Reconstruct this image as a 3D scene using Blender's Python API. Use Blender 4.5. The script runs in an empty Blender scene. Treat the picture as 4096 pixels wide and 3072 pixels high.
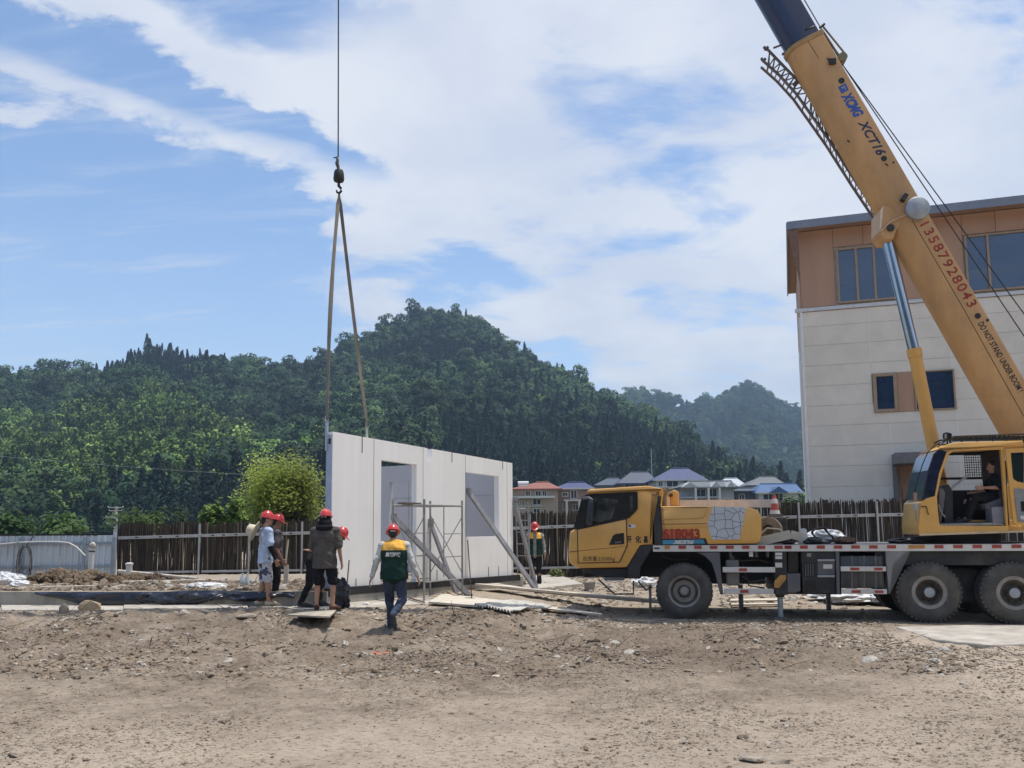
import bpy, bmesh, math, random
import numpy as np
from mathutils import Vector, Matrix, Euler
R_ = math.radians
random.seed(7); np.random.seed(7)
sc = bpy.context.scene
COL = sc.collection

# ---------------------------------------------------------------- camera
FPX = 3400.0; PITCH = R_(6.2); ROLL = R_(-0.5); CAMH = 1.7
SHIFT = (576 - FPX * math.tan(PITCH)) / 4096
cam_d = bpy.data.cameras.new('camera'); cam = bpy.data.objects.new('camera', cam_d); COL.objects.link(cam)
cam_d.sensor_width = 36; cam_d.lens = FPX / 4096 * 36; cam_d.shift_y = SHIFT
cam_d.clip_start = 0.1; cam_d.clip_end = 6000
cam.matrix_world = (Matrix.Translation((0, 0, CAMH)) @ Matrix.Rotation(R_(90) + PITCH, 4, 'X')
                    @ Matrix.Rotation(ROLL, 4, 'Z'))
sc.camera = cam

# ---------------------------------------------------------------- sun, sky, exposure
SUN_EL = 78.0
SUN_H = Vector((0.94, 0.30, 0)).normalized()
SUN_DIR = Vector((SUN_H.x * math.cos(R_(SUN_EL)), SUN_H.y * math.cos(R_(SUN_EL)), math.sin(R_(SUN_EL))))
sun_d = bpy.data.lights.new('sun', 'SUN'); sun_d.energy = 3.5; sun_d.angle = R_(0.6); sun_d.color = (1, .95, .88)
sun = bpy.data.objects.new('sun', sun_d); COL.objects.link(sun)
sun.rotation_euler = SUN_DIR.to_track_quat('Z', 'Y').to_euler(); sun.location = (30, 20, 60)
world = bpy.data.worlds.new('World'); sc.world = world; world.use_nodes = True

def build_world():
    nt = world.node_tree; N = nt.nodes; L = nt.links; N.clear()
    out = N.new('ShaderNodeOutputWorld'); bg = N.new('ShaderNodeBackground')
    bg.inputs['Strength'].default_value = 0.15
    L.new(bg.outputs[0], out.inputs['Surface'])
    sky = N.new('ShaderNodeTexSky'); sky.sky_type = 'NISHITA'; sky.sun_disc = False
    sky.sun_elevation = R_(SUN_EL); sky.sun_rotation = math.atan2(SUN_H.x, SUN_H.y)
    sky.air_density = 1.05; sky.dust_density = 0.6; sky.ozone_density = 3.2; sky.altitude = 200
    tc = N.new('ShaderNodeTexCoord')
    sep = N.new('ShaderNodeSeparateXYZ'); L.new(tc.outputs['Generated'], sep.inputs[0])
    def m(op, a, b=None, c=None, clamp=False):
        n = N.new('ShaderNodeMath'); n.operation = op; n.use_clamp = clamp
        for i, q in enumerate((a, b, c)):
            if q is None: continue
            if isinstance(q, (int, float)): n.inputs[i].default_value = q
            else: L.new(q, n.inputs[i])
        return n.outputs[0]
    def smooth(x, a, b):
        n = N.new('ShaderNodeMapRange'); n.interpolation_type = 'SMOOTHSTEP'
        L.new(x, n.inputs[0]); n.inputs[1].default_value = a; n.inputs[2].default_value = b
        return n.outputs[0]
    # clouds live on a layer overhead: direction / (height + curvature)
    den = m('ADD', m('MAXIMUM', sep.outputs[2], 0.0), 0.22)
    cx = m('DIVIDE', sep.outputs[0], den); cy = m('DIVIDE', sep.outputs[1], den)
    comb = N.new('ShaderNodeCombineXYZ'); L.new(cx, comb.inputs[0]); L.new(cy, comb.inputs[1])
    def noise(scale, detail, rough, off, rot=0.0, st=(1, 1, 1), dist=0.0):
        mp = N.new('ShaderNodeMapping'); L.new(comb.outputs[0], mp.inputs[0])
        mp.inputs['Location'].default_value = off; mp.inputs['Rotation'].default_value = (0, 0, rot)
        mp.inputs['Scale'].default_value = st
        n = N.new('ShaderNodeTexNoise'); L.new(mp.outputs[0], n.inputs['Vector'])
        n.inputs['Scale'].default_value = scale; n.inputs['Detail'].default_value = detail
        n.inputs['Roughness'].default_value = rough; n.inputs['Distortion'].default_value = dist
        return n.outputs[0]
    big = noise(1.0, 3, .45, (CLOUD_OFF[0], CLOUD_OFF[1], 0), 0.0, (1, 1, 1))
    mid = noise(2.6, 12, .60, (1.3, 4.1, 0), 0.5, (1, 1.35, 1), .25)
    wisp = noise(3.6, 8, .62, (7.7, 2.2, 0), -0.75, (.55, 2.6, 1), .5)
    # a bank of thin cloud that lies ahead and to the right and thins out to the left
    az = m('ARCTAN2', sep.outputs[0], sep.outputs[1])
    bank = m('MULTIPLY', smooth(az, -0.40, -0.04), 0.29)
    d = m('ADD', m('ADD', m('MULTIPLY', big, .60), m('MULTIPLY', mid, .66)), bank)
    d = m('ADD', d, m('MULTIPLY', wisp, .10))
    # two long streaks of cloud drifting from the upper left into the bank
    for (ua, va, ub, vb), wd, amt in CLOUD_STREAKS:
        pa, pb = [(lambda q: ((q[0] / math.hypot(*q)) / (q[2] / math.hypot(*q) + .22), (q[1] / math.hypot(*q)) / (q[2] / math.hypot(*q) + .22)))(ray(u, v)) for u, v in ((ua, va), (ub, vb))]
        L_ = math.hypot(pb[0] - pa[0], pb[1] - pa[1]); ux, uy = (pb[0] - pa[0]) / L_, (pb[1] - pa[1]) / L_
        dx = m('SUBTRACT', cx, pa[0]); dy = m('SUBTRACT', cy, pa[1])
        across = m('ABSOLUTE', m('ADD', m('SUBTRACT', m('MULTIPLY', dx, uy), m('MULTIPLY', dy, ux)), m('MULTIPLY', m('SUBTRACT', mid, .5), wd * 3.4)))
        along = m('ADD', m('MULTIPLY', dx, ux), m('MULTIPLY', dy, uy))
        k = m('MULTIPLY', smooth(across, wd, 0.0), m('MULTIPLY', smooth(along, -.5, .1), smooth(along, L_ + .5, L_ - .1)))
        d = m('ADD', d, m('MULTIPLY', k, amt))
    dens = smooth(d, .82, .955)
    dens = m('MULTIPLY', dens, .92)
    thin = m('MULTIPLY', smooth(wisp, .44, .74), .50)
    dens = m('MAXIMUM', dens, thin)
    low = m('MULTIPLY', m('SUBTRACT', 1.0, smooth(sep.outputs[2], 0.0, .38)), .34)
    dens = m('MAXIMUM', dens, low)
    shade = noise(2.4, 8, .55, (3.0, 1.0, 0), .3)
    cr = N.new('ShaderNodeMix'); cr.data_type = 'RGBA'
    L.new(smooth(shade, .3, .7), cr.inputs[0])
    cr.inputs[6].default_value = (3.7, 4.0, 4.7, 1); cr.inputs[7].default_value = (4.75, 4.9, 5.2, 1)
    mix = N.new('ShaderNodeMix'); mix.data_type = 'RGBA'
    L.new(dens, mix.inputs[0]); L.new(sky.outputs[0], mix.inputs[6]); L.new(cr.outputs[2], mix.inputs[7])
    L.new(mix.outputs[2], bg.inputs['Color'])
sc.view_settings.view_transform = 'Standard'; sc.view_settings.look = 'None'
sc.view_settings.gamma = 1.0; sc.view_settings.use_curve_mapping = False
sc.view_settings.exposure = 0.28
sc.cycles.use_denoising = True
sc.cycles.volume_bounces = 0; sc.cycles.max_bounces = 8; sc.cycles.transparent_max_bounces = 12

# ---------------------------------------------------------------- pixel -> direction helpers
_c, _s = math.cos(ROLL), math.sin(ROLL); _cp, _sp = math.cos(PITCH), math.sin(PITCH)
def ray(u, v):
    x = (u - 2048) / FPX; y = (-(v - 1536) + SHIFT * 4096) / FPX
    x, y = _c * x - _s * y, _s * x + _c * y
    return (x, _cp - _sp * y, _sp + _cp * y)
def gnd(u, v, z=0.0):
    d = ray(u, v); t = (z - CAMH) / d[2]; return Vector((d[0] * t, d[1] * t, z))
def at(u, v, Y):
    d = ray(u, v); t = Y / d[1]; return Vector((d[0] * t, Y, CAMH + d[2] * t))
CLOUD_OFF = (2.4, 0.7)
CLOUD_STREAKS = (((-100, 230, 1000, 640), .13, .25), ((250, -40, 1250, 330), .15, .25))
build_world()
C1 = lambda x, y: (2200 + x * .45208, 1850 + y * .45208)
C2 = lambda x, y: (3096 + x * .5426, 1700 + y * .5426)
C3 = lambda x, y: (900 + x * .5877, 1650 + y * .5877)
C4 = lambda x, y: (2950 + x * .60284, y * .60284)
C5 = lambda x, y: (3096 + x * .60277, 750 + y * .60277)
C6 = lambda x, y: (x * .5123, 1650 + y * .5123)
C7 = lambda x, y: (3600 + x * .30134, 1700 + y * .30134)
C8 = lambda x, y: (2000 + x * .5651, 1800 + y * .5651)
V8 = lambda x, y: (x * 1.8517, y * 1.8517)          # full-view coordinates
class Frame:
    """a vertical frame (origin, heading of its x axis); plane y = const can be hit by a pixel's ray"""
    def __init__(self, o, yaw): self.o = Vector(o); self.c = math.cos(yaw); self.s = math.sin(yaw); self.yaw = yaw
    def loc(self, u, v, y=0.0):
        d = ray(u, v); ox, oy = -self.o.x, -self.o.y; c, s = self.c, self.s
        lo = (c * ox + s * oy, -s * ox + c * oy); ld = (c * d[0] + s * d[1], -s * d[0] + c * d[1])
        t = (y - lo[1]) / ld[1]
        return (lo[0] + ld[0] * t, CAMH + d[2] * t - self.o.z)
    def world(self, x, y, z): return Vector((self.o.x + self.c * x - self.s * y, self.o.y + self.s * x + self.c * y, self.o.z + z))

# ---------------------------------------------------------------- numpy value noise
def _h(ix, iy, seed):
    n = (ix.astype(np.int64) * 374761393 + iy.astype(np.int64) * 668265263 + seed * 1274126177) & 0x7fffffff
    n = ((n ^ (n >> 13)) * 1274126177) & 0x7fffffff
    return ((n ^ (n >> 16)) & 0xffff) / 65535.0
def vnoise(x, y, seed=0):
    x = np.asarray(x, float); y = np.asarray(y, float)
    ix = np.floor(x); iy = np.floor(y); fx = x - ix; fy = y - iy
    fx = fx * fx * (3 - 2 * fx); fy = fy * fy * (3 - 2 * fy)
    a = _h(ix, iy, seed); b = _h(ix + 1, iy, seed); c = _h(ix, iy + 1, seed); d = _h(ix + 1, iy + 1, seed)
    return (a * (1 - fx) + b * fx) * (1 - fy) + (c * (1 - fx) + d * fx) * fy
def fbm(x, y, oct=4, seed=0, gain=.5):
    v = 0; a = 1; t = 0
    for i in range(oct):
        v = v + a * vnoise(np.asarray(x) * 2 ** i + 17.3 * i, np.asarray(y) * 2 ** i - 9.1 * i, seed + i); t += a; a *= gain
    return v / t
def sstep(x, a, b):
    t = np.clip((np.asarray(x, float) - a) / (b - a), 0, 1); return t * t * (3 - 2 * t)

# ---------------------------------------------------------------- materials
MATS = {}
def mat(name, col, rough=.7, var=.12, scale=6.0, bump=0.0, bscale=30.0, metal=0.0, spec=.5, col2=None, streak=None,
        dirt=0.0, dirtcol=(.16, .12, .08), coat=0.0, trans=0.0, emis=None):
    """Principled material with object-space noise in colour, roughness and relief"""
    if name in MATS: return MATS[name]
    m = bpy.data.materials.new(name); m.use_nodes = True; MATS[name] = m
    nt = m.node_tree; N = nt.nodes; L = nt.links
    b = N['Principled BSDF']
    b.inputs['Roughness'].default_value = rough; b.inputs['Metallic'].default_value = metal
    b.inputs['Specular IOR Level'].default_value = spec
    if coat: b.inputs['Coat Weight'].default_value = coat; b.inputs['Coat Roughness'].default_value = .12
    if trans: b.inputs['Transmission Weight'].default_value = trans
    tc = N.new('ShaderNodeTexCoord'); vec = tc.outputs['Object']
    if streak:
        mp = N.new('ShaderNodeMapping'); L.new(vec, mp.inputs[0]); mp.inputs['Scale'].default_value = streak; vecs = mp.outputs[0]
    else: vecs = vec
    n = N.new('ShaderNodeTexNoise'); L.new(vecs, n.inputs['Vector']); n.inputs['Scale'].default_value = scale
    n.inputs['Detail'].default_value = 6; n.inputs['Roughness'].default_value = .6
    c2 = col2 if col2 else tuple(max(0, c * (1 - 2 * var)) for c in col)
    c1 = col if col2 else tuple(min(1, c * (1 + var)) for c in col)
    r = N.new('ShaderNodeValToRGB'); L.new(n.outputs[0], r.inputs[0])
    r.color_ramp.elements[0].position = .32; r.color_ramp.elements[1].position = .68
    r.color_ramp.elements[0].color = (*c2, 1); r.color_ramp.elements[1].color = (*c1, 1)
    cout = r.outputs[0]
    if dirt:
        n2 = N.new('ShaderNodeTexNoise'); L.new(vec, n2.inputs['Vector']); n2.inputs['Scale'].default_value = 1.7
        n2.inputs['Detail'].default_value = 9; n2.inputs['Roughness'].default_value = .7
        mr = N.new('ShaderNodeMapRange'); L.new(n2.outputs[0], mr.inputs[0]); mr.inputs[1].default_value = .48
        mr.inputs[2].default_value = .75; mr.inputs[4].default_value = dirt
        mx = N.new('ShaderNodeMix'); mx.data_type = 'RGBA'; L.new(mr.outputs[0], mx.inputs[0])
        L.new(cout, mx.inputs[6]); mx.inputs[7].default_value = (*dirtcol, 1); cout = mx.outputs[2]
    L.new(cout, b.inputs['Base Color'])
    if emis: b.inputs['Emission Color'].default_value = (*emis, 1); b.inputs['Emission Strength'].default_value = 1
    if bump:
        n3 = N.new('ShaderNodeTexNoise'); L.new(vecs, n3.inputs['Vector']); n3.inputs['Scale'].default_value = bscale
        n3.inputs['Detail'].default_value = 5
        bp = N.new('ShaderNodeBump'); bp.inputs['Strength'].default_value = bump; bp.inputs['Distance'].default_value = .02
        L.new(n3.outputs[0], bp.inputs['Height']); L.new(bp.outputs[0], b.inputs['Normal'])
    return m
def glass_mat(name, col=(.02, .03, .04), rough=.04, spec=.9, metal=0.0):
    return mat(name, col, rough, .25, 1.3, 0, spec=spec, metal=metal)

# ---------------------------------------------------------------- mesh builder
def V3(*a): return Vector(a)
def frame_of(d, up=(0, 0, 1)):
    z = Vector(d).normalized(); u = Vector(up)
    if abs(z.dot(u)) > .98: u = Vector((1, 0, 0))
    x = u.cross(z).normalized(); y = z.cross(x); return x, y, z
class MB:
    def __init__(self): self.v = []; self.f = []; self.m = []; self.cur = 0
    def add(self, vs, fs):
        o = len(self.v); self.v += [tuple(p) for p in vs]
        for f in fs: self.f.append(tuple(i + o for i in f)); self.m.append(self.cur)
        return self
    def box(self, c, s, R=None, M=None):
        hx, hy, hz = s[0] / 2, s[1] / 2, s[2] / 2
        vs = [Vector((x, y, z)) for x in (-hx, hx) for y in (-hy, hy) for z in (-hz, hz)]
        if R is not None: vs = [R @ p for p in vs]
        vs = [p + Vector(c) for p in vs]
        return self.add(vs, [(0, 1, 3, 2), (4, 6, 7, 5), (0, 4, 5, 1), (2, 3, 7, 6), (0, 2, 6, 4), (1, 5, 7, 3)])
    def bar(self, p0, p1, w, h, up=(0, 0, 1)):
        p0, p1 = Vector(p0), Vector(p1); x, y, z = frame_of(p1 - p0, up)
        vs = [p + x * a * w / 2 + y * b * h / 2 for p in (p0, p1) for a, b in ((-1, -1), (1, -1), (1, 1), (-1, 1))]
        return self.add(vs, [(3, 2, 1, 0), (4, 5, 6, 7), (0, 1, 5, 4), (1, 2, 6, 5), (2, 3, 7, 6), (3, 0, 4, 7)])
    def cyl(self, p0, p1, r0, r1=None, n=12, caps=True):
        r1 = r0 if r1 is None else r1
        p0, p1 = Vector(p0), Vector(p1); x, y, z = frame_of(p1 - p0)
        vs = [p + (x * math.cos(2 * math.pi * i / n) + y * math.sin(2 * math.pi * i / n)) * r for p, r in ((p0, r0), (p1, r1)) for i in range(n)]
        fs = [(i, (i + 1) % n, n + (i + 1) % n, n + i) for i in range(n)]
        if caps: fs += [tuple(range(n - 1, -1, -1)), tuple(range(n, 2 * n))]
        return self.add(vs, fs)
    def tube(self, pts, r, n=6):
        pts = [Vector(p) for p in pts]; vs = []; fs = []
        rr = r if isinstance(r, (list, tuple)) else [r] * len(pts)
        for k, p in enumerate(pts):
            d = (pts[min(k + 1, len(pts) - 1)] - pts[max(k - 1, 0)]); x, y, z = frame_of(d)
            vs += [p + (x * math.cos(2 * math.pi * i / n) + y * math.sin(2 * math.pi * i / n)) * rr[k] for i in range(n)]
        for k in range(len(pts) - 1):
            fs += [(k * n + i, k * n + (i + 1) % n, (k + 1) * n + (i + 1) % n, (k + 1) * n + i) for i in range(n)]
        fs += [tuple(range(n - 1, -1, -1)), tuple(range((len(pts) - 1) * n, len(pts) * n))]
        return self.add(vs, fs)
    def prism(self, poly, vec):
        """closed 3D polygon swept along vec"""
        n = len(poly); vec = Vector(vec); vs = [Vector(p) for p in poly]; vs += [p + vec for p in vs]
        fs = [(i, (i + 1) % n, n + (i + 1) % n, n + i) for i in range(n)] + [tuple(range(n - 1, -1, -1)), tuple(range(n, 2 * n))]
        return self.add(vs, fs)
    def xz(self, poly, y0, y1, b=0.0):
        """(x,z) outline swept from y0 to y1, edges rounded by b"""
        n = len(poly); cx = sum(p[0] for p in poly) / n; cz = sum(p[1] for p in poly) / n
        def inset(k):
            o = []
            for i in range(n):
                a = Vector(poly[i - 1]); q = Vector(poly[i]); c = Vector(poly[(i + 1) % n])
                e1 = (q - a).normalized(); e2 = (c - q).normalized()
                nn = Vector((-(e1.y + e2.y), e1.x + e2.x))
                if nn.length < 1e-6: nn = Vector((-e1.y, e1.x))
                nn.normalize(); s = max(.5, abs(nn.dot(Vector((-e1.y, e1.x)))))
                o.append(q + nn * (k / s))
            return o
        area = sum(poly[i - 1][0] * poly[i][1] - poly[i][0] * poly[i - 1][1] for i in range(n))
        sg = 1 if area > 0 else -1
        dy = 1 if y1 > y0 else -1
        rings = [(inset(sg * b), y0), (inset(sg * b * .3), y0 + dy * b * .3), (poly, y0 + dy * b), (poly, y1 - dy * b), (inset(sg * b * .3), y1 - dy * b * .3), (inset(sg * b), y1)] if b else [(poly, y0), (poly, y1)]
        vs = [(p[0], y, p[1]) for ring, y in rings for p in ring]; fs = []
        for k in range(len(rings) - 1):
            fs += [(k * n + i, k * n + (i + 1) % n, (k + 1) * n + (i + 1) % n, (k + 1) * n + i) for i in range(n)]
        fs += [tuple(range(n - 1, -1, -1)), tuple(range((len(rings) - 1) * n, len(rings) * n))]
        return self.add(vs, fs)
    def lathe(self, prof, o, axis=(0, 0, 1), n=24, loop=False):
        x, y, z = frame_of(axis); o = Vector(o); vs = []; fs = []
        for r, h in prof:
            vs += [o + z * h + (x * math.cos(2 * math.pi * i / n) + y * math.sin(2 * math.pi * i / n)) * r for i in range(n)]
        m = len(prof)
        for k in range(m if loop else m - 1):
            fs += [(k * n + i, k * n + (i + 1) % n, ((k + 1) % m) * n + (i + 1) % n, ((k + 1) % m) * n + i) for i in range(n)]
        if not loop: fs += [tuple(range(n - 1, -1, -1)), tuple(range((m - 1) * n, m * n))]
        return self.add(vs, fs)
    def ell(self, c, r, R=None, nu=14, nv=8):
        vs = []; fs = []; c = Vector(c)
        for j in range(1, nv):
            t = math.pi * j / nv
            for i in range(nu):
                p = Vector((r[0] * math.sin(t) * math.cos(2 * math.pi * i / nu), r[1] * math.sin(t) * math.sin(2 * math.pi * i / nu), r[2] * math.cos(t)))
                vs.append(c + (R @ p if R is not None else p))
        top = Vector((0, 0, r[2])); a = len(vs); vs.append(c + (R @ top if R is not None else top)); vs.append(c - (R @ top if R is not None else top))
        for j in range(nv - 2):
            fs += [(j * nu + i, (j + 1) * nu + i, (j + 1) * nu + (i + 1) % nu, j * nu + (i + 1) % nu) for i in range(nu)]
        fs += [(a, i, (i + 1) % nu) for i in range(nu)] + [(a + 1, (nv - 2) * nu + (i + 1) % nu, (nv - 2) * nu + i) for i in range(nu)]
        return self.add(vs, fs)
    def grid(self, fn, nu, nv):
        vs = [fn(i / nu, j / nv) for j in range(nv + 1) for i in range(nu + 1)]
        fs = [(j * (nu + 1) + i, j * (nu + 1) + i + 1, (j + 1) * (nu + 1) + i + 1, (j + 1) * (nu + 1) + i) for j in range(nv) for i in range(nu)]
        return self.add(vs, fs)
    def xf(self, M):
        self.v = [tuple(M @ Vector(p)) for p in self.v]; return self
    def mesh(self, name):
        me = bpy.data.meshes.new(name); me.from_pydata(self.v, [], self.f); me.update(); return me
    def build(self, name, mt=None, parent=None, smooth=None, bevel=0.0, loc=None, fix=True, kind=None):
        me = self.mesh(name)
        if fix:
            bm = bmesh.new(); bm.from_mesh(me); bmesh.ops.recalc_face_normals(bm, faces=bm.faces); bm.to_mesh(me); bm.free()
        for mm in (mt if isinstance(mt, (list, tuple)) else [mt]):
            if mm: me.materials.append(mm)
        if max(self.m, default=0) > 0: me.polygons.foreach_set('material_index', self.m)
        if smooth is not None:
            me.polygons.foreach_set('use_smooth', [True] * len(me.polygons)); me.set_sharp_from_angle(angle=R_(smooth))
        return link(name, me, parent, bevel, loc, kind)
def link(name, me, parent=None, bevel=0.0, loc=None, kind=None):
    o = bpy.data.objects.new(name, me); COL.objects.link(o)
    if parent is not None: o.parent = parent
    if loc is not None: o.location = loc
    if kind: o['kind'] = kind
    if bevel:
        b = o.modifiers.new('bevel', 'BEVEL'); b.width = bevel; b.segments = 2; b.limit_method = 'ANGLE'; b.angle_limit = R_(40)
        b.harden_normals = False
    return o
def tag(o, label, cat, group=None):
    o['label'] = label; o['category'] = cat
    if group: o['group'] = group
    return o
def thing(name, label, cat, loc=(0, 0, 0), rotz=0.0, group=None):
    o = bpy.data.objects.new(name, None); COL.objects.link(o); o.empty_display_size = .2
    o.location = loc; o.rotation_euler = (0, 0, rotz)
    return tag(o, label, cat, group)
def text_part(body, size, M, mt, parent, name='lettering', shear=0.0, bold=0.0, ext=.002, width=None, space=1.0):
    """flat lettering laid on a surface: M maps text plane (x right, y up, z out) into the parent's space"""
    cu = bpy.data.curves.new(name, 'FONT'); cu.body = body; cu.size = size; cu.extrude = ext; cu.shear = shear; cu.offset = bold
    cu.space_character = space; cu.resolution_u = 3
    o = bpy.data.objects.new('tmp_text', cu); COL.objects.link(o)
    dg = bpy.context.evaluated_depsgraph_get(); me = bpy.data.meshes.new_from_object(o.evaluated_get(dg))
    bpy.data.objects.remove(o); bpy.data.curves.remove(cu)
    n = len(me.vertices)
    if n == 0: return None
    co = np.empty(n * 3); me.vertices.foreach_get('co', co); co = co.reshape(-1, 3)
    w = co[:, 0].max() - co[:, 0].min(); x0 = co[:, 0].min(); co[:, 0] -= x0
    if width: co[:, 0] *= width / w
    A = np.array(M); co = co @ A[:3, :3].T + A[:3, 3]
    me.vertices.foreach_set('co', co.ravel()); me.update(); me.materials.clear(); me.materials.append(mt); me.name = name
    return link(name, me, parent)
def plane_M(o, x, y):
    """matrix for lettering from origin, x axis and y axis (vectors)"""
    x = Vector(x).normalized(); y = Vector(y).normalized(); z = x.cross(y); M = Matrix.Identity(4)
    for i in range(3): M[i][0] = x[i]; M[i][1] = y[i]; M[i][2] = z[i]; M[i][3] = o[i]
    return M
def copy_tree(o, parent=None):
    c = o.copy(); COL.objects.link(c); c.parent = parent
    for k in list(o.children): copy_tree(k, c)
    return c
def scatter(name, pts, idx, rot, scl, protos, mt=None):
    """one 'stuff' object that instances small meshes on its points"""
    me = bpy.data.meshes.new(name); me.vertices.add(len(pts)); me.vertices.foreach_set('co', np.asarray(pts, np.float32).ravel())
    for nm, ty, arr in (('pk', 'INT', idx), ('ps', 'FLOAT_VECTOR', scl), ('pr', 'FLOAT_VECTOR', rot)):
        a = me.attributes.new(nm, ty, 'POINT')
        a.data.foreach_set('value' if ty == 'INT' else 'vector', np.asarray(arr, np.int32 if ty == 'INT' else np.float32).ravel())
    o = link(name, me, kind='stuff')
    pc = bpy.data.collections.new(name + '_kinds')
    for i, pm in enumerate(protos):
        po = bpy.data.objects.new('%s_kind_%02d' % (name, i), pm); pc.objects.link(po)
    ng = bpy.data.node_groups.new(name + '_nodes', 'GeometryNodeTree')
    ng.interface.new_socket('Geometry', in_out='INPUT', socket_type='NodeSocketGeometry')
    ng.interface.new_socket('Geometry', in_out='OUTPUT', socket_type='NodeSocketGeometry')
    N = ng.nodes; L = ng.links
    gi = N.new('NodeGroupInput'); go = N.new('NodeGroupOutput')
    ip = N.new('GeometryNodeInstanceOnPoints'); ci = N.new('GeometryNodeCollectionInfo')
    ci.inputs['Collection'].default_value = pc; ci.inputs['Separate Children'].default_value = True; ci.inputs['Reset Children'].default_value = True
    def attr(nm, ty):
        a = N.new('GeometryNodeInputNamedAttribute'); a.data_type = ty; a.inputs['Name'].default_value = nm; return a.outputs[0]
    L.new(gi.outputs[0], ip.inputs['Points']); L.new(ci.outputs[0], ip.inputs['Instance'])
    ip.inputs['Pick Instance'].default_value = True
    L.new(attr('pk', 'INT'), ip.inputs['Instance Index'])
    e2r = N.new('FunctionNodeEulerToRotation'); L.new(attr('pr', 'FLOAT_VECTOR'), e2r.inputs[0]); L.new(e2r.outputs[0], ip.inputs['Rotation'])
    L.new(attr('ps', 'FLOAT_VECTOR'), ip.inputs['Scale'])
    L.new(ip.outputs[0], go.inputs[0])
    md = o.modifiers.new('scatter', 'NODES'); md.node_group = ng
    return o
# ================================================================ ground
def TZ0(x, y):
    """broad lie of the land: the building plot on the left stands a little higher"""
    k = 1 - sstep(x, -1.0, 2.2)
    return .25 * sstep(y, 13.3, 15.0) * k + .04 * sstep(y, 18, 24) * (1 - k)
def relief(x, y):
    x = np.asarray(x, float); y = np.asarray(y, float)
    rub = sstep(y, 9.3, 11.2) * (1 - sstep(y, 15.3, 16.2))
    flat = sstep(x, 4.0, 6.0) * sstep(y, 7, 8.5)
    a = .030 + .075 * rub * (1 - .7 * flat)
    n = fbm(x * 1.1, y * 1.1, 4, 3) - .5
    r = 1 - np.abs(2 * fbm(x * 2.6, y * 2.6, 4, 11) - 1) * 2.2
    f = fbm(x * 9, y * 9, 3, 29) - .5
    far = 1 - sstep(y, 30, 60)
    truck = sstep(x, 1.2, 2.2) * sstep(y, 13.6, 14.3) * (1 - sstep(y, 18.5, 19.5))
    # old wheel ruts running across the yard
    q1 = y - 9.4 - .10 * x + .25 * np.sin(x * .5); q2 = q1 - 1.9; rut = np.exp(-(q1 / .22) ** 2) + np.exp(-(q2 / .22) ** 2)
    lug = .6 + .4 * np.sin(x * 21)
    return (n * a * 1.6 + (r - .4) * a * .55 + f * a * .9) * far * (1 - .85 * truck) - .028 * rut * lug * (1 - flat)
def TZ(x, y): return float(TZ0(x, y) + relief(x, y))
def make_ground():
    ys = [-420, -300, -200, -120] + list(np.linspace(-60, 1.5, 14)); y = 3.0
    while y < 5.2: ys.append(y); y += .25
    while y < 21: ys.append(y); y *= 1.0042
    while y < 46: ys.append(y); y *= 1.013
    while y < 2400: ys.append(y); y *= 1.22
    ys.append(2500.0); ys = np.array(ys)
    a = np.concatenate([np.linspace(-9, -.72, 26)[:-1], np.linspace(-.72, .72, 560), np.linspace(.72, 9, 26)[1:]])
    w = np.clip(np.maximum(ys, 4) + 1.5, 0, 600)
    X = np.clip(a[None, :] * w[:, None], -2500, 2500); Y = np.repeat(ys[:, None], len(a), 1)
    X[:, 0] = -2500; X[:, -1] = 2500
    Z = TZ0(X, Y) + relief(X, Y)
    Z = np.where(Y > 60, 0, Z)
    nv, nu = X.shape
    co = np.stack([X, Y, Z], -1).reshape(-1, 3)
    i = np.arange(nv - 1)[:, None] * nu + np.arange(nu - 1)[None, :]
    q = np.stack([i, i + 1, i + nu + 1, i + nu], -1).reshape(-1, 4)
    me = np_mesh('ground', co, q); me.polygons.foreach_set('use_smooth', [True] * len(q))
    return me
def np_mesh(name, co, q):
    me = bpy.data.meshes.new(name); k = q.shape[1]
    me.vertices.add(len(co)); me.vertices.foreach_set('co', np.asarray(co, np.float32).ravel())
    me.loops.add(q.size); me.loops.foreach_set('vertex_index', q.astype(np.int32).ravel())
    me.polygons.add(len(q)); me.polygons.foreach_set('loop_start', np.arange(0, q.size, k, dtype=np.int32))
    me.update(calc_edges=True); me.validate(); return me
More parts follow.
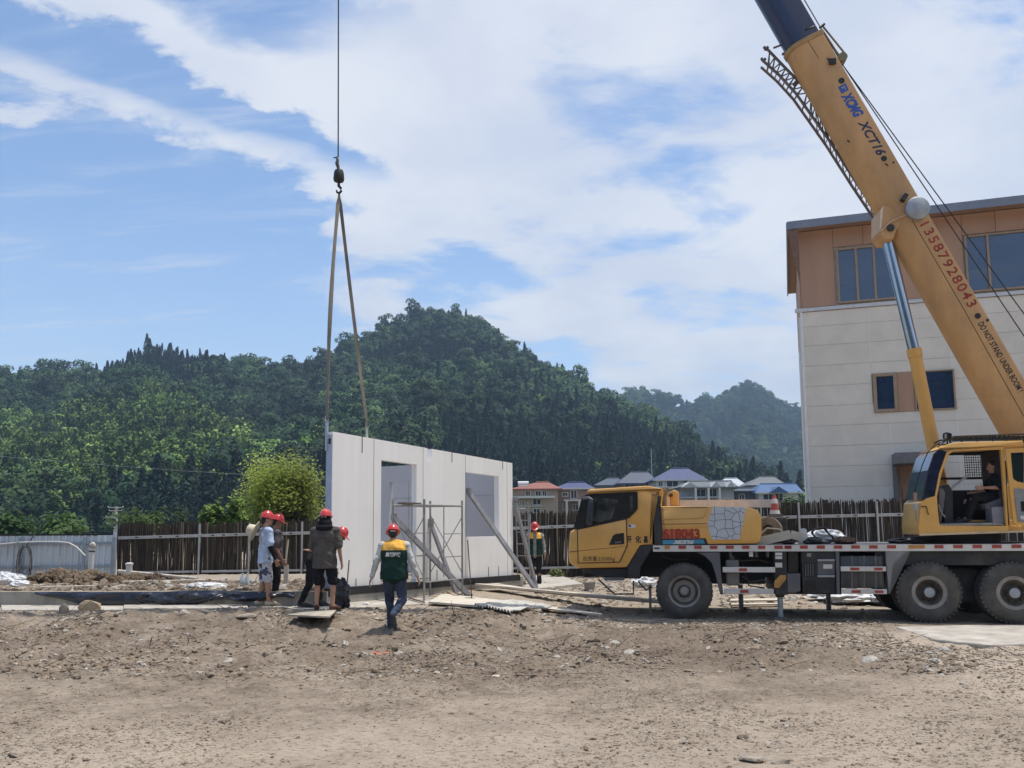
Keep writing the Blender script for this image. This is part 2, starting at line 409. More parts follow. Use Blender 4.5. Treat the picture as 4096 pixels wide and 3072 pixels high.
def dirt_mat(name, c_dark, c_mid, c_light, masks=True, bump=.55):
    m = bpy.data.materials.new(name); m.use_nodes = True; MATS[name] = m
    nt = m.node_tree; N = nt.nodes; L = nt.links; b = N['Principled BSDF']
    b.inputs['Roughness'].default_value = .95; b.inputs['Specular IOR Level'].default_value = .15
    g = N.new('ShaderNodeNewGeometry'); pos = g.outputs['Position']
    def noise(s, d=8, r=.62, st=(1, 1, 1), off=(0, 0, 0)):
        mp = N.new('ShaderNodeMapping'); L.new(pos, mp.inputs[0]); mp.inputs['Scale'].default_value = st; mp.inputs['Location'].default_value = off
        n = N.new('ShaderNodeTexNoise'); L.new(mp.outputs[0], n.inputs['Vector']); n.inputs['Scale'].default_value = s
        n.inputs['Detail'].default_value = d; n.inputs['Roughness'].default_value = r; return n.outputs[0]
    def mix(f, a, c):
        x = N.new('ShaderNodeMix'); x.data_type = 'RGBA'
        (L.new(f, x.inputs[0]) if not isinstance(f, float) else setattr(x.inputs[0], 'default_value', f))
        for k, q in ((6, a), (7, c)):
            if isinstance(q, tuple): x.inputs[k].default_value = (*q, 1)
            else: L.new(q, x.inputs[k])
        return x.outputs[2]
    def rng(x, a, c, o0=0.0, o1=1.0):
        n = N.new('ShaderNodeMapRange'); n.interpolation_type = 'SMOOTHSTEP'; L.new(x, n.inputs[0])
        n.inputs[1].default_value = a; n.inputs[2].default_value = c; n.inputs[3].default_value = o0; n.inputs[4].default_value = o1; return n.outputs[0]
    def mul(a, c, op='MULTIPLY'):
        n = N.new('ShaderNodeMath'); n.operation = op
        for k, q in ((0, a), (1, c)):
            if isinstance(q, float): n.inputs[k].default_value = q
            else: L.new(q, n.inputs[k])
        return n.outputs[0]
    big = noise(.55, 5, .55); med = noise(2.6, 8, .65); fine = noise(14, 8, .7, (1, .75, 1)); vf = noise(55, 4, .6)
    col = mix(rng(med, .36, .66), c_dark, c_mid)
    col = mix(rng(big, .40, .68, 0, .75), col, c_light)
    if masks:
        sp = N.new('ShaderNodeSeparateXYZ'); L.new(pos, sp.inputs[0])
        wob = mul(mul(noise(.8, 5, .6, off=(5, 3, 0)), .5, 'SUBTRACT'), 3.2)
        xx = mul(sp.outputs[0], wob, 'ADD'); yy = mul(sp.outputs[1], wob, 'ADD')
        # pale washed-out sand: close to the viewer and on the right
        sand = mul(rng(xx, 3.6, 5.6), rng(yy, 14.5, 12.8))
        near = rng(yy, 9.4, 6.6, 0, .55)
        sand = mul(sand, near, 'MAXIMUM')
        col = mix(mul(sand, .85), col, (.44, .365, .285))
        # brown topsoil between the truck and the viewer
        soil = mul(mul(rng(xx, .2, 1.4), rng(xx, 5.6, 4.4)), mul(rng(yy, 9.2, 10.4), rng(yy, 14.6, 13.6)))
        col = mix(mul(soil, .55), col, (.130, .097, .071))
        # churned darker earth in front of the path
        churn = mul(mul(rng(yy, 9.6, 11.2), rng(yy, 15.4, 14.6)), rng(xx, 5.5, 3.0))
        col = mix(mul(churn, rng(noise(1.7, 6, .65, off=(2, 7, 0)), .38, .60, .15, .75)), col, (.145, .107, .077))
        # dusty ground of the plot behind
        dust = rng(yy, 14.6, 16.2, 0, .75)
        col = mix(dust, col, (.37, .31, .24))
        far = rng(sp.outputs[1], 40.0, 90.0)
        col = mix(far, col, (.09, .10, .045))
    speck = noise(26, 6, .75, (.55, 1.2, 1), (3, 8, 0)); blot = noise(4.2, 7, .7, (.7, 1.3, 1), (9, 1, 0))
    col = mix(rng(fine, .34, .70, .0, .32), col, tuple(c * 1.12 for c in c_light))
    col = mix(mul(rng(speck, .48, .64), rng(blot, .40, .60, .25, .85)), col, tuple(c * .55 for c in c_dark))
    L.new(col, b.inputs['Base Color'])
    h = mul(mul(fine, 1.0), mul(vf, .5), 'ADD'); h = mul(h, mul(med, 1.6), 'ADD')
    bp = N.new('ShaderNodeBump'); bp.inputs['Strength'].default_value = bump; bp.inputs['Distance'].default_value = .035
    L.new(h, bp.inputs['Height']); L.new(bp.outputs[0], b.inputs['Normal'])
    return m
DIRT = dirt_mat('dirt', (.138, .106, .078), (.262, .210, .158), (.375, .310, .240))
gm = make_ground(); gm.materials.append(DIRT); g_o = link('ground', gm, kind='structure')

CONC = mat('concrete', (.46, .42, .36), .9, .16, 3.0, .25, 40, dirt=.55, dirtcol=(.30, .24, .17))
CONC2 = mat('concrete_face', (.36, .34, .30), .9, .2, 2.2, .3, 30, dirt=.5, dirtcol=(.2, .17, .13), streak=(1, 1, .35))
# concrete path along the plot, laid as slabs
def path_strip():
    front = [gnd(-1500, 2448, .26), gnd(0, 2446, .26), gnd(998, 2441, .26), gnd(1400, 2440, .26), gnd(1700, 2421, .24), gnd(1900, 2396, .21), gnd(2120, 2362, .14), gnd(2330, 2338, .10)]
    back = [gnd(-1500, 2406, .26), gnd(0, 2408, .26), gnd(998, 2402, .26), gnd(1330, 2385, .26), gnd(1560, 2378, .24), gnd(1780, 2352, .21), gnd(2000, 2318, .14), gnd(2230, 2300, .10)]
    root = bpy.data.objects.new('concrete_path', None); COL.objects.link(root); root['kind'] = 'structure'
    for k in range(len(front) - 1):
        n = max(1, int((front[k + 1] - front[k]).length / 2.2))
        for i in range(n):
            a, b_ = i / n, (i + 1) / n - .012 / max(.5, (front[k + 1] - front[k]).length)
            q = [front[k].lerp(front[k + 1], a), front[k].lerp(front[k + 1], b_), back[k].lerp(back[k + 1], b_), back[k].lerp(back[k + 1], a)]
            up = random.uniform(.02, .045)
            q = [p + V3(random.uniform(-.03, .03) if j < 2 else 0, random.uniform(-.05, .05) if j < 2 else 0, up) for j, p in enumerate(q)]
            MB().prism([p - V3(0, 0, .16) for p in q], (0, 0, .16)).build('path_slab', CONC, root, bevel=.012)
path_strip()
# light concrete apron in front of the rear wheels
ap = MB()
app = [gnd(3585, 2512, .012), gnd(3860, 2505, .012), gnd(4300, 2507, .012), gnd(4700, 2540, .012), gnd(4300, 2570, .012), gnd(3960, 2585, .012), gnd(3740, 2562, .012)]
ap.prism([p - V3(0, 0, .05) for p in app], (0, 0, .07)); o = ap.build('concrete_apron', CONC, kind='structure', bevel=.02)

# ================================================================ foundation of the new building
WA = V3(-3.53, 16.30, 0); WB = V3(-.02, 21.9, 0)
WDIR = (WB - WA).normalized(); WN = V3(WDIR.y, -WDIR.x, 0); WL = (WB - WA).length
WYAW = math.atan2(WDIR.y, WDIR.x)
def wall_base(s): return .585 - .09 * s / WL
WF = Frame(WA, WYAW)          # local x along the wall, local -y towards the viewer's right (outside)
L0 = gnd(-1200, 2423, .25); L0.z = 0
LD = (L0 - (WA - WDIR * .10)).normalized()
fnd = MB()
def fz(p): return .0
A0 = WA - WDIR * .10 + WN * .10; B0 = WB + WDIR * .35 + WN * .10
poly = [A0, B0, B0 - WN * 4.7, L0 + V3(.6, 4.3, 0), L0]
top = [.545, .455, .455, .53, .53]
fv = [p + V3(0, 0, -.1) for p in poly] + [V3(p.x, p.y, t) for p, t in zip(poly, top)]
n = len(poly); fnd.add(fv, [(i, (i + 1) % n, n + (i + 1) % n, n + i) for i in range(n)] + [tuple(range(n, 2 * n))])
fo = fnd.build('foundation_slab', [CONC2, DIRT], kind='structure'); fo.data.polygons[len(fo.data.polygons) - 1].material_index = 1
# dark bitumen course under the wall
bt = MB(); P0 = WA - WDIR * .06 + WN * .112; P1 = WB + WDIR * .2 + WN * .112
v = []
for p, zb, zt in ((P0, .445, .60), (P1, .37, .51)):
    for q in (0, -.3): v += [p + WN * q + V3(0, 0, zb), p + WN * q + V3(0, 0, zt)]
bt.add(v, [(0, 1, 5, 4), (0, 2, 3, 1), (4, 5, 7, 6), (1, 3, 7, 5), (2, 6, 7, 3), (0, 4, 6, 2)])
bt.build('bitumen_course', mat('bitumen', (.022, .022, .024), .7, .2, 5, .2), fo)

# ================================================================ hills
FOL = {}
def leaf_mat(name, c0, c1, c2, rough=.6, trans=.0):
    m = bpy.data.materials.new(name); m.use_nodes = True; MATS[name] = m
    nt = m.node_tree; N = nt.nodes; L = nt.links; b = N['Principled BSDF']; b.inputs['Roughness'].default_value = rough
    b.inputs['Specular IOR Level'].default_value = .08
    oi = N.new('ShaderNodeObjectInfo'); r = N.new('ShaderNodeValToRGB'); L.new(oi.outputs['Random'], r.inputs[0])
    r.color_ramp.elements[0].color = (*c0, 1); r.color_ramp.elements[1].color = (*c2, 1)
    e = r.color_ramp.elements.new(.55); e.color = (*c1, 1)
    g = N.new('ShaderNodeNewGeometry'); n = N.new('ShaderNodeTexNoise'); L.new(g.outputs['Position'], n.inputs['Vector'])
    n.inputs['Scale'].default_value = .16; n.inputs['Detail'].default_value = 3
    mr = N.new('ShaderNodeMapRange'); L.new(n.outputs[0], mr.inputs[0]); mr.inputs[1].default_value = .3; mr.inputs[2].default_value = .7
    mr.inputs[3].default_value = .62; mr.inputs[4].default_value = 1.35
    mx = N.new('ShaderNodeMix'); mx.data_type = 'RGBA'; mx.blend_type = 'MULTIPLY'; mx.inputs[0].default_value = 1
    nb = N.new('ShaderNodeTexNoise'); L.new(g.outputs['Position'], nb.inputs['Vector']); nb.inputs['Scale'].default_value = .022; nb.inputs['Detail'].default_value = 4
    mb_ = N.new('ShaderNodeMapRange'); L.new(nb.outputs[0], mb_.inputs[0]); mb_.inputs[1].default_value = .36; mb_.inputs[2].default_value = .64; mb_.inputs[3].default_value = .5; mb_.inputs[4].default_value = 1.55
    mm = N.new('ShaderNodeMath'); mm.operation = 'MULTIPLY'; L.new(mr.outputs[0], mm.inputs[0]); L.new(mb_.outputs[0], mm.inputs[1])
    L.new(r.outputs[0], mx.inputs[6]); L.new(mm.outputs[0], mx.inputs[7])
    L.new(mx.outputs[2], b.inputs['Base Color'])
    if trans:
        tr = N.new('ShaderNodeBsdfTranslucent'); L.new(mx.outputs[2], tr.inputs[0]); ms = N.new('ShaderNodeMixShader'); ms.inputs[0].default_value = trans
        L.new(b.outputs[0], ms.inputs[1]); L.new(tr.outputs[0], ms.inputs[2]); L.new(ms.outputs[0], N['Material Output'].inputs['Surface'])
    return m
L_BROAD = leaf_mat('leaf_broad', (.017, .038, .019), (.028, .058, .024), (.060, .100, .034))
L_CON = leaf_mat('leaf_conifer', (.007, .018, .015), (.012, .027, .020), (.021, .041, .025))
L_BAM = leaf_mat('leaf_bamboo', (.095, .160, .042), (.14, .220, .052), (.20, .28, .068))
BARK = mat('bark', (.10, .075, .055), .95, .3, 12, .5)

def leaf_quads(centers, normals, size, asp=1.0, rng=None, jit=.6):
    """many small leaf-like quads; returns arrays"""
    rng = rng or np.random
    n = len(centers); nn = normals + rng.normal(0, jit, (n, 3)); nn /= np.linalg.norm(nn, axis=1)[:, None] + 1e-9
    t = rng.normal(0, 1, (n, 3)); t -= (t * nn).sum(1)[:, None] * nn; t /= np.linalg.norm(t, axis=1)[:, None] + 1e-9
    global LEAF_N
    ln = normals / (np.linalg.norm(normals, axis=1)[:, None] + 1e-9); ln = ln + np.array([0, 0, .25]); ln /= np.linalg.norm(ln, axis=1)[:, None]
    LEAF_N = np.repeat(ln + rng.normal(0, .12, (n, 3)), 4, 0)
    bb = np.cross(nn, t); s = (size * rng.uniform(.6, 1.3, n))[:, None]
    a = t * s * asp; c = bb * s
    co = np.stack([centers - a * .5, centers - c * .42 + a * .1, centers + a * .5, centers + c * .42 + a * .1], 1).reshape(-1, 3)
    return co, np.arange(4 * n).reshape(n, 4)
def proto_mesh(name, co, q, mt):
    me = np_mesh(name, co, q); me.materials.append(mt); me.polygons.foreach_set('use_smooth', [True] * len(q))
    if LEAF_N is not None and len(LEAF_N) == len(co):
        nn = LEAF_N / np.linalg.norm(LEAF_N, axis=1)[:, None]; me.normals_split_custom_set_from_vertices([tuple(v) for v in nn])
    return me
LEAF_N = None
def proto_broad(seed, h=8.0, r=3.0, n=300):
    rg = np.random.RandomState(seed); lob = []
    for k in range(9):
        a = rg.uniform(0, 6.28); rr = rg.uniform(.1, .75) * r; z = h * rg.uniform(.42, .86)
        lob.append((rr * math.cos(a), rr * math.sin(a), z, r * rg.uniform(.34, .55)))
    lob.append((0, 0, h * .82, r * .55))
    cs = []; ns = []
    for k in range(n):
        L = lob[rg.randint(len(lob))]; d = rg.normal(0, 1, 3); d[2] = abs(d[2]) * .9 - .25; d /= np.linalg.norm(d)
        cs.append(np.array(L[:3]) + d * L[3] * rg.uniform(.75, 1.1) * np.array([1, 1, .8])); ns.append(d)
    cs = np.array(cs); ns = np.array(ns); cc = cs - np.array([0, 0, h * .5]); ns = ns * .7 + .5 * cc / np.linalg.norm(cc, axis=1)[:, None]
    co, q = leaf_quads(cs, ns, np.full(n, r * .155), 1.2, rg, .4)
    return proto_mesh('broad', co, q, L_BROAD)
def proto_con(seed, h=12.0, r=2.1, n=230):
    rg = np.random.RandomState(seed); cs = []; ns = []
    for k in range(n):
        t = rg.uniform(0, 1) ** .75; z = h * (.12 + .88 * t); a = rg.uniform(0, 6.28); rr = r * (1 - t) ** .85 * rg.uniform(.55, 1.08) + .05
        cs.append((rr * math.cos(a), rr * math.sin(a), z)); ns.append((math.cos(a) * .8, math.sin(a) * .8, .75))
    co, q = leaf_quads(np.array(cs), np.array(ns), np.full(n, r * .27), 1.6, rg, .3)
    return proto_mesh('conifer', co, q, L_CON)
def proto_bam(seed, h=10.0, r=2.6, n=340):
    rg = np.random.RandomState(seed); cs = []; ns = []
    cul = [(rg.uniform(0, 6.28), rg.uniform(.25, 1), rg.uniform(.75, 1.08)) for _ in range(13)]
    for k in range(n):
        a, o, hh = cul[rg.randint(13)]; t = rg.uniform(.25, 1.0)
        rr = r * o * (.25 + .75 * t * t); z = h * hh * (t - .22 * t ** 4); p = np.array([rr * math.cos(a), rr * math.sin(a), z])
        p += rg.normal(0, .30 * (1.25 - t * .7), 3); cs.append(p); ns.append((math.cos(a) * .5, math.sin(a) * .5, 1.0))
    co, q = leaf_quads(np.array(cs), np.array(ns), np.full(n, .46), 1.8, rg, .4)
    return proto_mesh('bamboo', co, q, L_BAM)

def hill(name, prof, base, ridge_d, crest_extra, seed, mtl, gpow=.78):
    """prof: (u, v, depth of ridge, depth of foot) along the skyline in source pixels; v already lowered for the trees"""
    us = np.arange(prof[0][0], prof[-1][0] + 1, 26.0)
    P = np.array(prof, float); vs = np.interp(us, P[:, 0], P[:, 1]); D1 = np.interp(us, P[:, 0], P[:, 2]); D0 = np.interp(us, P[:, 0], P[:, 3])
    ts = np.concatenate([np.linspace(0, 1, 44), [1.08, 1.25, 1.5]])
    rays = np.array([ray(u, v) for u, v in zip(us, vs)])
    ax = rays[:, 0] / rays[:, 1]; el = rays[:, 2] / rays[:, 1]
    X = np.zeros((len(ts), len(us))); Y = X.copy(); Z = X.copy()
    for j, t in enumerate(ts):
        Y[j] = D0 + (D1 - D0) * t; X[j] = ax * Y[j]
        g = min(t, 1) ** gpow
        wob = (fbm(us / 520, np.full(len(us), t * 3.0), 4, seed) - .5) * 2 * .22 * 4 * min(t, 1) * (1 - min(t, 1))
        e = el * np.clip(g * (1 + wob), 0, 1)
        Z[j] = np.where(t <= 1, CAMH * g + e * Y[j], 0)
        if t > 1: Z[j] = Z[43] * (1 - (t - 1) * 1.4)
    Z[0] = -1.0
    co = np.stack([X, Y, Z], -1); nv, nu = X.shape
    i = np.arange(nv - 1)[:, None] * nu + np.arange(nu - 1)[None, :]
    q = np.stack([i, i + 1, i + nu + 1, i + nu], -1).reshape(-1, 4)
    me = np_mesh(name, co.reshape(-1, 3), q); me.polygons.foreach_set('use_smooth', [True] * len(q)); me.materials.append(mtl)
    link(name, me, kind='structure')
    return us, ts, co
HM = mat('hill_soil', (.028, .045, .020), .95, .35, .05)
S = 1.8517
th = 22   # tree height in pixels taken off the skyline
prof = [(-2200, 840, 500, 190), (-900, 835, 480, 190), (0, 818, 470, 165), (110, 814, 460, 160), (230, 804, 460, 155), (265, 780, 470, 155), (300, 762, 475, 155), (335, 744, 480, 155), (352, 738, 480, 155), (366, 766, 480, 155), (400, 766, 480, 155), (440, 764, 475, 155), (480, 772, 470, 155), (540, 788, 460, 155),
        (600, 798, 460, 160), (680, 790, 480, 165), (735, 757, 500, 170), (800, 722, 520, 175), (860, 690, 545, 180), (905, 672, 550, 180), (950, 668, 550, 185), (1000, 676, 545, 190), (1045, 698, 530, 195), (1100, 744, 510, 200),
        (1160, 778, 490, 205), (1230, 812, 470, 210), (1300, 864, 450, 215), (1370, 892, 430, 220), (1430, 928, 410, 225), (1520, 978, 390, 230), (1620, 1026, 370, 235), (1720, 1064, 350, 240), (1850, 1085, 340, 245), (2100, 1100, 340, 250), (3000, 1110, 340, 250)]
prof = [(a * S, b * S + 44, c, d) for a, b, c, d in prof]
us1, ts1, co1 = hill('forested_hill', prof, 0, 0, 0, 5, HM)
prof2 = [(1000, 930, 1050, 620), (1340, 862, 1050, 620), (1385, 832, 1080, 640), (1425, 852, 1080, 640), (1490, 872, 1080, 640), (1555, 852, 1100, 650), (1622, 814, 1120, 650), (1660, 846, 1120, 650), (1710, 880, 1120, 650), (1800, 860, 1120, 650), (1950, 840, 1120, 650), (2100, 855, 1100, 650), (2400, 880, 1100, 650), (3400, 900, 1100, 650)]
prof2 = [(a * S, b * S + 28, c, d) for a, b, c, d in prof2]
us2, ts2, co2 = hill('distant_hill', prof2, 0, 0, 0, 9, HM)

def forest(name, us, ts, co, n, seed, label, back=False):
    rg = np.random.RandomState(seed)
    nv, nu = co.shape[:2]; jm = 44
    d1 = np.linalg.norm(np.diff(co[:jm], axis=0)[:, :-1], axis=2); d2 = np.linalg.norm(np.diff(co[:jm], axis=1)[:-1], axis=2)
    uu = us[:-1]; inview = (uu > -500) & (uu < 4700)
    area = d1 * d2 * inview[None, :]; pr = (area / area.sum()).ravel()
    c = rg.choice(pr.size, n, p=pr); j = c // (nu - 1); i = c % (nu - 1)
    a = rg.uniform(0, 1, n)[:, None]; b = rg.uniform(0, 1, n)[:, None]
    P = (co[j, i] * (1 - a) + co[j, i + 1] * a) * (1 - b) + (co[j + 1, i] * (1 - a) + co[j + 1, i + 1] * a) * b
    t = ts[j]; u = us[i]
    z1 = fbm(P[:, 0] / 60, P[:, 1] / 60, 3, 41); z2 = fbm(P[:, 0] / 28 + 9, P[:, 1] / 28, 3, 77); r = rg.uniform(0, 1, n)
    k = np.where(z1 + (r - .5) * .30 > .52, 1, 0)               # conifers against broadleaf
    if not back:
        bz = (1 - sstep(u, 650, 1500)) * sstep(t, .04, .10) * (1 - sstep(t, .48, .75)) * 1.0
        k = np.where(bz * .75 + (z2 - .5) * 1.1 + (r - .5) * .25 > .35, 2, k)
        k = np.where((z2 > .66) & (t < .65) & (u < 3000) & (r < .6), 2, k)
        k = np.where((t > .80) & (u > 330) & (u < 900) & (r < .4), 1, k); k = np.where((t > .86) & ((u < 330) | (u > 900)) & (r < .8), 0, k)
        k = np.where((u > 1750) & (t < .8) & (r < .62), 1, k)
    if back: k = np.where((t > .8) & (r < .85), 0, k)
    idx = k * 3 + rg.randint(0, 3, n)
    s = np.clip(np.exp(rg.normal(-.28, .33, n)), .42, 1.6) * np.where(k == 1, .80, 1.0) * np.where(k == 2, .82, 1)
    if back: s *= 1.25
    P[:, 2] -= 1.2
    rot = np.stack([rg.normal(0, .06, n), rg.normal(0, .06, n), rg.uniform(0, 6.28, n)], 1)
    scl = np.stack([s * rg.uniform(.85, 1.2, n), s * rg.uniform(.85, 1.2, n), s * rg.uniform(.8, 1.15, n)], 1)
    o = scatter(name, P, idx, rot, scl, PROT)
    o['label'] = label; o['category'] = 'forest'
    return o
PROT = [proto_broad(1, 9, 4.2, 1300), proto_broad(2, 8.5, 4.8, 1500), proto_broad(3, 11, 3.8, 1300), proto_con(4, n=520), proto_con(5, 10.5, 1.9, 480), proto_con(6, 13, 2.4, 560), proto_bam(7, 10, 3.2, 1000), proto_bam(8, 9, 2.8, 900), proto_bam(9, 12, 3.8, 1100)]
forest('hillside_forest', us1, ts1, co1, 21000, 21, 'dense mixed forest covering the near hill')
forest('distant_forest', us2, ts2, co2, 11000, 22, 'bluish forest on the distant hill at right', True)

# hillside behind the viewer: the windows of the building mirror it
def rear_hill():
    xs = np.linspace(-420, 420, 60); ts = np.linspace(0, 1, 14); X, T = np.meshgrid(xs, ts)
    top = 95 * (.45 + .9 * fbm(xs / 110, xs * 0, 4, 61))[None, :]; Y = -150 - 200 * T; Z = -1 + top * T ** .8
    co = np.stack([X, Y, Z], -1); i = np.arange(13)[:, None] * 60 + np.arange(59)[None, :]; q = np.stack([i, i + 60, i + 61, i + 1], -1).reshape(-1, 4)
    me = np_mesh('rear_hill', co.reshape(-1, 3), q); me.materials.append(HM); link('rear_hill', me, kind='structure')
    rg = np.random.RandomState(3); n = 2200; x = rg.uniform(-420, 420, n); t = rg.uniform(0, 1, n); tp_ = 95 * (.45 + .9 * fbm(x / 110, x * 0, 4, 61)); P = np.stack([x, -150 - 200 * t, -2 + tp_ * t ** .8], 1)
    s_ = rg.uniform(1.0, 1.7, n); o = scatter('rear_forest', P, rg.randint(0, 6, n), np.stack([x * 0, x * 0, rg.uniform(0, 6.28, n)], 1), np.stack([s_, s_, s_], 1), PROT); o['label'] = 'wood on the hillside behind the viewer'; o['category'] = 'forest'
rear_hill()
# ================================================================ three-storey building on the right
BO = at(3243, 2009, 31.5); BO.z = 0
BF = Frame(BO, R_(-18))
BR = thing('office_building', 'three storey building with cream cladding, brown top floor and grey roof edge', 'building', BO, R_(-18))
CREAM = mat('cream_cladding', (.77, .72, .63), .75, .05, .9, .05, 60, dirt=.22, dirtcol=(.52, .47, .39))
BROWN = mat('brown_cladding', (.47, .29, .195), .7, .07, .8, .05, 40, streak=(1, 1, .2))
GREYM = mat('grey_flashing', (.24, .27, .33), .5, .08, 2, metal=.3)
JOINT = mat('white_joint', (.80, .80, .78), .6, .04)
WFRAME = mat('bronze_frame', (.36, .265, .18), .5, .06)
def pane_mat(name, col, rough):
    return mat(name, col, rough, .15, .7, spec=1.0, metal=.0, coat=1.0)
PANE = pane_mat('window_glass', (.018, .038, .10), .02)  # blue of the mirrored sky put into the base colour of the glass
WID, DEP, ROOFZ = 16.0, 9.0, 12.84
core = MB(); core.box((WID / 2, DEP / 2 + .03, 6.4), (WID - .02, DEP, 12.8)); core.build('core_wall', mat('core_grey', (.60, .565, .50), .9), BR)
# cladding boards, row by row, cut round the windows and the door
rows = [9.70, 9.13, 8.40, 7.63, 6.86, 6.11, 5.36, 4.61, 3.86, 3.10, 2.36, 1.60, .85, .02]
def spans(x0, x1, cuts):
    segs = [(x0, x1)]
    for a, b in cuts:
        ns = []
        for s, e in segs:
            if b <= s or a >= e: ns.append((s, e)); continue
            if a > s: ns.append((s, a))
            if b < e: ns.append((b, e))
        segs = ns
    return [(a, b) for a, b in segs if b - a > .03]
holes = [(2.33, 5.03, 5.76, 7.2), (2.83, 4.35, 0, 4.2), (8.2, 10.9, 5.76, 7.2)]
for k in range(len(rows) - 1):
    zt, zb = rows[k], rows[k + 1]
    edges = [0, 2.31, 4.97, 7.6, 10.3, 13.0, WID] if zb > 5.7 else [0, 2.84, 5.03, 7.9, 10.6, 13.3, WID]
    for a, b in zip(edges[:-1], edges[1:]):
        cuts = []; zz = [(zb, zt)]
        for hx0, hx1, hz0, hz1 in holes:
            if hz0 < zt - .02 and hz1 > zb + .02 and hx1 > a and hx0 < b:
                if hz0 <= zb + .1 and hz1 >= zt - .1: cuts.append((hx0, hx1))
                elif hz1 < zt - .1 and hz1 > zb: 
                    MB().box(((max(a, hx0) + min(b, hx1)) / 2, -.012, (hz1 + zt) / 2), (min(b, hx1) - max(a, hx0), .05, zt - hz1 - .01)).build('cladding_board', CREAM, BR); cuts.append((hx0, hx1))
                elif hz0 > zb + .1:
                    MB().box(((max(a, hx0) + min(b, hx1)) / 2, -.012, (hz0 + zb) / 2), (min(b, hx1) - max(a, hx0), .05, hz0 - zb - .01)).build('cladding_board', CREAM, BR); cuts.append((hx0, hx1))
        for s, e in spans(a + .012, b - .012, cuts):
            MB().box(((s + e) / 2, -.012, (zt + zb) / 2), (e - s, .05, zt - zb - .009)).build('cladding_board', CREAM, BR)
for x, z0, z1 in ((2.31, 7.2, 9.7), (4.97, 7.2, 9.7), (7.6, 5.7, 9.7), (2.84, 4.2, 5.76), (5.03, .02, 5.76), (7.9, .02, 5.7), (10.3, 5.7, 9.7)):
    MB().box((x, -.02, (z0 + z1) / 2), (.03, .05, z1 - z0)).build('joint_strip', JOINT, BR)
# side wall (left)
for k in range(len(rows) - 1):
    MB().box((-.012, DEP / 2, (rows[k] + rows[k + 1]) / 2), (.05, DEP - .1, rows[k] - rows[k + 1] - .016)).build('cladding_board', CREAM, BR)
MB().box((-.03, -.03, 4.86), (.09, .09, 9.7)).build('corner_trim', JOINT, BR)
MB().box((-.09, .3, 5.3), (.10, .10, 8.6)).build('downpipe', JOINT, BR)
# brown top floor: panels round the windows
def brown(x0, x1, z0, z1): MB().box(((x0 + x1) / 2, -.012, (z0 + z1) / 2), (x1 - x0 - .014, .05, z1 - z0 - .014)).build('brown_panel', BROWN, BR, bevel=.004)
for a, b in ((0, 1.22), (1.22, 2.27), (2.27, 3.35), (3.35, 5.58), (5.58, 6.66), (6.66, 9.0), (9.0, 12.5), (12.5, WID)):
    w = None
    if a >= 1.2 and b <= 3.36: brown(a, b, 12.1, 12.84)
    elif a >= 5.5 and b <= 9.0: brown(a, b, 12.06, 12.84)
    else: brown(a, b, 9.87, 12.84)
MB().box((-.012, DEP / 2, 11.35), (.05, DEP - .1, 2.95)).build('brown_panel', BROWN, BR)
MB().box((WID / 2 - .1, -.035, 9.785), (WID + .3, .12, .13)).build('sill_band', mat('sill_pale', (.62, .64, .67), .5, .05), BR)
# roof
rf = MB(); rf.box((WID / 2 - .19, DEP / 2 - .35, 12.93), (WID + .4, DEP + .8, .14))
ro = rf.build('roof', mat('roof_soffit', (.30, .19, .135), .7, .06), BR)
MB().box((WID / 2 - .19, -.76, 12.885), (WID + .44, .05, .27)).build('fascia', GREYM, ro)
MB().box((-.41, DEP / 2 - .35, 12.885), (.05, DEP + .78, .27)).build('fascia', GREYM, ro)
MB().box((WID / 2 - .19, DEP / 2 - .35, 13.04), (WID + .42, DEP + .82, .03)).build('roof_sheet', GREYM, ro)
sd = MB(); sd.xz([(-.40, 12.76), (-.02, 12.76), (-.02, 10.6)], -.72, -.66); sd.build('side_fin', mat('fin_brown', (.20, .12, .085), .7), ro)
def window(x0, x1, z0, z1, bars, name='window', deep=.06, fw=.07):
    f = MB(); y0 = -.06
    for a, b in ((x0, x0 + fw), (x1 - fw, x1)) + tuple((c - fw * .55, c + fw * .55) for c in bars): f.box(((a + b) / 2, y0, (z0 + z1) / 2), (b - a, .11, z1 - z0))
    for a, b in ((z0, z0 + fw), (z1 - fw, z1)): f.box(((x0 + x1) / 2, y0 + .002, (a + b) / 2), (x1 - x0 - .01, .10, b - a - .004))
    w = f.build('window', WFRAME, BR, bevel=.006)
    ed = [x0] + list(bars) + [x1]
    for a, b in zip(ed[:-1], ed[1:]):
        MB().box(((a + b) / 2, -.028, (z0 + z1) / 2), (b - a - fw, .02, z1 - z0 - fw * 1.4)).build('pane', PANE, w)
    return w
window(1.30, 3.34, 9.92, 12.02, (1.99, 2.60))
window(5.62, 8.9, 9.92, 12.02, (6.36, 7.7))
window(2.33, 3.14, 5.76, 7.2, (), fw=.12); window(3.70, 5.02, 5.76, 7.2, (), fw=.05)
MB().box((3.42, -.03, 6.48), (.54, .07, 1.43)).build('brown_panel', BROWN, BR)
window(8.2, 10.9, 5.76, 7.2, (9.1, 9.8))
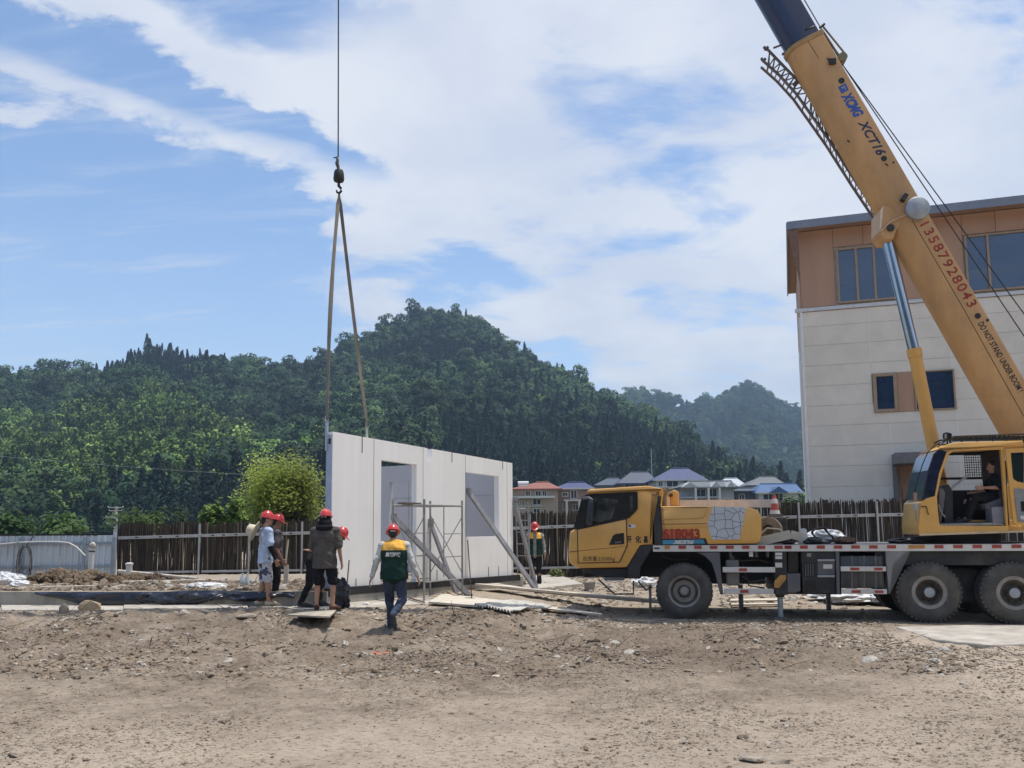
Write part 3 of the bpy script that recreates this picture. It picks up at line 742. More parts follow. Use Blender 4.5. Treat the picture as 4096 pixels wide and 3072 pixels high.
# door with canopy
d = MB(); d.box((3.62, -.03, 1.9), (1.28, .08, 3.8)); do = d.build('door', mat('door_brown', (.34, .19, .115), .6, .08), BR)
for x in (3.35, 3.95):
    for z in (2.85, 1.5): MB().box((x, -.08, z), (.46, .03, .62 if z > 2 else 1.6)).build('door_panel', MATS['door_brown'], do, bevel=.01)
MB().box((3.86, -.11, 1.1), (.03, .05, .22)).build('handle', mat('steel', (.5, .5, .5), .3, .05, metal=1), do)
MB().box((3.6, -.55, 4.01), (1.55, 1.1, .38)).build('canopy', mat('canopy_grey', (.17, .165, .175), .7, .1), BR, bevel=.01)
MB().box((2.905, -.10, 1.9), (.13, .2, 3.8)).build('door_jamb', MATS['canopy_grey'], BR)
MB().box((4.32, -.10, 1.9), (.13, .2, 3.8)).build('door_jamb', MATS['canopy_grey'], BR)

# ================================================================ new prefabricated wall
PANEL_W = mat('white_panel', (.93, .915, .885), .55, .025, .8, .04, 30, dirt=.16, dirtcol=(.68, .64, .57), streak=(6, 6, .25))
STEEL = mat('galvanised', (.42, .44, .47), .45, .12, 9, metal=.6)
STEELB = mat('galvanised_blue', (.42, .49, .60), .5, .08, 4, metal=.25)
BLACK = mat('black_rubber', (.015, .015, .016), .7, .2)
DKJ = mat('dark_joint', (.06, .06, .065), .8)
def zb(s): return .545 - .008 * s
def zt(s): return 3.595 - .034 * s
PANEL_SHADE = mat('panel_shade_grey', (.56, .55, .565), .7, .03, .8)  # white panel made greyer: the shade of the room is put into the colour
def wpanel(name, label, poly, parent_bits=None, y0=0.0, y1=.14, group='white wall panels of the new building'):
    s0 = min(p[0] for p in poly)
    t = thing(name, label, 'wall panel', WF.world(s0, 0, zb(s0)), WYAW, group)
    m = MB(); m.xz([(p[0] - s0, p[1] - zb(s0)) for p in poly], y0, y1); m.build('panel_body', PANEL_W, t)
    return t, s0
g = .008
p1, s0 = wpanel('wall_panel', 'blank white wall panel at the near left end, held by the crane slings', [(.10, zb(.1)), (1.30 - g, zb(1.3)), (1.30 - g, zt(1.3)), (.10, zt(.1))])
MB().box((-.012, .07, 1.50), (.02, .15, 2.98)).build('end_channel', STEELB, p1)
MB().box((-.026, .055, 2.86), (.006, .05, .11)).build('bolt_hole', BLACK, p1)
MB().box((-.03, .13, 2.98), (.05, .045, .6)).build('lifting_post', STEELB, p1, bevel=.005)
MB().box((1.06, .07, 3.1), (.05, .03, .28)).build('lifting_strap', mat('strap_pale', (.42, .48, .40), .8), p1)
MB().box((.84, -.003, 2.86), (.018, .006, .34)).build('slot', DKJ, p1)
MB().box((.70, -.003, .09), (.016, .006, .2)).build('slot', DKJ, p1)
p2, _ = wpanel('wall_panel', 'white wall panel with the tall doorway opening', [(1.30 + g, zb(1.3)), (1.53, zb(1.5)), (1.53, 3.13), (2.70, 3.10), (2.70, zb(2.7)), (2.93 - g, zb(2.9)), (2.93 - g, zt(2.9)), (1.30 + g, zt(1.3))])
p3, _ = wpanel('wall_panel', 'plain white wall panel with a small notch in its top edge, right of the doorway', [(2.93 + g, zb(2.9)), (4.555 - g, zb(4.5)), (4.555 - g, zt(4.5)), (3.24, zt(3.2)), (3.24, 3.2), (3.09, 3.2), (3.09, zt(3.1)), (2.93 + g, zt(2.9))])
MB().box((1.07, -.003, 2.86), (.018, .006, .3)).build('slot', DKJ, p3)
MB().box((.5, -.003, .14), (.016, .006, .25)).build('slot', DKJ, p3)
p4, _ = wpanel('wall_panel', 'white wall panel with the large window opening', [(4.555 + g, zb(4.5)), (6.385 - g, zb(6.4)), (6.385 - g, zt(6.4)), (4.555 + g, zt(4.5)), (4.555 + g, 3.03), (6.0, 3.0), (6.0, 1.5), (4.555 + g, 1.5)])
for x in (.95, 1.4): MB().box((x, -.003, .13), (.016, .006, .25)).build('slot', DKJ, p4)
MB().box((1.62, -.003, 2.78), (.018, .006, .22)).build('slot', DKJ, p4)
p5, _ = wpanel('wall_panel', 'narrow white wall panel at the far right end of the wall', [(6.385 + g, zb(6.4)), (6.65, zb(6.6)), (6.65, zt(6.6)), (6.385 + g, zt(6.4))])
for s, w in ((1.30, .03), (2.93, .035), (4.555, .05), (6.385, .03)):
    MB().box((0, .05, (zt(s) - zb(s)) / 2), (w, .09, zt(s) - zb(s) - .04)).build('joint_filler', DKJ, p2 if s < 2 else p3 if s < 4 else p4, loc=(s - {1.3: 1.308, 2.93: 2.938, 4.555: 4.563, 6.385: 4.563}[s], 0, 0))
# cross walls seen through the openings: outline in (y, z), swept along the wall direction
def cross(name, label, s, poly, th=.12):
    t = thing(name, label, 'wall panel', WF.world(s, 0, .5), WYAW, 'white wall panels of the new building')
    m = MB(); m.prism([(0, p[0], p[1] - .5) for p in poly], (th, 0, 0)); m.build('panel_body', PANEL_SHADE, t); return t
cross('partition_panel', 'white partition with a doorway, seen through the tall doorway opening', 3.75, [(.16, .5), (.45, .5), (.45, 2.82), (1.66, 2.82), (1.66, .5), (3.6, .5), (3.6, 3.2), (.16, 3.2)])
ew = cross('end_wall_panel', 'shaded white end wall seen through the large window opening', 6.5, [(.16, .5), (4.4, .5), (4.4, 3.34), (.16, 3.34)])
MB().box((-.004, 2.2, 2.05), (.008, 4.2, .02)).build('panel_joint', mat('joint_grey', (.46, .45, .47), .8), ew)
for y in (.9, 2.1, 3.3): MB().box((-.004, y, 1.4), (.007, .02, 2.8)).build('panel_joint', MATS['joint_grey'], ew) if y > 3 else None

# ================================================================ fences
UF = [(470, 28.5), (2150, 28.9), (3671, 27.6), (4700, 26.6)]
def fY(u): return float(np.interp(u, [p[0] for p in UF], [p[1] for p in UF]))
def fpt(u, tab): return at(u, float(np.interp(u, [p[0] for p in tab], [p[1] for p in tab])), fY(u))
T_TOP = [(470, 2098), (1000, 2092), (1900, 2068), (2100, 2056), (2400, 2050), (3100, 2013), (3300, 2008), (3671, 2003), (4700, 1975)]
T_R1 = [(470, 2152), (1000, 2137), (2100, 2112), (2330, 2103), (3128, 2069), (3666, 2057), (4700, 2035)]
T_R2 = [(470, 2291), (1000, 2283), (2154, 2272), (2400, 2268), (3128, 2252), (3666, 2248), (4700, 2240)]
BAMB = [mat('cane_dark', (.05, .038, .028), .8, .3, 3, streak=(4, 4, .5)), mat('cane_brown', (.075, .053, .034), .8, .3, 3, streak=(4, 4, .5)), mat('cane_pale', (.21, .165, .115), .75, .25, 3, streak=(4, 4, .5))]
RAIL = mat('fence_rail', (.46, .46, .45), .5, .1, 5, metal=.3, dirt=.3)
bf = thing('bamboo_fence', 'tall dark fence of upright bamboo canes with grey steel rails behind the site', 'fence', (0, 28.5, 0))
posts = [470, 802, 1001, 1211, 1530, 1850, 2120, 2420, 2760, 3040, 3191, 3503, 3830, 4200, 4650]
O = V3(0, 28.5, 0)
rg = random.Random(5)
for a, b in zip(posts[:-1], posts[1:]):
    m = MB(); A = fpt(a, T_TOP); B = fpt(b, T_TOP); n = int((B - A).length / .0145)
    for i in range(n):
        u = a + (b - a) * (i + rg.random()) / n; p = fpt(u, T_TOP); z1 = p.z + rg.gauss(0, .05) + .03 * math.sin(u / 37)
        ly = .05 + rg.random() * .12; r = rg.uniform(.015, .027); m.cur = rg.choices((0, 1, 2), (9, 4, .9))[0]
        lean = rg.gauss(0, .028)
        m.cyl(V3(p.x, p.y + ly, max(0, TZ0(p.x, p.y)) - .15) - O, V3(p.x + lean * 2, p.y + ly, z1) - O, r, r * .8, 5, True)
    m.build('bamboo_screen', BAMB, bf, fix=False, kind='stuff')
    for tab, h in ((T_R1, .10), (T_R2, .075)):
        q0, q1 = fpt(a + 3, tab) - O, fpt(b - 3, tab) - O
        MB().bar(q0, q1, .05, h).build('rail', RAIL, bf, bevel=.004)
        if tab is T_R1:
            for k in range(1, 4):
                c = q0.lerp(q1, k / 4 + rg.uniform(-.05, .05)); MB().box(c + V3(0, -.028, 0), (.10, .008, .035)).build('rail_slot', BLACK, bf)
for u in posts:
    p = fpt(u, T_TOP); w = .055 if u in (802, 1001, 1211, 3191, 3503) else .045
    MB().box(V3(p.x, p.y - .06, (p.z - .02) / 2) - O, (w, w, p.z + .02)).build('post', RAIL, bf, bevel=.004)
# corrugated steel hoarding on the left
mf = thing('steel_hoarding', 'pale blue corrugated steel fence at the left edge', 'fence', (-14, 27.6, 0))
SHEET = mat('pale_sheet', (.50, .57, .64), .45, .06, 2, metal=.1, dirt=.3, dirtcol=(.42, .42, .40), streak=(1, 1, .3))
def mpt(u, v): return at(u, v, 27.6)
MO = V3(-14, 27.6, 0)
x = mpt(-900, 2140).x; xe = mpt(466, 2140).x; xs = mpt(395, 2140).x
while x < xe - .1:
    w = min(.84, xe - x); top = mpt(300, 2142).z if x < xs - .3 else mpt(300, 2132).z
    m = MB(); prof = []; n = max(1, int(round(w / .21)))
    for i in range(n):
        for dx, dy in ((0, 0), (.135, 0), (.15, -.05), (.185, -.05)): prof.append((x + i * w / n + dx * (w / n) / .21, dy))
    prof.append((x + w - .006, 0))
    vs = []
    for px, py in prof: vs += [(px - MO.x, py, .05), (px - MO.x, py, top)]
    m.add(vs, [(2 * i, 2 * i + 2, 2 * i + 3, 2 * i + 1) for i in range(len(prof) - 1)])
    o = m.build('steel_sheet', SHEET, mf); so = o.modifiers.new('t', 'SOLIDIFY'); so.thickness = .004; so.offset = 1
    x += w
MB().bar(mpt(-900, 2138) - MO, mpt(395, 2139) - MO, .06, .05).build('top_cap', BLACK, mf)
BLUER = mat('rail_blue', (.26, .32, .38), .5, .1, 4, metal=.3)
for v0, v1 in ((2177, 2172), (2277, 2264)): MB().bar(mpt(-900, v0 + 3) - MO + V3(0, -.06, 0), mpt(462, v1) - MO + V3(0, -.06, 0), .05, .07).build('rail', BLUER, mf)
for u in (-420, 90, 345, 462):
    p = mpt(u, 2150); MB().box(V3(p.x, p.y - .11, p.z / 2) - MO, (.08 if u != 462 else .11, .06, p.z)).build('post', BLUER, mf)
# ================================================================ village houses beyond the fence
def hxy(cx, cy, Y): return at(*C8(cx, cy), Y)
HW = {'tan': (.40, .33, .26), 'brick': (.27, .17, .13), 'cream': (.58, .55, .48), 'grey': (.36, .36, .38), 'white': (.62, .62, .62), 'dark': (.10, .10, .11)}
HR = {'red': (.25, .085, .055), 'blue': (.040, .055, .145), 'slate': (.055, .070, .105), 'grey': (.115, .125, .135), 'white': (.45, .48, .52), 'sky': (.045, .11, .24)}
HGL = mat('house_window', (.02, .024, .03), .15, .2, spec=.8)
HTR = mat('house_trim', (.66, .64, .60), .7, .06)
def house(label, Y, xl, xr, ye, yt, ra, rb, wall, roof, wins=(), slabs=(), cols=(), depth=10.0, over=.7, gable=False, group='village houses beyond the fence', walls2=(), name='village_house'):
    a = hxy(xl, ye, Y); b = hxy(xr, ye, Y); ez = (a.z + b.z) / 2; o = V3((a.x + b.x) / 2, Y, 0)
    t = thing(name, label, 'house', o, 0, group)
    wm = mat('house_wall_' + wall, HW[wall], .85, .12, .4, dirt=.35, dirtcol=(.2, .17, .15)); rm = mat('house_roof_' + roof, HR[roof], .6, .10, .8, .3, 3, streak=(6, .3, .3))
    MB().box((0, depth / 2, ez / 2), (b.x - a.x, depth, ez)).build('wall', wm, t)
    r0 = hxy(ra, yt, Y + depth / 2); r1 = hxy(rb, yt, Y + depth / 2); hw = (b.x - a.x) / 2 + over
    rz = (r0.z + r1.z) / 2 
    vs = [(-hw, -over, ez), (hw, -over, ez), (hw, depth + over, ez), (-hw, depth + over, ez), (r0.x - o.x, depth / 2, rz), (r1.x - o.x, depth / 2, rz)]
    vs2 = [(p[0], p[1], p[2] - .22) for p in vs[:4]]
    m = MB(); m.add(vs + vs2, [(0, 1, 5, 4), (2, 3, 4, 5), (1, 2, 5), (3, 0, 4), (0, 6, 7, 1), (1, 7, 8, 2), (2, 8, 9, 3), (3, 9, 6, 0), (9, 8, 7, 6)])
    ro = m.build('roof', rm, t)
    e = MB(); e.box((0, -over - .03, ez - .1), (2 * hw + .06, .08, .26)); e.build('eave', HTR if roof in ('blue', 'white', 'sky') else rm, ro)
    m = MB(); m.tube([(r0.x - o.x, depth / 2, rz + .05), (r1.x - o.x, depth / 2, rz + .05)], .14, 5); m.build('ridge', rm, ro)
    for (x0, x1, y0, y1) in wins:
        p = hxy(x0, y0, Y); q = hxy(x1, y1, Y); w = q.x - p.x; h = p.z - q.z; cx = (p.x + q.x) / 2 - o.x; cz = (p.z + q.z) / 2
        f = MB()
        for s in (-1, 1): f.box((cx + s * w / 2, -.08, cz), (.10, .14, h + .1)); f.box((cx, -.081, cz + s * h / 2), (w - .1, .13, .10))
        f.box((cx, -.075, cz), (.07, .11, h))
        wo = f.build('window', HTR, t); MB().box((cx, -.02, cz), (w, .06, h)).build('pane', HGL, wo)
    for (x0, x1, y0, y1, dd) in slabs:
        p = hxy(x0, y0, Y); q = hxy(x1, y1, Y); MB().box(((p.x + q.x) / 2 - o.x, -dd / 2, (p.z + q.z) / 2), (q.x - p.x, dd, p.z - q.z)).build('balcony', HTR if wall != 'grey' else wm, t)
    for (x, y0, y1, dd) in cols:
        p = hxy(x, y0, Y); q = hxy(x, y1, Y); MB().box((p.x - o.x, -dd + .15, (p.z + max(0, q.z - 3)) / 2), (.35, .35, p.z - max(0, q.z - 3))).build('column', HTR, t)
    return t, o
h1, o1 = house('brown house with a red tiled roof and a balcony, leftmost of the village houses', 140, 92, 410, 276, 229, 255, 345, 'tan', 'red',
      wins=[(120, 138, 345, 380), (152, 172, 360, 410), (232, 290, 345, 388), (182, 215, 290, 325), (250, 290, 290, 325), (300, 330, 290, 325), (235, 285, 415, 445), (110, 140, 415, 445)], slabs=[(92, 385, 330, 340, 1.4), (92, 300, 395, 399, .3)])
m = MB(); p = hxy(165, 262, 142); m.cyl(V3(-.9, 0, 0), V3(.9, 0, 0), .42, None, 10); m.box((0, -.3, -.75), (1.6, .08, .9), Matrix.Rotation(.6, 3, 'X')); tk = m.build('solar_water_heater', mat('tank_white', (.66, .67, .68), .4, .05), h1, loc=(p.x - o1.x, 2.0, p.z + .55))
MB().box((0, .2, -1.0), (1.5, .1, 1.0)).build('stand', HTR, tk)
h2, o2 = house('dark brick house with a blue and white roof and white porch columns', 150, 408, 640, 270, 231, 480, 600, 'brick', 'blue',
      wins=[(440, 480, 300, 328), (500, 545, 285, 345), (515, 555, 385, 425), (440, 462, 380, 420)], slabs=[(448, 640, 353, 362, 1.8)], cols=[(468, 362, 450, 1.8), (556, 362, 450, 1.8), (604, 362, 450, 1.8)])
house('house with a slate hip roof between the brick house and the dark grey hip roof', 185, 680, 862, 250, 200, 760, 840, 'grey', 'slate', wins=[(720, 750, 262, 290), (800, 830, 262, 290)])
house('house with a broad dark grey hip roof left of the blue roofed house', 176, 850, 1100, 236, 157, 925, 1050, 'brick', 'slate', wins=[(880, 960, 240, 300), (990, 1060, 240, 300)])
house('cream three storey house with a tall blue hip roof, highest of the village', 166, 1105, 1440, 210, 131, 1215, 1330, 'cream', 'blue',
      wins=[(1120, 1150, 222, 258), (1178, 1262, 218, 262), (1298, 1345, 210, 262), (1290, 1335, 275, 325), (1295, 1335, 345, 372), (1120, 1160, 300, 340)], slabs=[(1100, 1270, 262, 268, 1.2)])
h6, o6 = house('grey house with two small gables and an open loggia below the tall blue roof', 150, 1285, 1655, 262, 222, 1330, 1640, 'grey', 'grey',
      wins=[(1385, 1455, 278, 330), (1472, 1535, 275, 330), (1385, 1455, 345, 372), (1472, 1535, 345, 372), (1590, 1640, 345, 372)], slabs=[(1275, 1540, 334, 341, 1.5), (1275, 1540, 266, 270, 1.5)], cols=[(1372, 270, 375, 1.5), (1462, 270, 375, 1.5), (1540, 270, 375, 1.5)])
for gx0, gx1, gt in ((1285, 1400, 228), (1490, 1560, 222), (1600, 1660, 222)):
    a = hxy(gx0, 264, 149) ; b = hxy(gx1, 264, 149); c = hxy((gx0 + gx1) / 2, gt, 149); m = MB()
    m.prism([V3(a.x - o6.x, -1.6, a.z), V3(b.x - o6.x, -1.6, b.z), V3(c.x - o6.x, -1.6, c.z)], (0, 5, 0)); m.build('gable', mat('gable_pale', (.46, .47, .49), .7, .1), h6)
house('house with a pale rounded metal roof behind the two gabled house', 190, 1560, 1735, 262, 202, 1590, 1680, 'grey', 'white', wins=[(1680, 1720, 275, 320)])
house('house with a wide light grey hip roof at the right end of the village', 182, 1765, 2005, 250, 190, 1840, 1940, 'brick', 'grey', wins=[(1690 + 90, 1720 + 100, 262, 300), (1900, 1940, 262, 300)])
h9, o9 = house('low pale house with a bright blue roof right of the traffic cone', 150, 1830, 2110, 300, 241, 1840, 2095, 'white', 'sky',
      wins=[(1860, 1940, 312, 365), (1945, 2003, 308, 362)])
a = hxy(1905, 302, 149); b = hxy(2040, 302, 149); c = hxy(1968, 258, 149)
MB().prism([V3(a.x - o9.x, -1.4, a.z), V3(b.x - o9.x, -1.4, b.z), V3(c.x - o9.x, -1.4, c.z)], (0, 5, 0)).build('gable', MATS['house_roof_sky'], h9)
house('dark low shed with a flat eave left of the bright blue roof', 152, 1665, 1835, 290, 272, 1690, 1810, 'dark', 'slate', wins=[(1690, 1730, 312, 350)])

# ================================================================ poles and wires
cp = mat('concrete_pole', (.5, .5, .5), .8, .1)
pb = at(461, 2129, 62); ptop = at(463, 2026, 62); pb.z = 0
up = thing('utility_pole', 'thin grey utility pole with four crossarms above the left fence', 'pole', pb)
MB().cyl((0, 0, 0), (0, 0, ptop.z), .17, .10, 8).build('shaft', cp, up)
for v, w in ((2030, 1.2), (2043, 1.0), (2068, 1.5), (2095, 1.3)):
    z = at(461, v, 62).z; MB().box((0, -.1, z), (w * .8, .08, .07)).build('crossarm', cp, up)
    for s in (-1, 1): MB().cyl((s * w * .45, -.1, z), (s * w * .45, -.1, z + .10), .035, .03, 6).build('insulator', HTR, up)
pts = [at(u, 1822 + (u - 0) * .0748 + 14 * math.sin(math.pi * (u + 500) / 2000) - 7, 62) for u in range(-500, 1501, 100)]
tag(MB().tube(pts, .014, 5).build('power_line', mat('wire', (.25, .27, .27), .6)), 'single overhead wire crossing in front of the hillside at left', 'wire')
q = at(2606, 1857, 230); q2 = at(2605, 1795, 230); pl = thing('utility_pole', 'slim pale pole standing on the slope above the dark grey roofed house', 'pole', (q.x, q.y, 8))
MB().cyl((0, 0, -8), (0, 0, q2.z - 8), .16, .1, 6).build('shaft', cp, pl)
# ================================================================ truck crane
TO = gnd(2740, 2478); TYAW = R_(180 - 12.6); TF = Frame(TO, TYAW)
t1 = lambda x, y, yy=0.0: TF.loc(*C1(x, y), yy)
t2 = lambda x, y, yy=0.0: TF.loc(*C2(x, y), yy)
CR = thing('truck_crane', 'yellow three axle truck crane with raised telescopic boom', 'crane', TO, TYAW)
YEL = mat('crane_yellow', (.70, .385, .095), .38, .05, 1.5, .03, 60, coat=.2, dirt=.4, dirtcol=(.40, .25, .12))
YEL2 = mat('boom_yellow', (.56, .32, .13), .48, .12, 1.3, .05, 40, coat=.1, dirt=.5, dirtcol=(.30, .19, .105), streak=(1.5, 1.5, .25))
DARK = mat('chassis_dark', (.024, .025, .028), .6, .25, 3, .05, dirt=.6, dirtcol=(.11, .095, .08))
GREY = mat('plastic_grey', (.115, .115, .125), .6, .12, 3, dirt=.35, dirtcol=(.16, .14, .12))
BLK = mat('gloss_black', (.010, .011, .014), .25, .2, 2)
RUB = mat('tyre_rubber', (.085, .079, .071), .9, .2, 4, .2, 60, dirt=.8, dirtcol=(.17, .148, .12))
RIMM = mat('rim_grey', (.30, .285, .26), .6, .15, 6, dirt=.5, dirtcol=(.17, .14, .11), metal=.2)
HUBD = mat('hub_dirty', (.085, .07, .055), .7, .3, 9, .2)
WHT = mat('crane_white', (.64, .62, .58), .5, .06, 3, dirt=.35, dirtcol=(.4, .35, .28))
REDR = mat('reflector_red', (.36, .06, .045), .35, .1)
AMB = mat('lamp_amber', (.52, .22, .05), .3, .1)
CGL = mat('cab_glass', (.085, .09, .088), .06, .5, 2.2, spec=.8, coat=1.0)
CHR = mat('rod_chrome', (.42, .50, .62), .16, .06, 2, metal=.9)
NAVY = mat('boom_navy', (.018, .030, .085), .35, .08, 1, coat=.3)
PIN = mat('pin_steel', (.36, .39, .42), .5, .1, metal=.4)
REDP = mat('paint_red', (.36, .045, .02), .6, .2, 14)
BLKP = mat('paint_black', (.02, .02, .022), .6, .15)
BLUP = mat('paint_blue', (.02, .10, .40), .5, .1)
TEALP = mat('paint_teal', (.06, .27, .42), .5, .12, 2)
def part(mb, name, mt, parent=None, **k): return mb.build(name, mt, parent or CR, **k)
def poly1(pts, yy=0.0): return [t1(*p, yy) for p in pts]
def poly2(pts, yy=0.0): return [t2(*p, yy) for p in pts]
def loop_round(pts, r=.04, n=3):
    """round the corners of a closed 2D outline"""
    out = []
    for i in range(len(pts)):
        a, b, c = Vector(pts[i - 1]), Vector(pts[i]), Vector(pts[(i + 1) % len(pts)])
        d1 = (a - b); d2 = (c - b); k = min(r, d1.length * .4, d2.length * .4); p = b + d1.normalized() * k; q = b + d2.normalized() * k
        for j in range(n + 1):
            s = j / n; out.append(tuple((p * (1 - s) ** 2 + b * 2 * s * (1 - s) + q * s * s)))
    return out
# ---- driving cab
cab = part(MB().xz(loop_round(poly1([(340, 285), (322, 262), (345, 235), (860, 208), (985, 228), (985, 300), (915, 300), (905, 730), (800, 735), (680, 930), (255, 938), (200, 915), (165, 880), (160, 790), (172, 612), (215, 590), (295, 300)]), .03, 2), -.02, -2.34, .05), 'cab', YEL, smooth=40)
part(MB().xz(loop_round(poly1([(322, 276), (335, 240), (860, 205), (1000, 232), (985, 250), (870, 248), (560, 262)]), .03, 2), .012, -2.37, .03), 'cab_roof', YEL, cab, smooth=40)
part(MB().xz(loop_round(poly1([(292, 302), (330, 280), (775, 257), (777, 415), (700, 492), (212, 596)]), .03), -.012, .001), 'window_surround', BLK, cab)
w = part(MB().xz(loop_round(poly1([(390, 308), (605, 330), (545, 500), (440, 525), (372, 520)]), .02), .001, .006), 'window', CGL, cab)
part(MB().xz(loop_round(poly1([(706, 290), (733, 290), (733, 415), (712, 435)]), .015), .001, .006), 'window', CGL, cab)
ws = poly1([(285, 300), (208, 588)]); (xa, za), (xb, zb_) = ws
m = MB(); m.prism([(xa + .015, -.10, za), (xb + .02, -.10, zb_), (xb - .02, -.10, zb_), (xa - .03, -.10, za)], (0, -2.14, 0)); part(m, 'windscreen', BLK, cab)
mir = part(MB().xz(loop_round(poly1([(345, 335), (388, 345), (378, 540), (345, 560), (322, 535)], .22), .02), .18, .30, .02), 'mirror', mat('mirror_blue', (.03, .036, .05), .35), cab, smooth=40)
part(MB().tube([V3(*(lambda q: (q[0], .06, q[1]))(t1(300, 318))), V3(*(lambda q: (q[0], .22, q[1]))(t1(345, 312, .2))), V3(*(lambda q: (q[0], .24, q[1]))(t1(378, 335, .2)))], .028, 8), 'mirror_arm', GREY, mir, smooth=50)
part(MB().tube([V3(*(lambda q: (q[0], .0, q[1]))(t1(310, 560))), V3(*(lambda q: (q[0], .24, q[1]))(t1(350, 545, .2)))], .02, 6), 'mirror_arm', BLK, mir)
seam = part(MB().xz(poly1([(240, 588), (678, 496), (686, 742), (619, 884), (246, 893)]), -.018, .0), 'door_gap', BLKP, cab)
door = part(MB().xz(loop_round(poly1([(248, 596), (671, 505), (678, 738), (613, 876), (254, 886)]), .012), -.01, .012, .004), 'door', YEL, cab, smooth=40)
part(MB().xz(loop_round(poly1([(522, 730), (558, 645), (582, 632), (655, 622), (658, 722)]), .015), .012, .0165), 'handle_recess', BLK, door)
part(MB().xz(loop_round(poly1([(575, 700), (630, 694), (630, 712), (575, 716)]), .008), .0165, .03), 'handle', GREY, door)
def tub1(pts, r, name, mt, parent=None, yy=0.014): return part(MB().tube([V3(a, yy, b) for a, b in poly1(pts)], r, 5), name, mt, parent)
tub1([(165, 792), (245, 785)], .006, 'seam', BLKP, cab, -.018); tub1([(256, 783), (470, 762), (676, 740)], .004, 'seam', BLKP, cab, .012)
part(MB().xz(loop_round(poly1([(685, 546), (715, 541), (722, 548), (755, 552), (755, 577), (690, 580)]), .01), -.02, -.012), 'sticker', WHT, cab)
part(MB().lathe([(.026, 0), (.026, .004)], (*(lambda q: (q[0], -.0125, q[1]))(t1(705, 560)),), (0, 1, 0), 14), 'sticker_ring', GREY, cab)
def lett1(body, x, y, x2, size_px, mt, yy=.013, parent=None, shear=0.0, bold=0.0, baseline_to=None):
    a = t1(x, y, yy); b = t1(x2, baseline_to if baseline_to else y, yy); h = abs(t1(x, y - size_px, yy)[1] - a[1])
    return text_part(body, h / .72, plane_M((a[0], yy, a[1]), (b[0] - a[0], 0, b[1] - a[1]), (0, 0, 1)), mt, parent or CR, shear=shear, bold=bold, width=abs(a[0] - b[0]))
LB = mat('paint_brown', (.14, .07, .035), .7, .2)
lett1('总质量:23300kg', 290, 868, 575, 33, LB, .0135, door)
lett1('开', 682, 702, 722, 46, BLKP, -.0165, cab, bold=.004); lett1('化', 757, 704, 806, 46, BLKP, -.0165, cab, bold=.004); lett1('县', 828, 706, 868, 46, BLKP, -.0165, cab, bold=.006)
# cab rear corner, exhaust and bracket behind the cab
part(MB().xz(poly1([(915, 250), (1000, 256), (990, 300), (980, 395), (925, 395)]), -.06, -2.2, .02), 'cab_rear', YEL, cab)
part(MB().xz(loop_round(poly1([(910, 300), (985, 296), (975, 385), (915, 388)]), .02), -.05, -.058), 'window', CGL, cab)
part(MB().xz(poly1([(915, 390), (980, 385), (1000, 735), (925, 735)]), -.03, -2.2), 'radiator', DARK)
q = lambda x, y, yy: (lambda p: V3(p[0], yy, p[1]))(t1(x, y, yy))
ex = part(MB().tube([q(1010, 400, -.5), q(1008, 290, -.5), q(1022, 250, -.5), q(1045, 228, -.5)], .055, 10), 'exhaust_pipe', mat('rusty_steel', (.22, .19, .14), .6, .25, 6, metal=.4), smooth=60)
part(MB().cyl(q(1045, 228, -.5), q(1052, 215, -.5), .06, None, 10), 'exhaust_tip', PIN, ex)
part(MB().xz(loop_round(poly1([(1040, 290), (1062, 262), (1100, 240), (1140, 262), (1143, 382), (1065, 384), (1062, 320)], -.7), .03), -.6, -.8, .02), 'bracket', YEL, smooth=40)
part(MB().cyl(q(1072, 290, -.55), q(1072, 290, -.62), .035, None, 12), 'bracket_eye', mat('hole_dark', (.12, .06, .02), .8))
part(MB().xz(poly1([(1035, 300), (1058, 300), (1058, 384), (1035, 384)], -1.2), -1.15, -1.25), 'white_tank', WHT)
# ---- engine hood
hood_o = loop_round(poly1([(975, 387), (1440, 382), (1760, 396), (1840, 418), (1872, 480), (1876, 640), (1862, 700), (1830, 722), (1000, 732)]), .03, 2)
hood = part(MB().xz(hood_o, -.02, -2.3, .05), 'engine_hood', YEL, smooth=40)
for pts, r in (([(990, 500), (1340, 490), (1368, 470), (1398, 405)], .012), ([(990, 546), (1390, 540)], .005), ([(992, 572), (1395, 566)], .008), ([(982, 396), (1395, 398)], .006)):
    part(MB().tube([V3(a, -.018, b) for a, b in poly1(pts)], r, 6), 'hood_rib', YEL if r > .006 else LB, hood, smooth=60)
def honey():
    m = mat('honeycomb_print', (.50, .54, .58), .45, .06, 3); nt = m.node_tree; N = nt.nodes; L = nt.links; b = N['Principled BSDF']
    tc = N.new('ShaderNodeTexCoord'); mp = N.new('ShaderNodeMapping'); L.new(tc.outputs['Object'], mp.inputs[0]); mp.inputs['Rotation'].default_value = (R_(-90), 0, 0)
    v = N.new('ShaderNodeTexVoronoi'); v.feature = 'DISTANCE_TO_EDGE'; v.voronoi_dimensions = '2D'; L.new(mp.outputs[0], v.inputs['Vector']); v.inputs['Scale'].default_value = 6.6; v.inputs['Randomness'].default_value = .8
    mr = N.new('ShaderNodeMapRange'); L.new(v.outputs[0], mr.inputs[0]); mr.inputs[1].default_value = .020; mr.inputs[2].default_value = .034
    mx = N.new('ShaderNodeMix'); mx.data_type = 'RGBA'; L.new(mr.outputs[0], mx.inputs[0]); mx.inputs[6].default_value = (.025, .025, .028, 1)
    L.new(b.inputs['Base Color'].links[0].from_socket, mx.inputs[7]); L.new(mx.outputs[2], b.inputs['Base Color']); return m
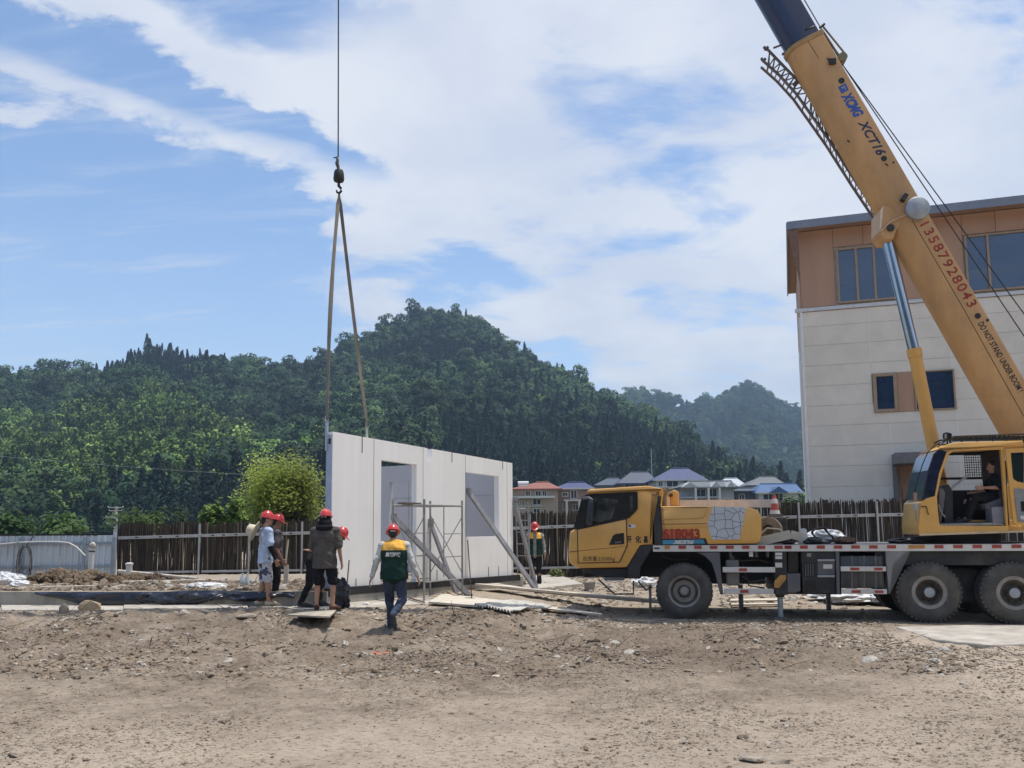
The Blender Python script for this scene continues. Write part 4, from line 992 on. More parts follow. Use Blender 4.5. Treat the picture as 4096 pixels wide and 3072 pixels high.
part(MB().xz(loop_round(poly1([(1447, 388), (1730, 397), (1712, 520), (1676, 680), (1440, 682), (1408, 610), (1400, 540), (1420, 460)]), .012), -.02, -.014), 'honeycomb_panel', honey(), hood)
part(MB().xz(poly1([(1440, 386), (1448, 386), (1402, 538), (1440, 684), (1428, 684), (1388, 540)]), -.02, -.016), 'panel_edge', mat('edge_cream', (.62, .50, .30), .6), hood)
REDB = mat('paint_red_pale', (.50, .13, .05), .6, .15, 9)
part(MB().xz(poly1([(995, 592), (1270, 588), (1272, 668), (995, 674)]), -.021, -.0185), 'number_ground', REDB, hood)
lett1('618043', 996, 670, 1328, 82, REDP, -.017, hood, bold=.012)
part(MB().xz(poly1([(988, 674), (1378, 670), (1400, 727), (992, 731)]), -.021, -.016), 'nameplate', BLKP, hood)
part(MB().xz(poly1([(996, 687), (1358, 681), (1370, 718), (998, 724)]), -.016, -.013), 'nameplate_band', TEALP, hood)
lett1('XCT16', 1082, 719, 1275, 28, WHT, -.012, hood, shear=.35, bold=.008)
# ---- deck
xa = t1(910, 740)[0]; XR = -7.5
part(MB().box(((xa + XR) / 2, -1.25, 1.325), (xa - XR, 2.44, .06)), 'deck', GREY)
edge = part(MB().box(((xa + XR) / 2, -.012, 1.295), (xa - XR, .03, .115)), 'deck_edge', WHT)
part(MB().box(((xa + XR) / 2, -2.488, 1.295), (xa - XR, .03, .115)), 'deck_edge', WHT)
part(MB().xz(loop_round(poly1([(920, 752), (970, 752), (970, 766), (920, 766)]), .01), .003, .008), 'edge_slot', BLKP, edge)
k = 0
for a, b in [(1015, 1062), (1138, 1204), (1276, 1342), (1415, 1480), (1555, 1626), (1698, 1764), (1840, 1905), (1985, 2060), (2075, 2135)]:
    part(MB().box(((t1(a, 752)[0] + t1(b, 752)[0]) / 2, .006, t1(a, 750)[1]), (t1(a, 750)[0] - t1(b, 750)[0], .008, .058)), 'reflector', AMB if k == 0 else REDR, edge); k += 1
for a, b in [(80, 128), (190, 248), (314, 374), (440, 502), (568, 632), (700, 763), (832, 898), (990, 1045), (1048, 1110), (1182, 1248), (1320, 1390), (1462, 1532), (1606, 1676), (1750, 1822)]:
    part(MB().box(((t2(a, 885)[0] + t2(b, 885)[0]) / 2, .006, 1.313), (t2(a, 885)[0] - t2(b, 885)[0], .008, .058)), 'reflector', AMB if a in (990, 1048) else REDR, edge)
part(MB().box(((1.9 + XR) / 2, -1.25, .98), (1.9 - XR, .9, .5)), 'chassis', DARK)
part(MB().box((-5.3, -1.25, 1.12), (3.9, 2.3, .26)), 'rear_frame', DARK)
part(MB().box((-2.2, -1.35, .82), (1.2, 1.9, .75)), 'gear_housing', DARK)
part(MB().box((-.9, -1.4, .85), (1.2, 1.2, .5)), 'engine_sump', DARK)
# ---- fairings and fenders
part(MB().xz(poly1([(905, 733), (800, 737), (682, 932), (690, 1025), (790, 1032), (800, 930), (905, 760)]), -.03, -.5, .015), 'wheel_fairing', DARK)
part(MB().xz(loop_round(poly1([(1298, 796), (1502, 792), (1514, 985), (1535, 1170), (1506, 1170), (1462, 988), (1432, 890), (1370, 830)]), .03), -.01, -.42, .012), 'mudguard', GREY)
part(MB().xz(poly1([(250, 938), (690, 930), (700, 1030), (560, 1035), (420, 1010), (330, 985)]), -.15, -2.2, .03), 'bumper_underside', DARK)
part(MB().xz(loop_round(poly1([(470, 1020), (655, 1018), (650, 1046), (480, 1048)], .0), .01), -.05, -.12), 'step_plate', GREY)
part(MB().tube([q(430, 1035, -.06), q(570, 1165, -.06), q(738, 1162, -.06), q(738, 1045, -.06)], .018, 6), 'step_frame', DARK)
part(MB().tube([q(780, 1050, -.06), q(850, 1130, -.06), q(900, 1095, -.06)], .018, 6), 'hose', DARK)
part(MB().cyl(q(885, 1080, -.08), (q(888, 1310, -.08).x, -.08, .0), .026, .022, 8), 'prop_stick', mat('stick_grey', (.12, .115, .11), .7))
part(MB().xz(loop_round(poly2([(823, 922), (1020, 920), (930, 970), (882, 1030), (872, 1190), (852, 1252), (835, 1100)]), .02), -.01, -.6, .012), 'mudguard', mat('plastic_light', (.24, .24, .245), .6, .1, 3, dirt=.3))
# ---- steps, tanks, boxes between the axles
def bar_ref(p, q_, h, reds, f=t1, name='step_bar'):
    a, b = f(*p), f(*q_); z = (a[1] + b[1]) / 2
    o = part(MB().box(((a[0] + b[0]) / 2, -.02, z), (a[0] - b[0], .05, h)), name, WHT, bevel=.008)
    for r0, r1 in reds:
        xa_, xb_ = f(r0, p[1])[0], f(r1, p[1])[0]; part(MB().box(((xa_ + xb_) / 2, .007, z), (xa_ - xb_, .008, h * .55)), 'reflector', REDR, o)
bar_ref((1528, 950), (1992, 948), .095, [(1672, 1742)]); bar_ref((1540, 1140), (1980, 1140), .095, [(1682, 1755)])
bar_ref((492, 1061), (826, 1061), .085, [(562, 628), (738, 800)], t2); bar_ref((502, 1228), (832, 1228), .085, [(572, 638), (742, 806)], t2)
m = MB(); a = t1(1620, 1090, -.12); z1 = t1(1620, 862, -.12)[1]
m.box((a[0], -.22, (a[1] + z1) / 2), (.24, .22, z1 - a[1])); jc = part(m, 'fluid_tank', mat('tank_grey', (.20, .19, .175), .6, .15, dirt=.4), bevel=.03)
part(MB().cyl((a[0], -.22, z1), (a[0], -.22, z1 + .06), .055, None, 10), 'tank_cap', GREY, jc)
part(MB().box((t1(1780, 812)[0], -.05, t1(1780, 812)[1]), (.07, .03, .09)), 'tag_plate', WHT)
a, b = t1(1990, 790), t1(2078, 1150)
oh = part(MB().box(((a[0] + b[0]) / 2 - .02, -.20, (1.235 + .46) / 2), (.22, .36, 1.235 - .46)), 'outrigger_box', DARK, bevel=.01)
for y in (810, 842, 908): 
    c = t1(2024, y); part(MB().box((c[0], -.012, c[1]), (.12, .02, .05 if y < 900 else .085)), 'warning_label', WHT, oh)
c = t2(45, 1245); jl = part(MB().cyl((c[0] - .01, -.18, .03), (c[0] - .01, -.18, .46), .048, None, 16), 'outrigger_leg', PIN, smooth=50)
part(MB().lathe([(.03, -.04), (.15, -.03), (.15, .0), (.06, .03)], (c[0] - .01, -.18, .03), (0, 0, 1), 16), 'foot_plate', GREY, jl)
part(MB().cyl((c[0] - .01, -.18, .41), (c[0] - .01, -.18, .50), .075, .1, 16), 'leg_collar', DARK, oh)
part(MB().xz(loop_round(poly2([(2, 1150), (45, 1106), (88, 1106), (86, 1140), (38, 1200), (0, 1200)]), .015), -.02, .03, .006), 'yellow_flap', mat('flap_yellow', (.45, .25, .06), .6, .15), oh)
part(MB().xz(poly2([(75, 1098), (196, 1095), (196, 1225), (150, 1242), (78, 1236)]), -.03, -.5, .015), 'battery_box', GREY)
part(MB().xz(poly2([(110, 935), (182, 935), (182, 1092), (110, 1092)]), -.12, -.4), 'dark_recess', BLK)
bx = part(MB().xz(poly2([(200, 932), (458, 932), (458, 1245), (215, 1245)]), -.04, -.6, .015), 'tool_cabinet', DARK)
for r in ([(222, 1020), (306, 1020), (306, 1120), (222, 1120)], [(230, 1150), (312, 1150), (312, 1225), (230, 1225)]): part(MB().xz(poly2(r), -.045, -.036), 'cabinet_grille', BLK, bx)
for i in range(4): part(MB().xz(poly2([(232 + i * 18, 1025), (238 + i * 18, 1025), (238 + i * 18, 1116), (232 + i * 18, 1116)]), -.036, -.03), 'grille_bar', GREY, bx)
for y0, y1 in ((990, 1004), (1108, 1122)): part(MB().xz(poly2([(322, y0), (448, y0), (448, y1), (322, y1)]), -.045, .0), 'cabinet_ledge', PIN, bx)
part(MB().xz(poly2([(325, 1008), (448, 1008), (448, 1104), (325, 1104)]), -.042, -.034), 'cabinet_door', GREY, bx); part(MB().xz(poly2([(365, 1028), (432, 1028), (432, 1060), (365, 1060)]), -.034, -.03), 'warning_label', WHT, bx)
part(MB().xz(poly2([(245, 945), (275, 945), (275, 972), (245, 972)]), -.042, -.034), 'warning_label', RIMM, bx)
part(MB().xz(poly2([(455, 930), (482, 930), (486, 1250), (465, 1250)]), -.01, -.5), 'support_plate', GREY)
tk = part(MB().xz(loop_round(poly2([(488, 965), (808, 965), (822, 1205), (495, 1205)]), .03), -.05, -.62, .03), 'fuel_tank', mat('tank_dark', (.075, .075, .078), .5, .2, 3, streak=(7, 1, .2), metal=.3), smooth=40)
for x in (570, 660, 745): part(MB().xz(poly2([(x, 964), (x + 14, 964), (x + 16, 1206), (x + 2, 1206)]), -.05, -.043), 'tank_strap', GREY, tk)
c = t2(484, 1300); part(MB().cyl((c[0] - .1, -2.2, 0), (c[0] - .1, -2.2, .5), .05, None, 12), 'outrigger_leg', PIN)
c = t1(1690, 1220, -2.2); part(MB().cyl((c[0], -2.2, 0), (c[0], -2.2, .5), .05, None, 12), 'outrigger_leg', PIN)
for k, pts in enumerate(([(1560, 830), (1700, 870), (1850, 860), (1985, 900)], [(1700, 1010), (1780, 1060), (1880, 1040), (1975, 1075)], [(1690, 840), (1720, 960), (1760, 1090), (1900, 1110)], [(990, 830), (1100, 860), (1230, 850)])):
    part(MB().tube([q(x, y, -.30 - .08 * k) for x, y in pts], .016 + .004 * (k % 2), 6), 'air_hose', GREY if k % 2 else RUB, smooth=60)
for x in (1600, 1830, 1930): part(MB().box((t1(x, 800)[0], -.25, 1.19), (.05, .3, .12)), 'deck_bracket', GREY)
# ---- wheels
def wheel(x, z, R, front, yout, sgn=1, dual=False):
    """sgn=1: outer face looks to +y"""
    w_ = .29; ax = (0, sgn, 0)
    if front: prof = [(.10, -.10), (.20, -.09), (.255, -.02), (.29, -.005), (.30, -.03), (.275, -.06), (.275, -w_)]
    else: prof = [(.05, -.13), (.175, -.13), (.215, -.09), (.225, -.02), (.285, -.008), (.30, -.03), (.275, -.06), (.275, -w_)]
    r = part(MB().lathe(prof, (x, yout, z), ax, 32), 'wheel', RIMM, smooth=45)
    ty = MB(); ty.lathe([(.285, -.012), (.33, .004), (.40, .008), (R - .07, -.008), (R - .02, -.03), (R, -.06), (R, -w_ + .03), (R - .02, -w_), (.30, -w_), (.285, -w_ + .03)], (x, yout, z), ax, 48, True)
    t = part(ty, 'tyre', RUB, r, smooth=50)
    tr = MB()
    for i in range(40):
        a = 2 * math.pi * i / 40; c_, s_ = math.cos(a), math.sin(a)
        for yy in (-.075, -w_ + .075): tr.box((x + c_ * (R - .006), yout + sgn * yy, z + s_ * (R - .006)), (.03, .11, .045), Matrix.Rotation(-a, 3, 'Y'))
    part(tr, 'tread', RUB, r)
    h = MB()
    if front:
        h.lathe([(.0, .035), (.06, .03), (.075, .0), (.085, -.06), (.09, -.08)], (x, yout, z), ax, 24)
    else:
        h.lathe([(.0, .0), (.095, -.004), (.105, -.02), (.11, -.10), (.17, -.12)], (x, yout, z), ax, 24)
    for i in range(10):
        a = 2 * math.pi * i / 10; rr = .135 if front else .155
        h.cyl((x + rr * math.cos(a), yout - sgn * .10, z + rr * math.sin(a)), (x + rr * math.cos(a), yout - sgn * (.045 if front else .085), z + rr * math.sin(a)), .017, None, 6)
    part(h, 'hub', RIMM if front else HUBD, r, smooth=40)
    if front: part(MB().lathe([(.085, -.078), (.085, -.070), (.118, -.078), (.118, -.086)], (x, yout, z), ax, 24, True), 'hub_ring', HUBD, r); part(MB().lathe([(.20, -.082), (.202, -.078), (.25, -.018), (.252, -.03)], (x, yout, z), ax, 28, True), 'rim_well', HUBD, r)
    if not front:
        part(MB().lathe([(.0, .004), (.08, .003), (.092, -.01)], (x, yout, z), ax, 20), 'hub_cap', PIN, r, smooth=40)
        part(MB().lathe([(.218, -.05), (.222, -.03), (.12, -.118), (.12, -.125)], (x, yout, z), ax, 28, True), 'dish', HUBD, r, smooth=60)
    if dual: part(MB().lathe([(.28, 0), (R - .05, 0), (R, -.04), (R, -.24), (R - .05, -.27), (.28, -.27)], (x, yout - sgn * .32, z), ax, 36, True), 'tyre', RUB, r, smooth=50)
wheel(.0, .508, .512, True, -.0); wheel(-.0, .508, .512, True, -2.5, -1)
for x in (-4.185, -5.53): wheel(x, .522, .525, False, .0, 1, True); wheel(x, .522, .525, False, -2.5, -1, True)
part(MB().box((-4.86, -.75, .62), (.55, .5, .62)), 'suspension', DARK, bevel=.04)
part(MB().cyl((0, -.3, .5), (0, -2.2, .5), .09, None, 10), 'axle', DARK)
for x in (-4.185, -5.53): part(MB().cyl((x, -.6, .52), (x, -1.9, .52), .11, None, 10), 'axle', DARK)
# ================================================================ slewing upper part
SLEW = R_(6.0); UL = V3(-5.0, -1.25, 0); UO = TF.world(UL.x, UL.y, 0); UFm = Frame(UO, TYAW + SLEW)
MU = Matrix.Translation(UL) @ Matrix.Rotation(SLEW, 4, 'Z')      # upper frame -> truck frame
def upart(mb, name, mt, parent=None, **k): mb.xf(MU); return part(mb, name, mt, parent, **k)
YC = 1.12
c7 = lambda x, y, yy=YC: UFm.loc(*C7(x, y), yy)
def poly7(pts, yy=YC): return [c7(*p, yy) for p in pts]
CABI = mat('cab_inside', (.030, .031, .036), .8, .2, 4)
upart(MB().cyl((0, 0, 1.35), (0, 0, 1.56), .72, None, 28), 'slew_ring', DARK, smooth=40)
upart(MB().box((-1.3, -.05, 1.66), (2.7, 1.55, .22)), 'turntable', YEL, bevel=.02)
outer = [(255, 1462), (250, 1350), (280, 1030), (360, 972), (462, 945), (520, 640), (620, 362), (690, 322), (1385, 292), (1440, 1425)]
inner = [(535, 1336), (520, 1310), (505, 1150), (497, 1050), (490, 960), (552, 640), (650, 388), (712, 346), (1338, 326), (1412, 1340)]
A = poly7(outer); B = poly7(inner); n = 10; vs = []
for yy in (YC, YC - .06):
    vs += [(p[0], yy, p[1]) for p in A] + [(p[0], yy, p[1]) for p in B]
fs = []
for i in range(n):
    j = (i + 1) % n; fs += [(i, j, n + j, n + i), (2 * n + i, 3 * n + i, 3 * n + j, 2 * n + j), (i, 2 * n + i, 2 * n + j, j), (n + i, n + j, 3 * n + j, 3 * n + i)]
uc = upart(MB().add(vs, fs), 'crane_cab', YEL)
YF = .20      # far side of the crane cab
upart(MB().xz(poly7([(330, 1462), (330, 1352), (1640, 1330), (1640, 1420), (420, 1462)]), YC - .061, YF, .02), 'cab_floor', YEL, uc)
upart(MB().xz(poly7([(262, 1470), (264, 1440), (1640, 1398), (1640, 1425)]), YC + .012, YC - .03), 'cab_skirt', mat('skirt_pale', (.60, .46, .28), .5, .1), uc)
upart(MB().xz(loop_round(poly7([(262, 1455), (252, 1355), (281, 1030), (330, 985), (420, 950), (470, 948), (480, 1000), (400, 1060), (375, 1440)]), .02, 2), YC - .061, YF, .02), 'nose_panel', YEL, uc, smooth=40)
upart(MB().xz(loop_round(poly7([(500, 325), (560, 290), (650, 250), (760, 228), (1640, 206), (1640, 288), (690, 320), (600, 335)]), .02, 2), YC + .015, YF - .01, .03), 'roof', YEL, uc, smooth=40)
gl = poly7([(296, 985), (330, 800), (376, 600), (446, 392), (520, 322)]); gi = poly7([(468, 940), (500, 760), (545, 560), (595, 410), (622, 352)])
NG = mat('cab_navy_glass', (.016, .020, .055), .05, .3, spec=1.0, coat=1.0)
upart(MB().xz(gl + gi[::-1], YC - .01, YC - .03), 'side_glass', NG, uc)
m = MB()
for (a, b), (c, d) in zip(gl[:-1], gl[1:]): m.prism([(a, YC - .031, b), (c, YC - .031, d), (c - .03, YC - .031, d - .005), (a - .03, YC - .031, b - .005)], (0, -(YC - YF - .08), 0))
upart(m, 'windscreen', NG, uc)
for s in (1,): upart(MB().tube([V3(a - .004, YC - .004, b) for a, b in gl], .012, 6), 'glass_seal', BLK, uc)
upart(MB().box((c7(1400, 900)[0] - .02, (YC + YF) / 2, 2.35), (.05, YC - YF - .08, 1.35)), 'back_wall', CABI, uc)
# far side with two windows
W0 = poly7([(590, 405), (1175, 405), (1175, 690), (545, 690)], YF); W1 = poly7([(620, 728), (1175, 728), (1175, 862), (600, 862)], YF)
xl_, xr_ = c7(440, 900, YF)[0], c7(1400, 900, YF)[0]; zt_, zbm = c7(900, 318, YF)[1], c7(900, 1350, YF)[1]
zw = [W0[0][1], W0[2][1], W1[0][1], W1[2][1]]; xw0, xw1 = W0[3][0], W0[1][0]
m = MB()
def fb(x0, x1, z0, z1): m.box(((x0 + x1) / 2, YF + .02, (z0 + z1) / 2), (abs(x1 - x0), .04, abs(z1 - z0)))
fb(xl_, xr_, zt_, zw[0]); fb(xl_, xr_, zw[1] + .001, zw[2]); fb(xl_, xr_, zw[3], zbm); fb(xw1, xr_, zw[0], zw[1]); fb(xw1, xr_, zw[2], zw[3])
upart(m, 'far_side', CABI, uc)
m = MB(); gx0, gx1 = c7(868, 500, YF)[0], c7(1170, 500, YF)[0]
for i in range(11): x = gx0 + (gx1 - gx0) * i / 10; m.cyl((x, YF - .03, zw[0]), (x, YF - .03, zw[1]), .006, None, 5)
for i in range(10): z = zw[0] + (zw[1] - zw[0]) * i / 9; m.cyl((gx0, YF - .036, z), (gx1, YF - .036, z), .006, None, 5)
upart(m, 'window_mesh', BLK, uc)
# inside: seat, console, levers
P7 = lambda x, y, yy: (lambda p: V3(p[0], yy, p[1]))(c7(x, y, yy))
ymid = .70
upart(MB().xz(loop_round(poly7([(500, 850), (550, 830), (590, 900), (570, 1100), (530, 1330), (500, 1330)], .9), .02), .95, .4, .02), 'dash_panel', GREY, uc)
upart(MB().xz(loop_round(poly7([(540, 840), (640, 790), (690, 880), (700, 1330), (580, 1330)], .8), .02), .85, .35, .02), 'console', CABI, uc)
upart(MB().tube([P7(660, 860, .8), P7(820, 730, .8), P7(935, 650, .8)], .022, 6), 'control_arm', mat('grey_arm', (.32, .32, .34), .5), uc)
seat = upart(MB().xz(loop_round(poly7([(1040, 1060), (1300, 960), (1345, 1000), (1330, 1120), (1080, 1130)], ymid), .03), ymid + .26, ymid - .26, .03), 'seat', mat('seat_grey', (.13, .13, .14), .8, .15), uc, smooth=50)
upart(MB().xz(loop_round(poly7([(1290, 1000), (1345, 980), (1380, 500), (1330, 480)], ymid), .03), ymid + .24, ymid - .24, .04), 'seat_back', MATS['seat_grey'], uc, smooth=50)
upart(MB().xz(poly7([(1205, 1088), (1372, 1082), (1388, 1305), (1225, 1312)], YC - .1), YC - .07, YC - .35, .01), 'control_box', mat('box_lavender', (.20, .20, .23), .6), uc)
upart(MB().xz(poly7([(535, 1312), (1220, 1296), (1395, 1310), (1400, 1330), (540, 1338)]), YC - .065, YC - .4), 'door_sill', mat('sill_dirty', (.36, .34, .30), .6, .15, 8), uc)
upart(MB().tube([P7(510, 1055, YC - .1), P7(535, 1130, YC - .1), P7(560, 1180, YC - .1), P7(600, 1222, YC - .1)], .014, 6), 'grab_bar', RIMM, uc)
upart(MB().xz(poly7([(540, 1330), (1400, 1322), (1400, 1300), (540, 1312)]), YC - .42, YF + .05), 'dark_floor_cover', CABI, uc)
upart(MB().box((c7(900, 1340)[0], (YC + YF) / 2 - .1, c7(900, 1318)[1] + .03), (1.5, YC - YF - .18, .02)), 'dark_floor_cover', CABI, uc)  # dark cover added over the yellow floor so the cab inside looks shaded
# slid-back door
A = poly7([(1392, 322), (1640, 305), (1640, 1330), (1540, 1335), (1500, 1290), (1470, 1050), (1405, 400)], YC + .04); B = poly7([(1462, 372), (1640, 362), (1640, 770), (1550, 752), (1500, 720), (1490, 690), (1465, 410)], YC + .04)
m = MB(); n = 7; vs = []
for yy in (YC + .06, YC + .02): vs += [(p[0], yy, p[1]) for p in A] + [(p[0], yy, p[1]) for p in B]
fs = []
for i in range(n):
    j = (i + 1) % n; fs += [(i, j, n + j, n + i), (2 * n + i, 3 * n + i, 3 * n + j, 2 * n + j), (i, 2 * n + i, 2 * n + j, j), (n + i, n + j, 3 * n + j, 3 * n + i)]
dr = upart(m.add(vs, fs), 'sliding_door', YEL, uc)
upart(MB().xz(B, YC + .035, YC + .045), 'door_glass', mat('door_glass_green', (.010, .022, .024), .05, .2, spec=.9, coat=1), dr)
upart(MB().xz(loop_round(poly7([(1505, 840), (1640, 850), (1640, 1290), (1555, 1285), (1530, 1100)], YC + .04), .02), YC + .06, YC + .075), 'door_liner', mat('liner_grey', (.25, .25, .26), .7, .1), dr)
upart(MB().xz(poly7([(1588, 1015), (1640, 1015), (1640, 1150), (1600, 1145)], YC + .04), YC + .075, YC + .085), 'door_pocket', BLK, dr); upart(MB().xz(poly7([(1582, 1205), (1640, 1205), (1640, 1255), (1590, 1252)], YC + .04), YC + .075, YC + .085), 'label_plate', WHT, dr)
# roof guard, mirror, wipers, front lamp post
m = MB(); r0 = P7(620, 200, .95); r1 = P7(1660, 125, .95); r2 = P7(680, 215, .95); r3 = P7(1660, 200, .95)
for yy in (1.0, .35):
    m.tube([V3(r0.x, yy, r0.z), V3(P7(700, 158, .95).x, yy, P7(700, 158, .95).z), V3(r1.x, yy, r1.z)], .016, 6); m.tube([V3(r2.x, yy, r2.z), V3(r3.x, yy, r3.z)], .012, 6)
    for x in (800, 1215, 1620): p = P7(x, 148, .95); m.tube([V3(p.x, yy, p.z), V3(p.x, yy, p.z - .12)], .014, 6)
upart(m, 'roof_guard', BLK, uc)
m = MB()
for i in range(16):
    x = 700 + i * 62; a = P7(x, 205, 1.0); b = P7(x + 75, 148, 1.0); m.bar(V3(a.x, 1.0, a.z), V3(b.x, 1.0, b.z), .012, .014); m.bar(V3(b.x, 1.0, b.z), V3(b.x, .35, b.z), .02, .02)
upart(m, 'guard_slats', BLK, uc)
mm = upart(MB().xz(loop_round(poly7([(578, 105), (610, 98), (668, 112), (680, 130), (672, 180), (590, 192), (578, 170)], 1.0), .02), 1.05, .95, .01), 'mirror', BLK, uc)
upart(MB().xz(loop_round(poly7([(590, 120), (622, 115), (620, 180), (592, 182)], 1.05), .015), 1.05, 1.056), 'mirror_glass', RIMM, mm)
upart(MB().tube([P7(660, 185, 1.0), P7(672, 240, 1.0)], .02, 6), 'mirror_arm', BLK, mm)
upart(MB().tube([P7(x, y, 1.08) for x, y in ((195, 890), (240, 700), (300, 520), (370, 360), (460, 270), (540, 230), (640, 200))], .009, 6), 'cable', BLK, uc)
upart(MB().tube([P7(x, y, .9) for x, y in ((380, 560), (440, 400), (520, 280), (600, 215), (660, 190))], .009, 6), 'cable', BLK, uc)
lp = upart(MB().cyl(P7(203, 1000, 1.08), P7(200, 898, 1.08), .03, None, 10), 'marker_lamp', mat('lamp_pink', (.36, .20, .14), .5), uc)
upart(MB().cyl(P7(205, 1125, 1.08), P7(205, 1040, 1.08), .032, None, 10), 'lamp_body', PIN, lp); upart(MB().cyl(P7(220, 1280, 1.08), P7(205, 1125, 1.08), .014, None, 8), 'lamp_stem', RIMM, lp)
upart(MB().tube([P7(280, 1085, YC), P7(350, 1082, YC + .02), P7(378, 1190, YC + .03)], .012, 6), 'latch', BLK, uc)
# engine deck and counterweight behind the cab (mostly beyond the frame)
upart(MB().box((-2.1, -.25, 2.1), (1.5, 1.7, .75)), 'winch_housing', YEL, bevel=.04)
upart(MB().box((-3.0, -.0, 1.75), (.5, 2.3, .75)), 'counterweight', YEL, bevel=.05)
# ---- boom
c4b = lambda x, y, yy=.30: UFm.loc(*C4(x, y), yy); c5b = lambda x, y, yy=.30: UFm.loc(*C5(x, y), yy)
lo1 = Vector(c4b(345, 330)); lo2 = Vector(c4b(925, 1365)); up1 = Vector(c4b(560, 200)); up2 = Vector(c5b(1010, 160)); up3 = Vector(c5b(1655, 1262))
bd = (up1 - up3).normalized(); bn = Vector((-bd.y, bd.x)) if -bd.y < 0 else Vector((bd.y, -bd.x))     # bn points to the upper (right-hand) side
BH = (up1 - lo1).dot(bn)
foot = up3 - bd * 1.3 - bn * BH * .5
tipL = ((UFm.loc(*V8(727, 0), 0)[0]) - foot.x) / bd.x
print('boom', math.degrees(math.atan2(bd.y, bd.x)), 'depth', BH, 'length', tipL, 'foot', foot)
def boom_sec(s0, s1, H, W, off=0.0):
    """U-shaped box section along the boom between distances s0 and s1; off = shift of its top from the base section's top"""
    hf = [(W, H), (W * 1.03, H - .03), (W * 1.03, H * .50), (W * .985, H * .34), (W * .86, H * .19), (W * .62, H * .08), (W * .30, H * .015)]; prof = hf + [(-a, b) for a, b in hf[::-1]]
    vs = []
    for s in (s0, s1):
        for w_, h in prof:
            p = foot + bd * s + bn * (BH * .5 - off - H + h); vs.append((p.x, w_, p.y))
    n = len(prof); return MB().add(vs, [(i, (i + 1) % n, n + (i + 1) % n, n + i) for i in range(n)] + [tuple(range(n - 1, -1, -1)), tuple(range(n, 2 * n))])
sE = (up1 - foot).dot(bd)
boom = upart(boom_sec(-.3, sE, BH, .29), 'boom_base', YEL2, smooth=28)
upart(boom_sec(sE - .07, sE + .02, BH + .04, .31, -.02), 'boom_collar', mat('collar', (.40, .25, .10), .5), boom, smooth=28)
b2 = upart(boom_sec(sE - 1, sE + 7.6, BH * .90, .255, .035), 'boom_section', NAVY, smooth=28)
b3 = upart(boom_sec(sE + 6, sE + 15, BH * .80, .22, .07), 'boom_section', NAVY, smooth=28)
b4 = upart(boom_sec(sE + 14, tipL - .2, BH * .70, .19, .10), 'boom_section', YEL2, smooth=28)
tp = foot + bd * tipL
hd = upart(MB().cyl((tp.x, -.16, tp.y), (tp.x, .16, tp.y), .24, None, 20), 'boom_head_sheave', DARK)
upart(MB().bar((tp.x - bd.x * .6, 0, tp.y - bd.y * .6), (tp.x + bd.x * .1, 0, tp.y + bd.y * .1), .42, .3, (0, 1, 0)), 'boom_head', YEL2, hd)
def bp(s, h, yy): p = foot + bd * s + bn * h; return V3(p.x, yy, p.y)
def s_of(p): return (Vector(p) - foot).dot(bd)
def h_of(p): return (Vector(p) - foot).dot(bn)
YB = .301
# seam lines, dots and fittings on the boom side
upart(MB().tube([V3(a, YB, b) for a, b in (c5b(910, 205), c5b(1250, 790), c5b(1659, 1520))], .006, 5), 'boom_seam', LB, boom)
upart(MB().tube([V3(a, YB, b) for a, b in (c4b(445, 235), c4b(540, 390))], .005, 5), 'boom_seam', LB, boom)
for p, r in ((c4b(690, 535), .06), (c4b(972, 1052), .055), (c4b(1035, 1078), .02), (c5b(1352, 852), .055), (c5b(1417, 880), .028)):
    upart(MB().cyl((p[0], YB - .01, p[1]), (p[0], YB + .006, p[1]), r, None, 14), 'boom_plug', BLKP, boom)
for p, q_ in (((595, 385), (612, 405)), ((728, 930), (745, 945)), ((980, 1085), (1000, 1100))):
    a, b = c4b(*p), c4b(*q_); upart(MB().bar((a[0], YB, a[1]), (b[0], YB, b[1]), .02, .02), 'boom_bracket', BLKP, boom)
p = c4b(628, 412); upart(MB().box((p[0], YB + .02, p[1]), (.13, .05, .11)), 'boom_lamp', BLKP, boom)
a, b = c5b(870, 55), c5b(845, 95); upart(MB().bar((a[0], YB + .04, a[1]), (b[0], YB + .04, b[1]), .08, .14, (0, 1, 0)), 'work_lamp', BLK, boom)
p = c5b(950, 140, .36); dm = upart(MB().lathe([(.12, -.08), (.215, -.08), (.22, -.05), (.22, .07), (.19, .09), (.0, .095)], (p[0], .34, p[1]), (0, 1, 0), 28), 'pivot_drum', PIN, boom, smooth=45)
# cylinder bracket under the boom
k1, k2 = c4b(975, 1350), c4b(945, 1545)
br_ = [c4b(975, 1355), c4b(945, 1395), c4b(945, 1530), c4b(975, 1585), c4b(1040, 1580), c4b(1060, 1520), c4b(1130, 1420)]
upart(MB().xz(br_, .27, -.27, .02), 'cylinder_bracket', YEL2, boom)
upart(MB().xz([c4b(972, 1360), c4b(948, 1395), c4b(946, 1535), c4b(958, 1500)], .275, .265), 'bracket_edge', mat('edge_pale', (.66, .55, .42), .5), boom)
upart(MB().tube([V3(a, .30, b) for a, b in (c4b(950, 1535), c4b(1010, 1475), c4b(1115, 1425))], .014, 6), 'bracket_rim', mat('edge_pale2', (.60, .45, .28), .5), boom)
pn = c4b(985, 1545, .0)
upart(MB().cyl((pn[0], -.30, pn[1]), (pn[0], .30, pn[1]), .07, None, 16), 'rod_pin', DARK, boom)
r_top = V3(pn[0], 0, pn[1]); rj = UFm.loc(*C5(930, 1085), 0); r_mid = V3(rj[0], 0, rj[1]); rb = UFm.loc(*C5(1042, 1640), 0); r_bot = V3(rb[0], 0, rb[1])
dirc = (r_bot - r_mid).normalized()
upart(MB().cyl(r_top, r_mid, .105, None, 20), 'cylinder_rod', CHR, smooth=50)
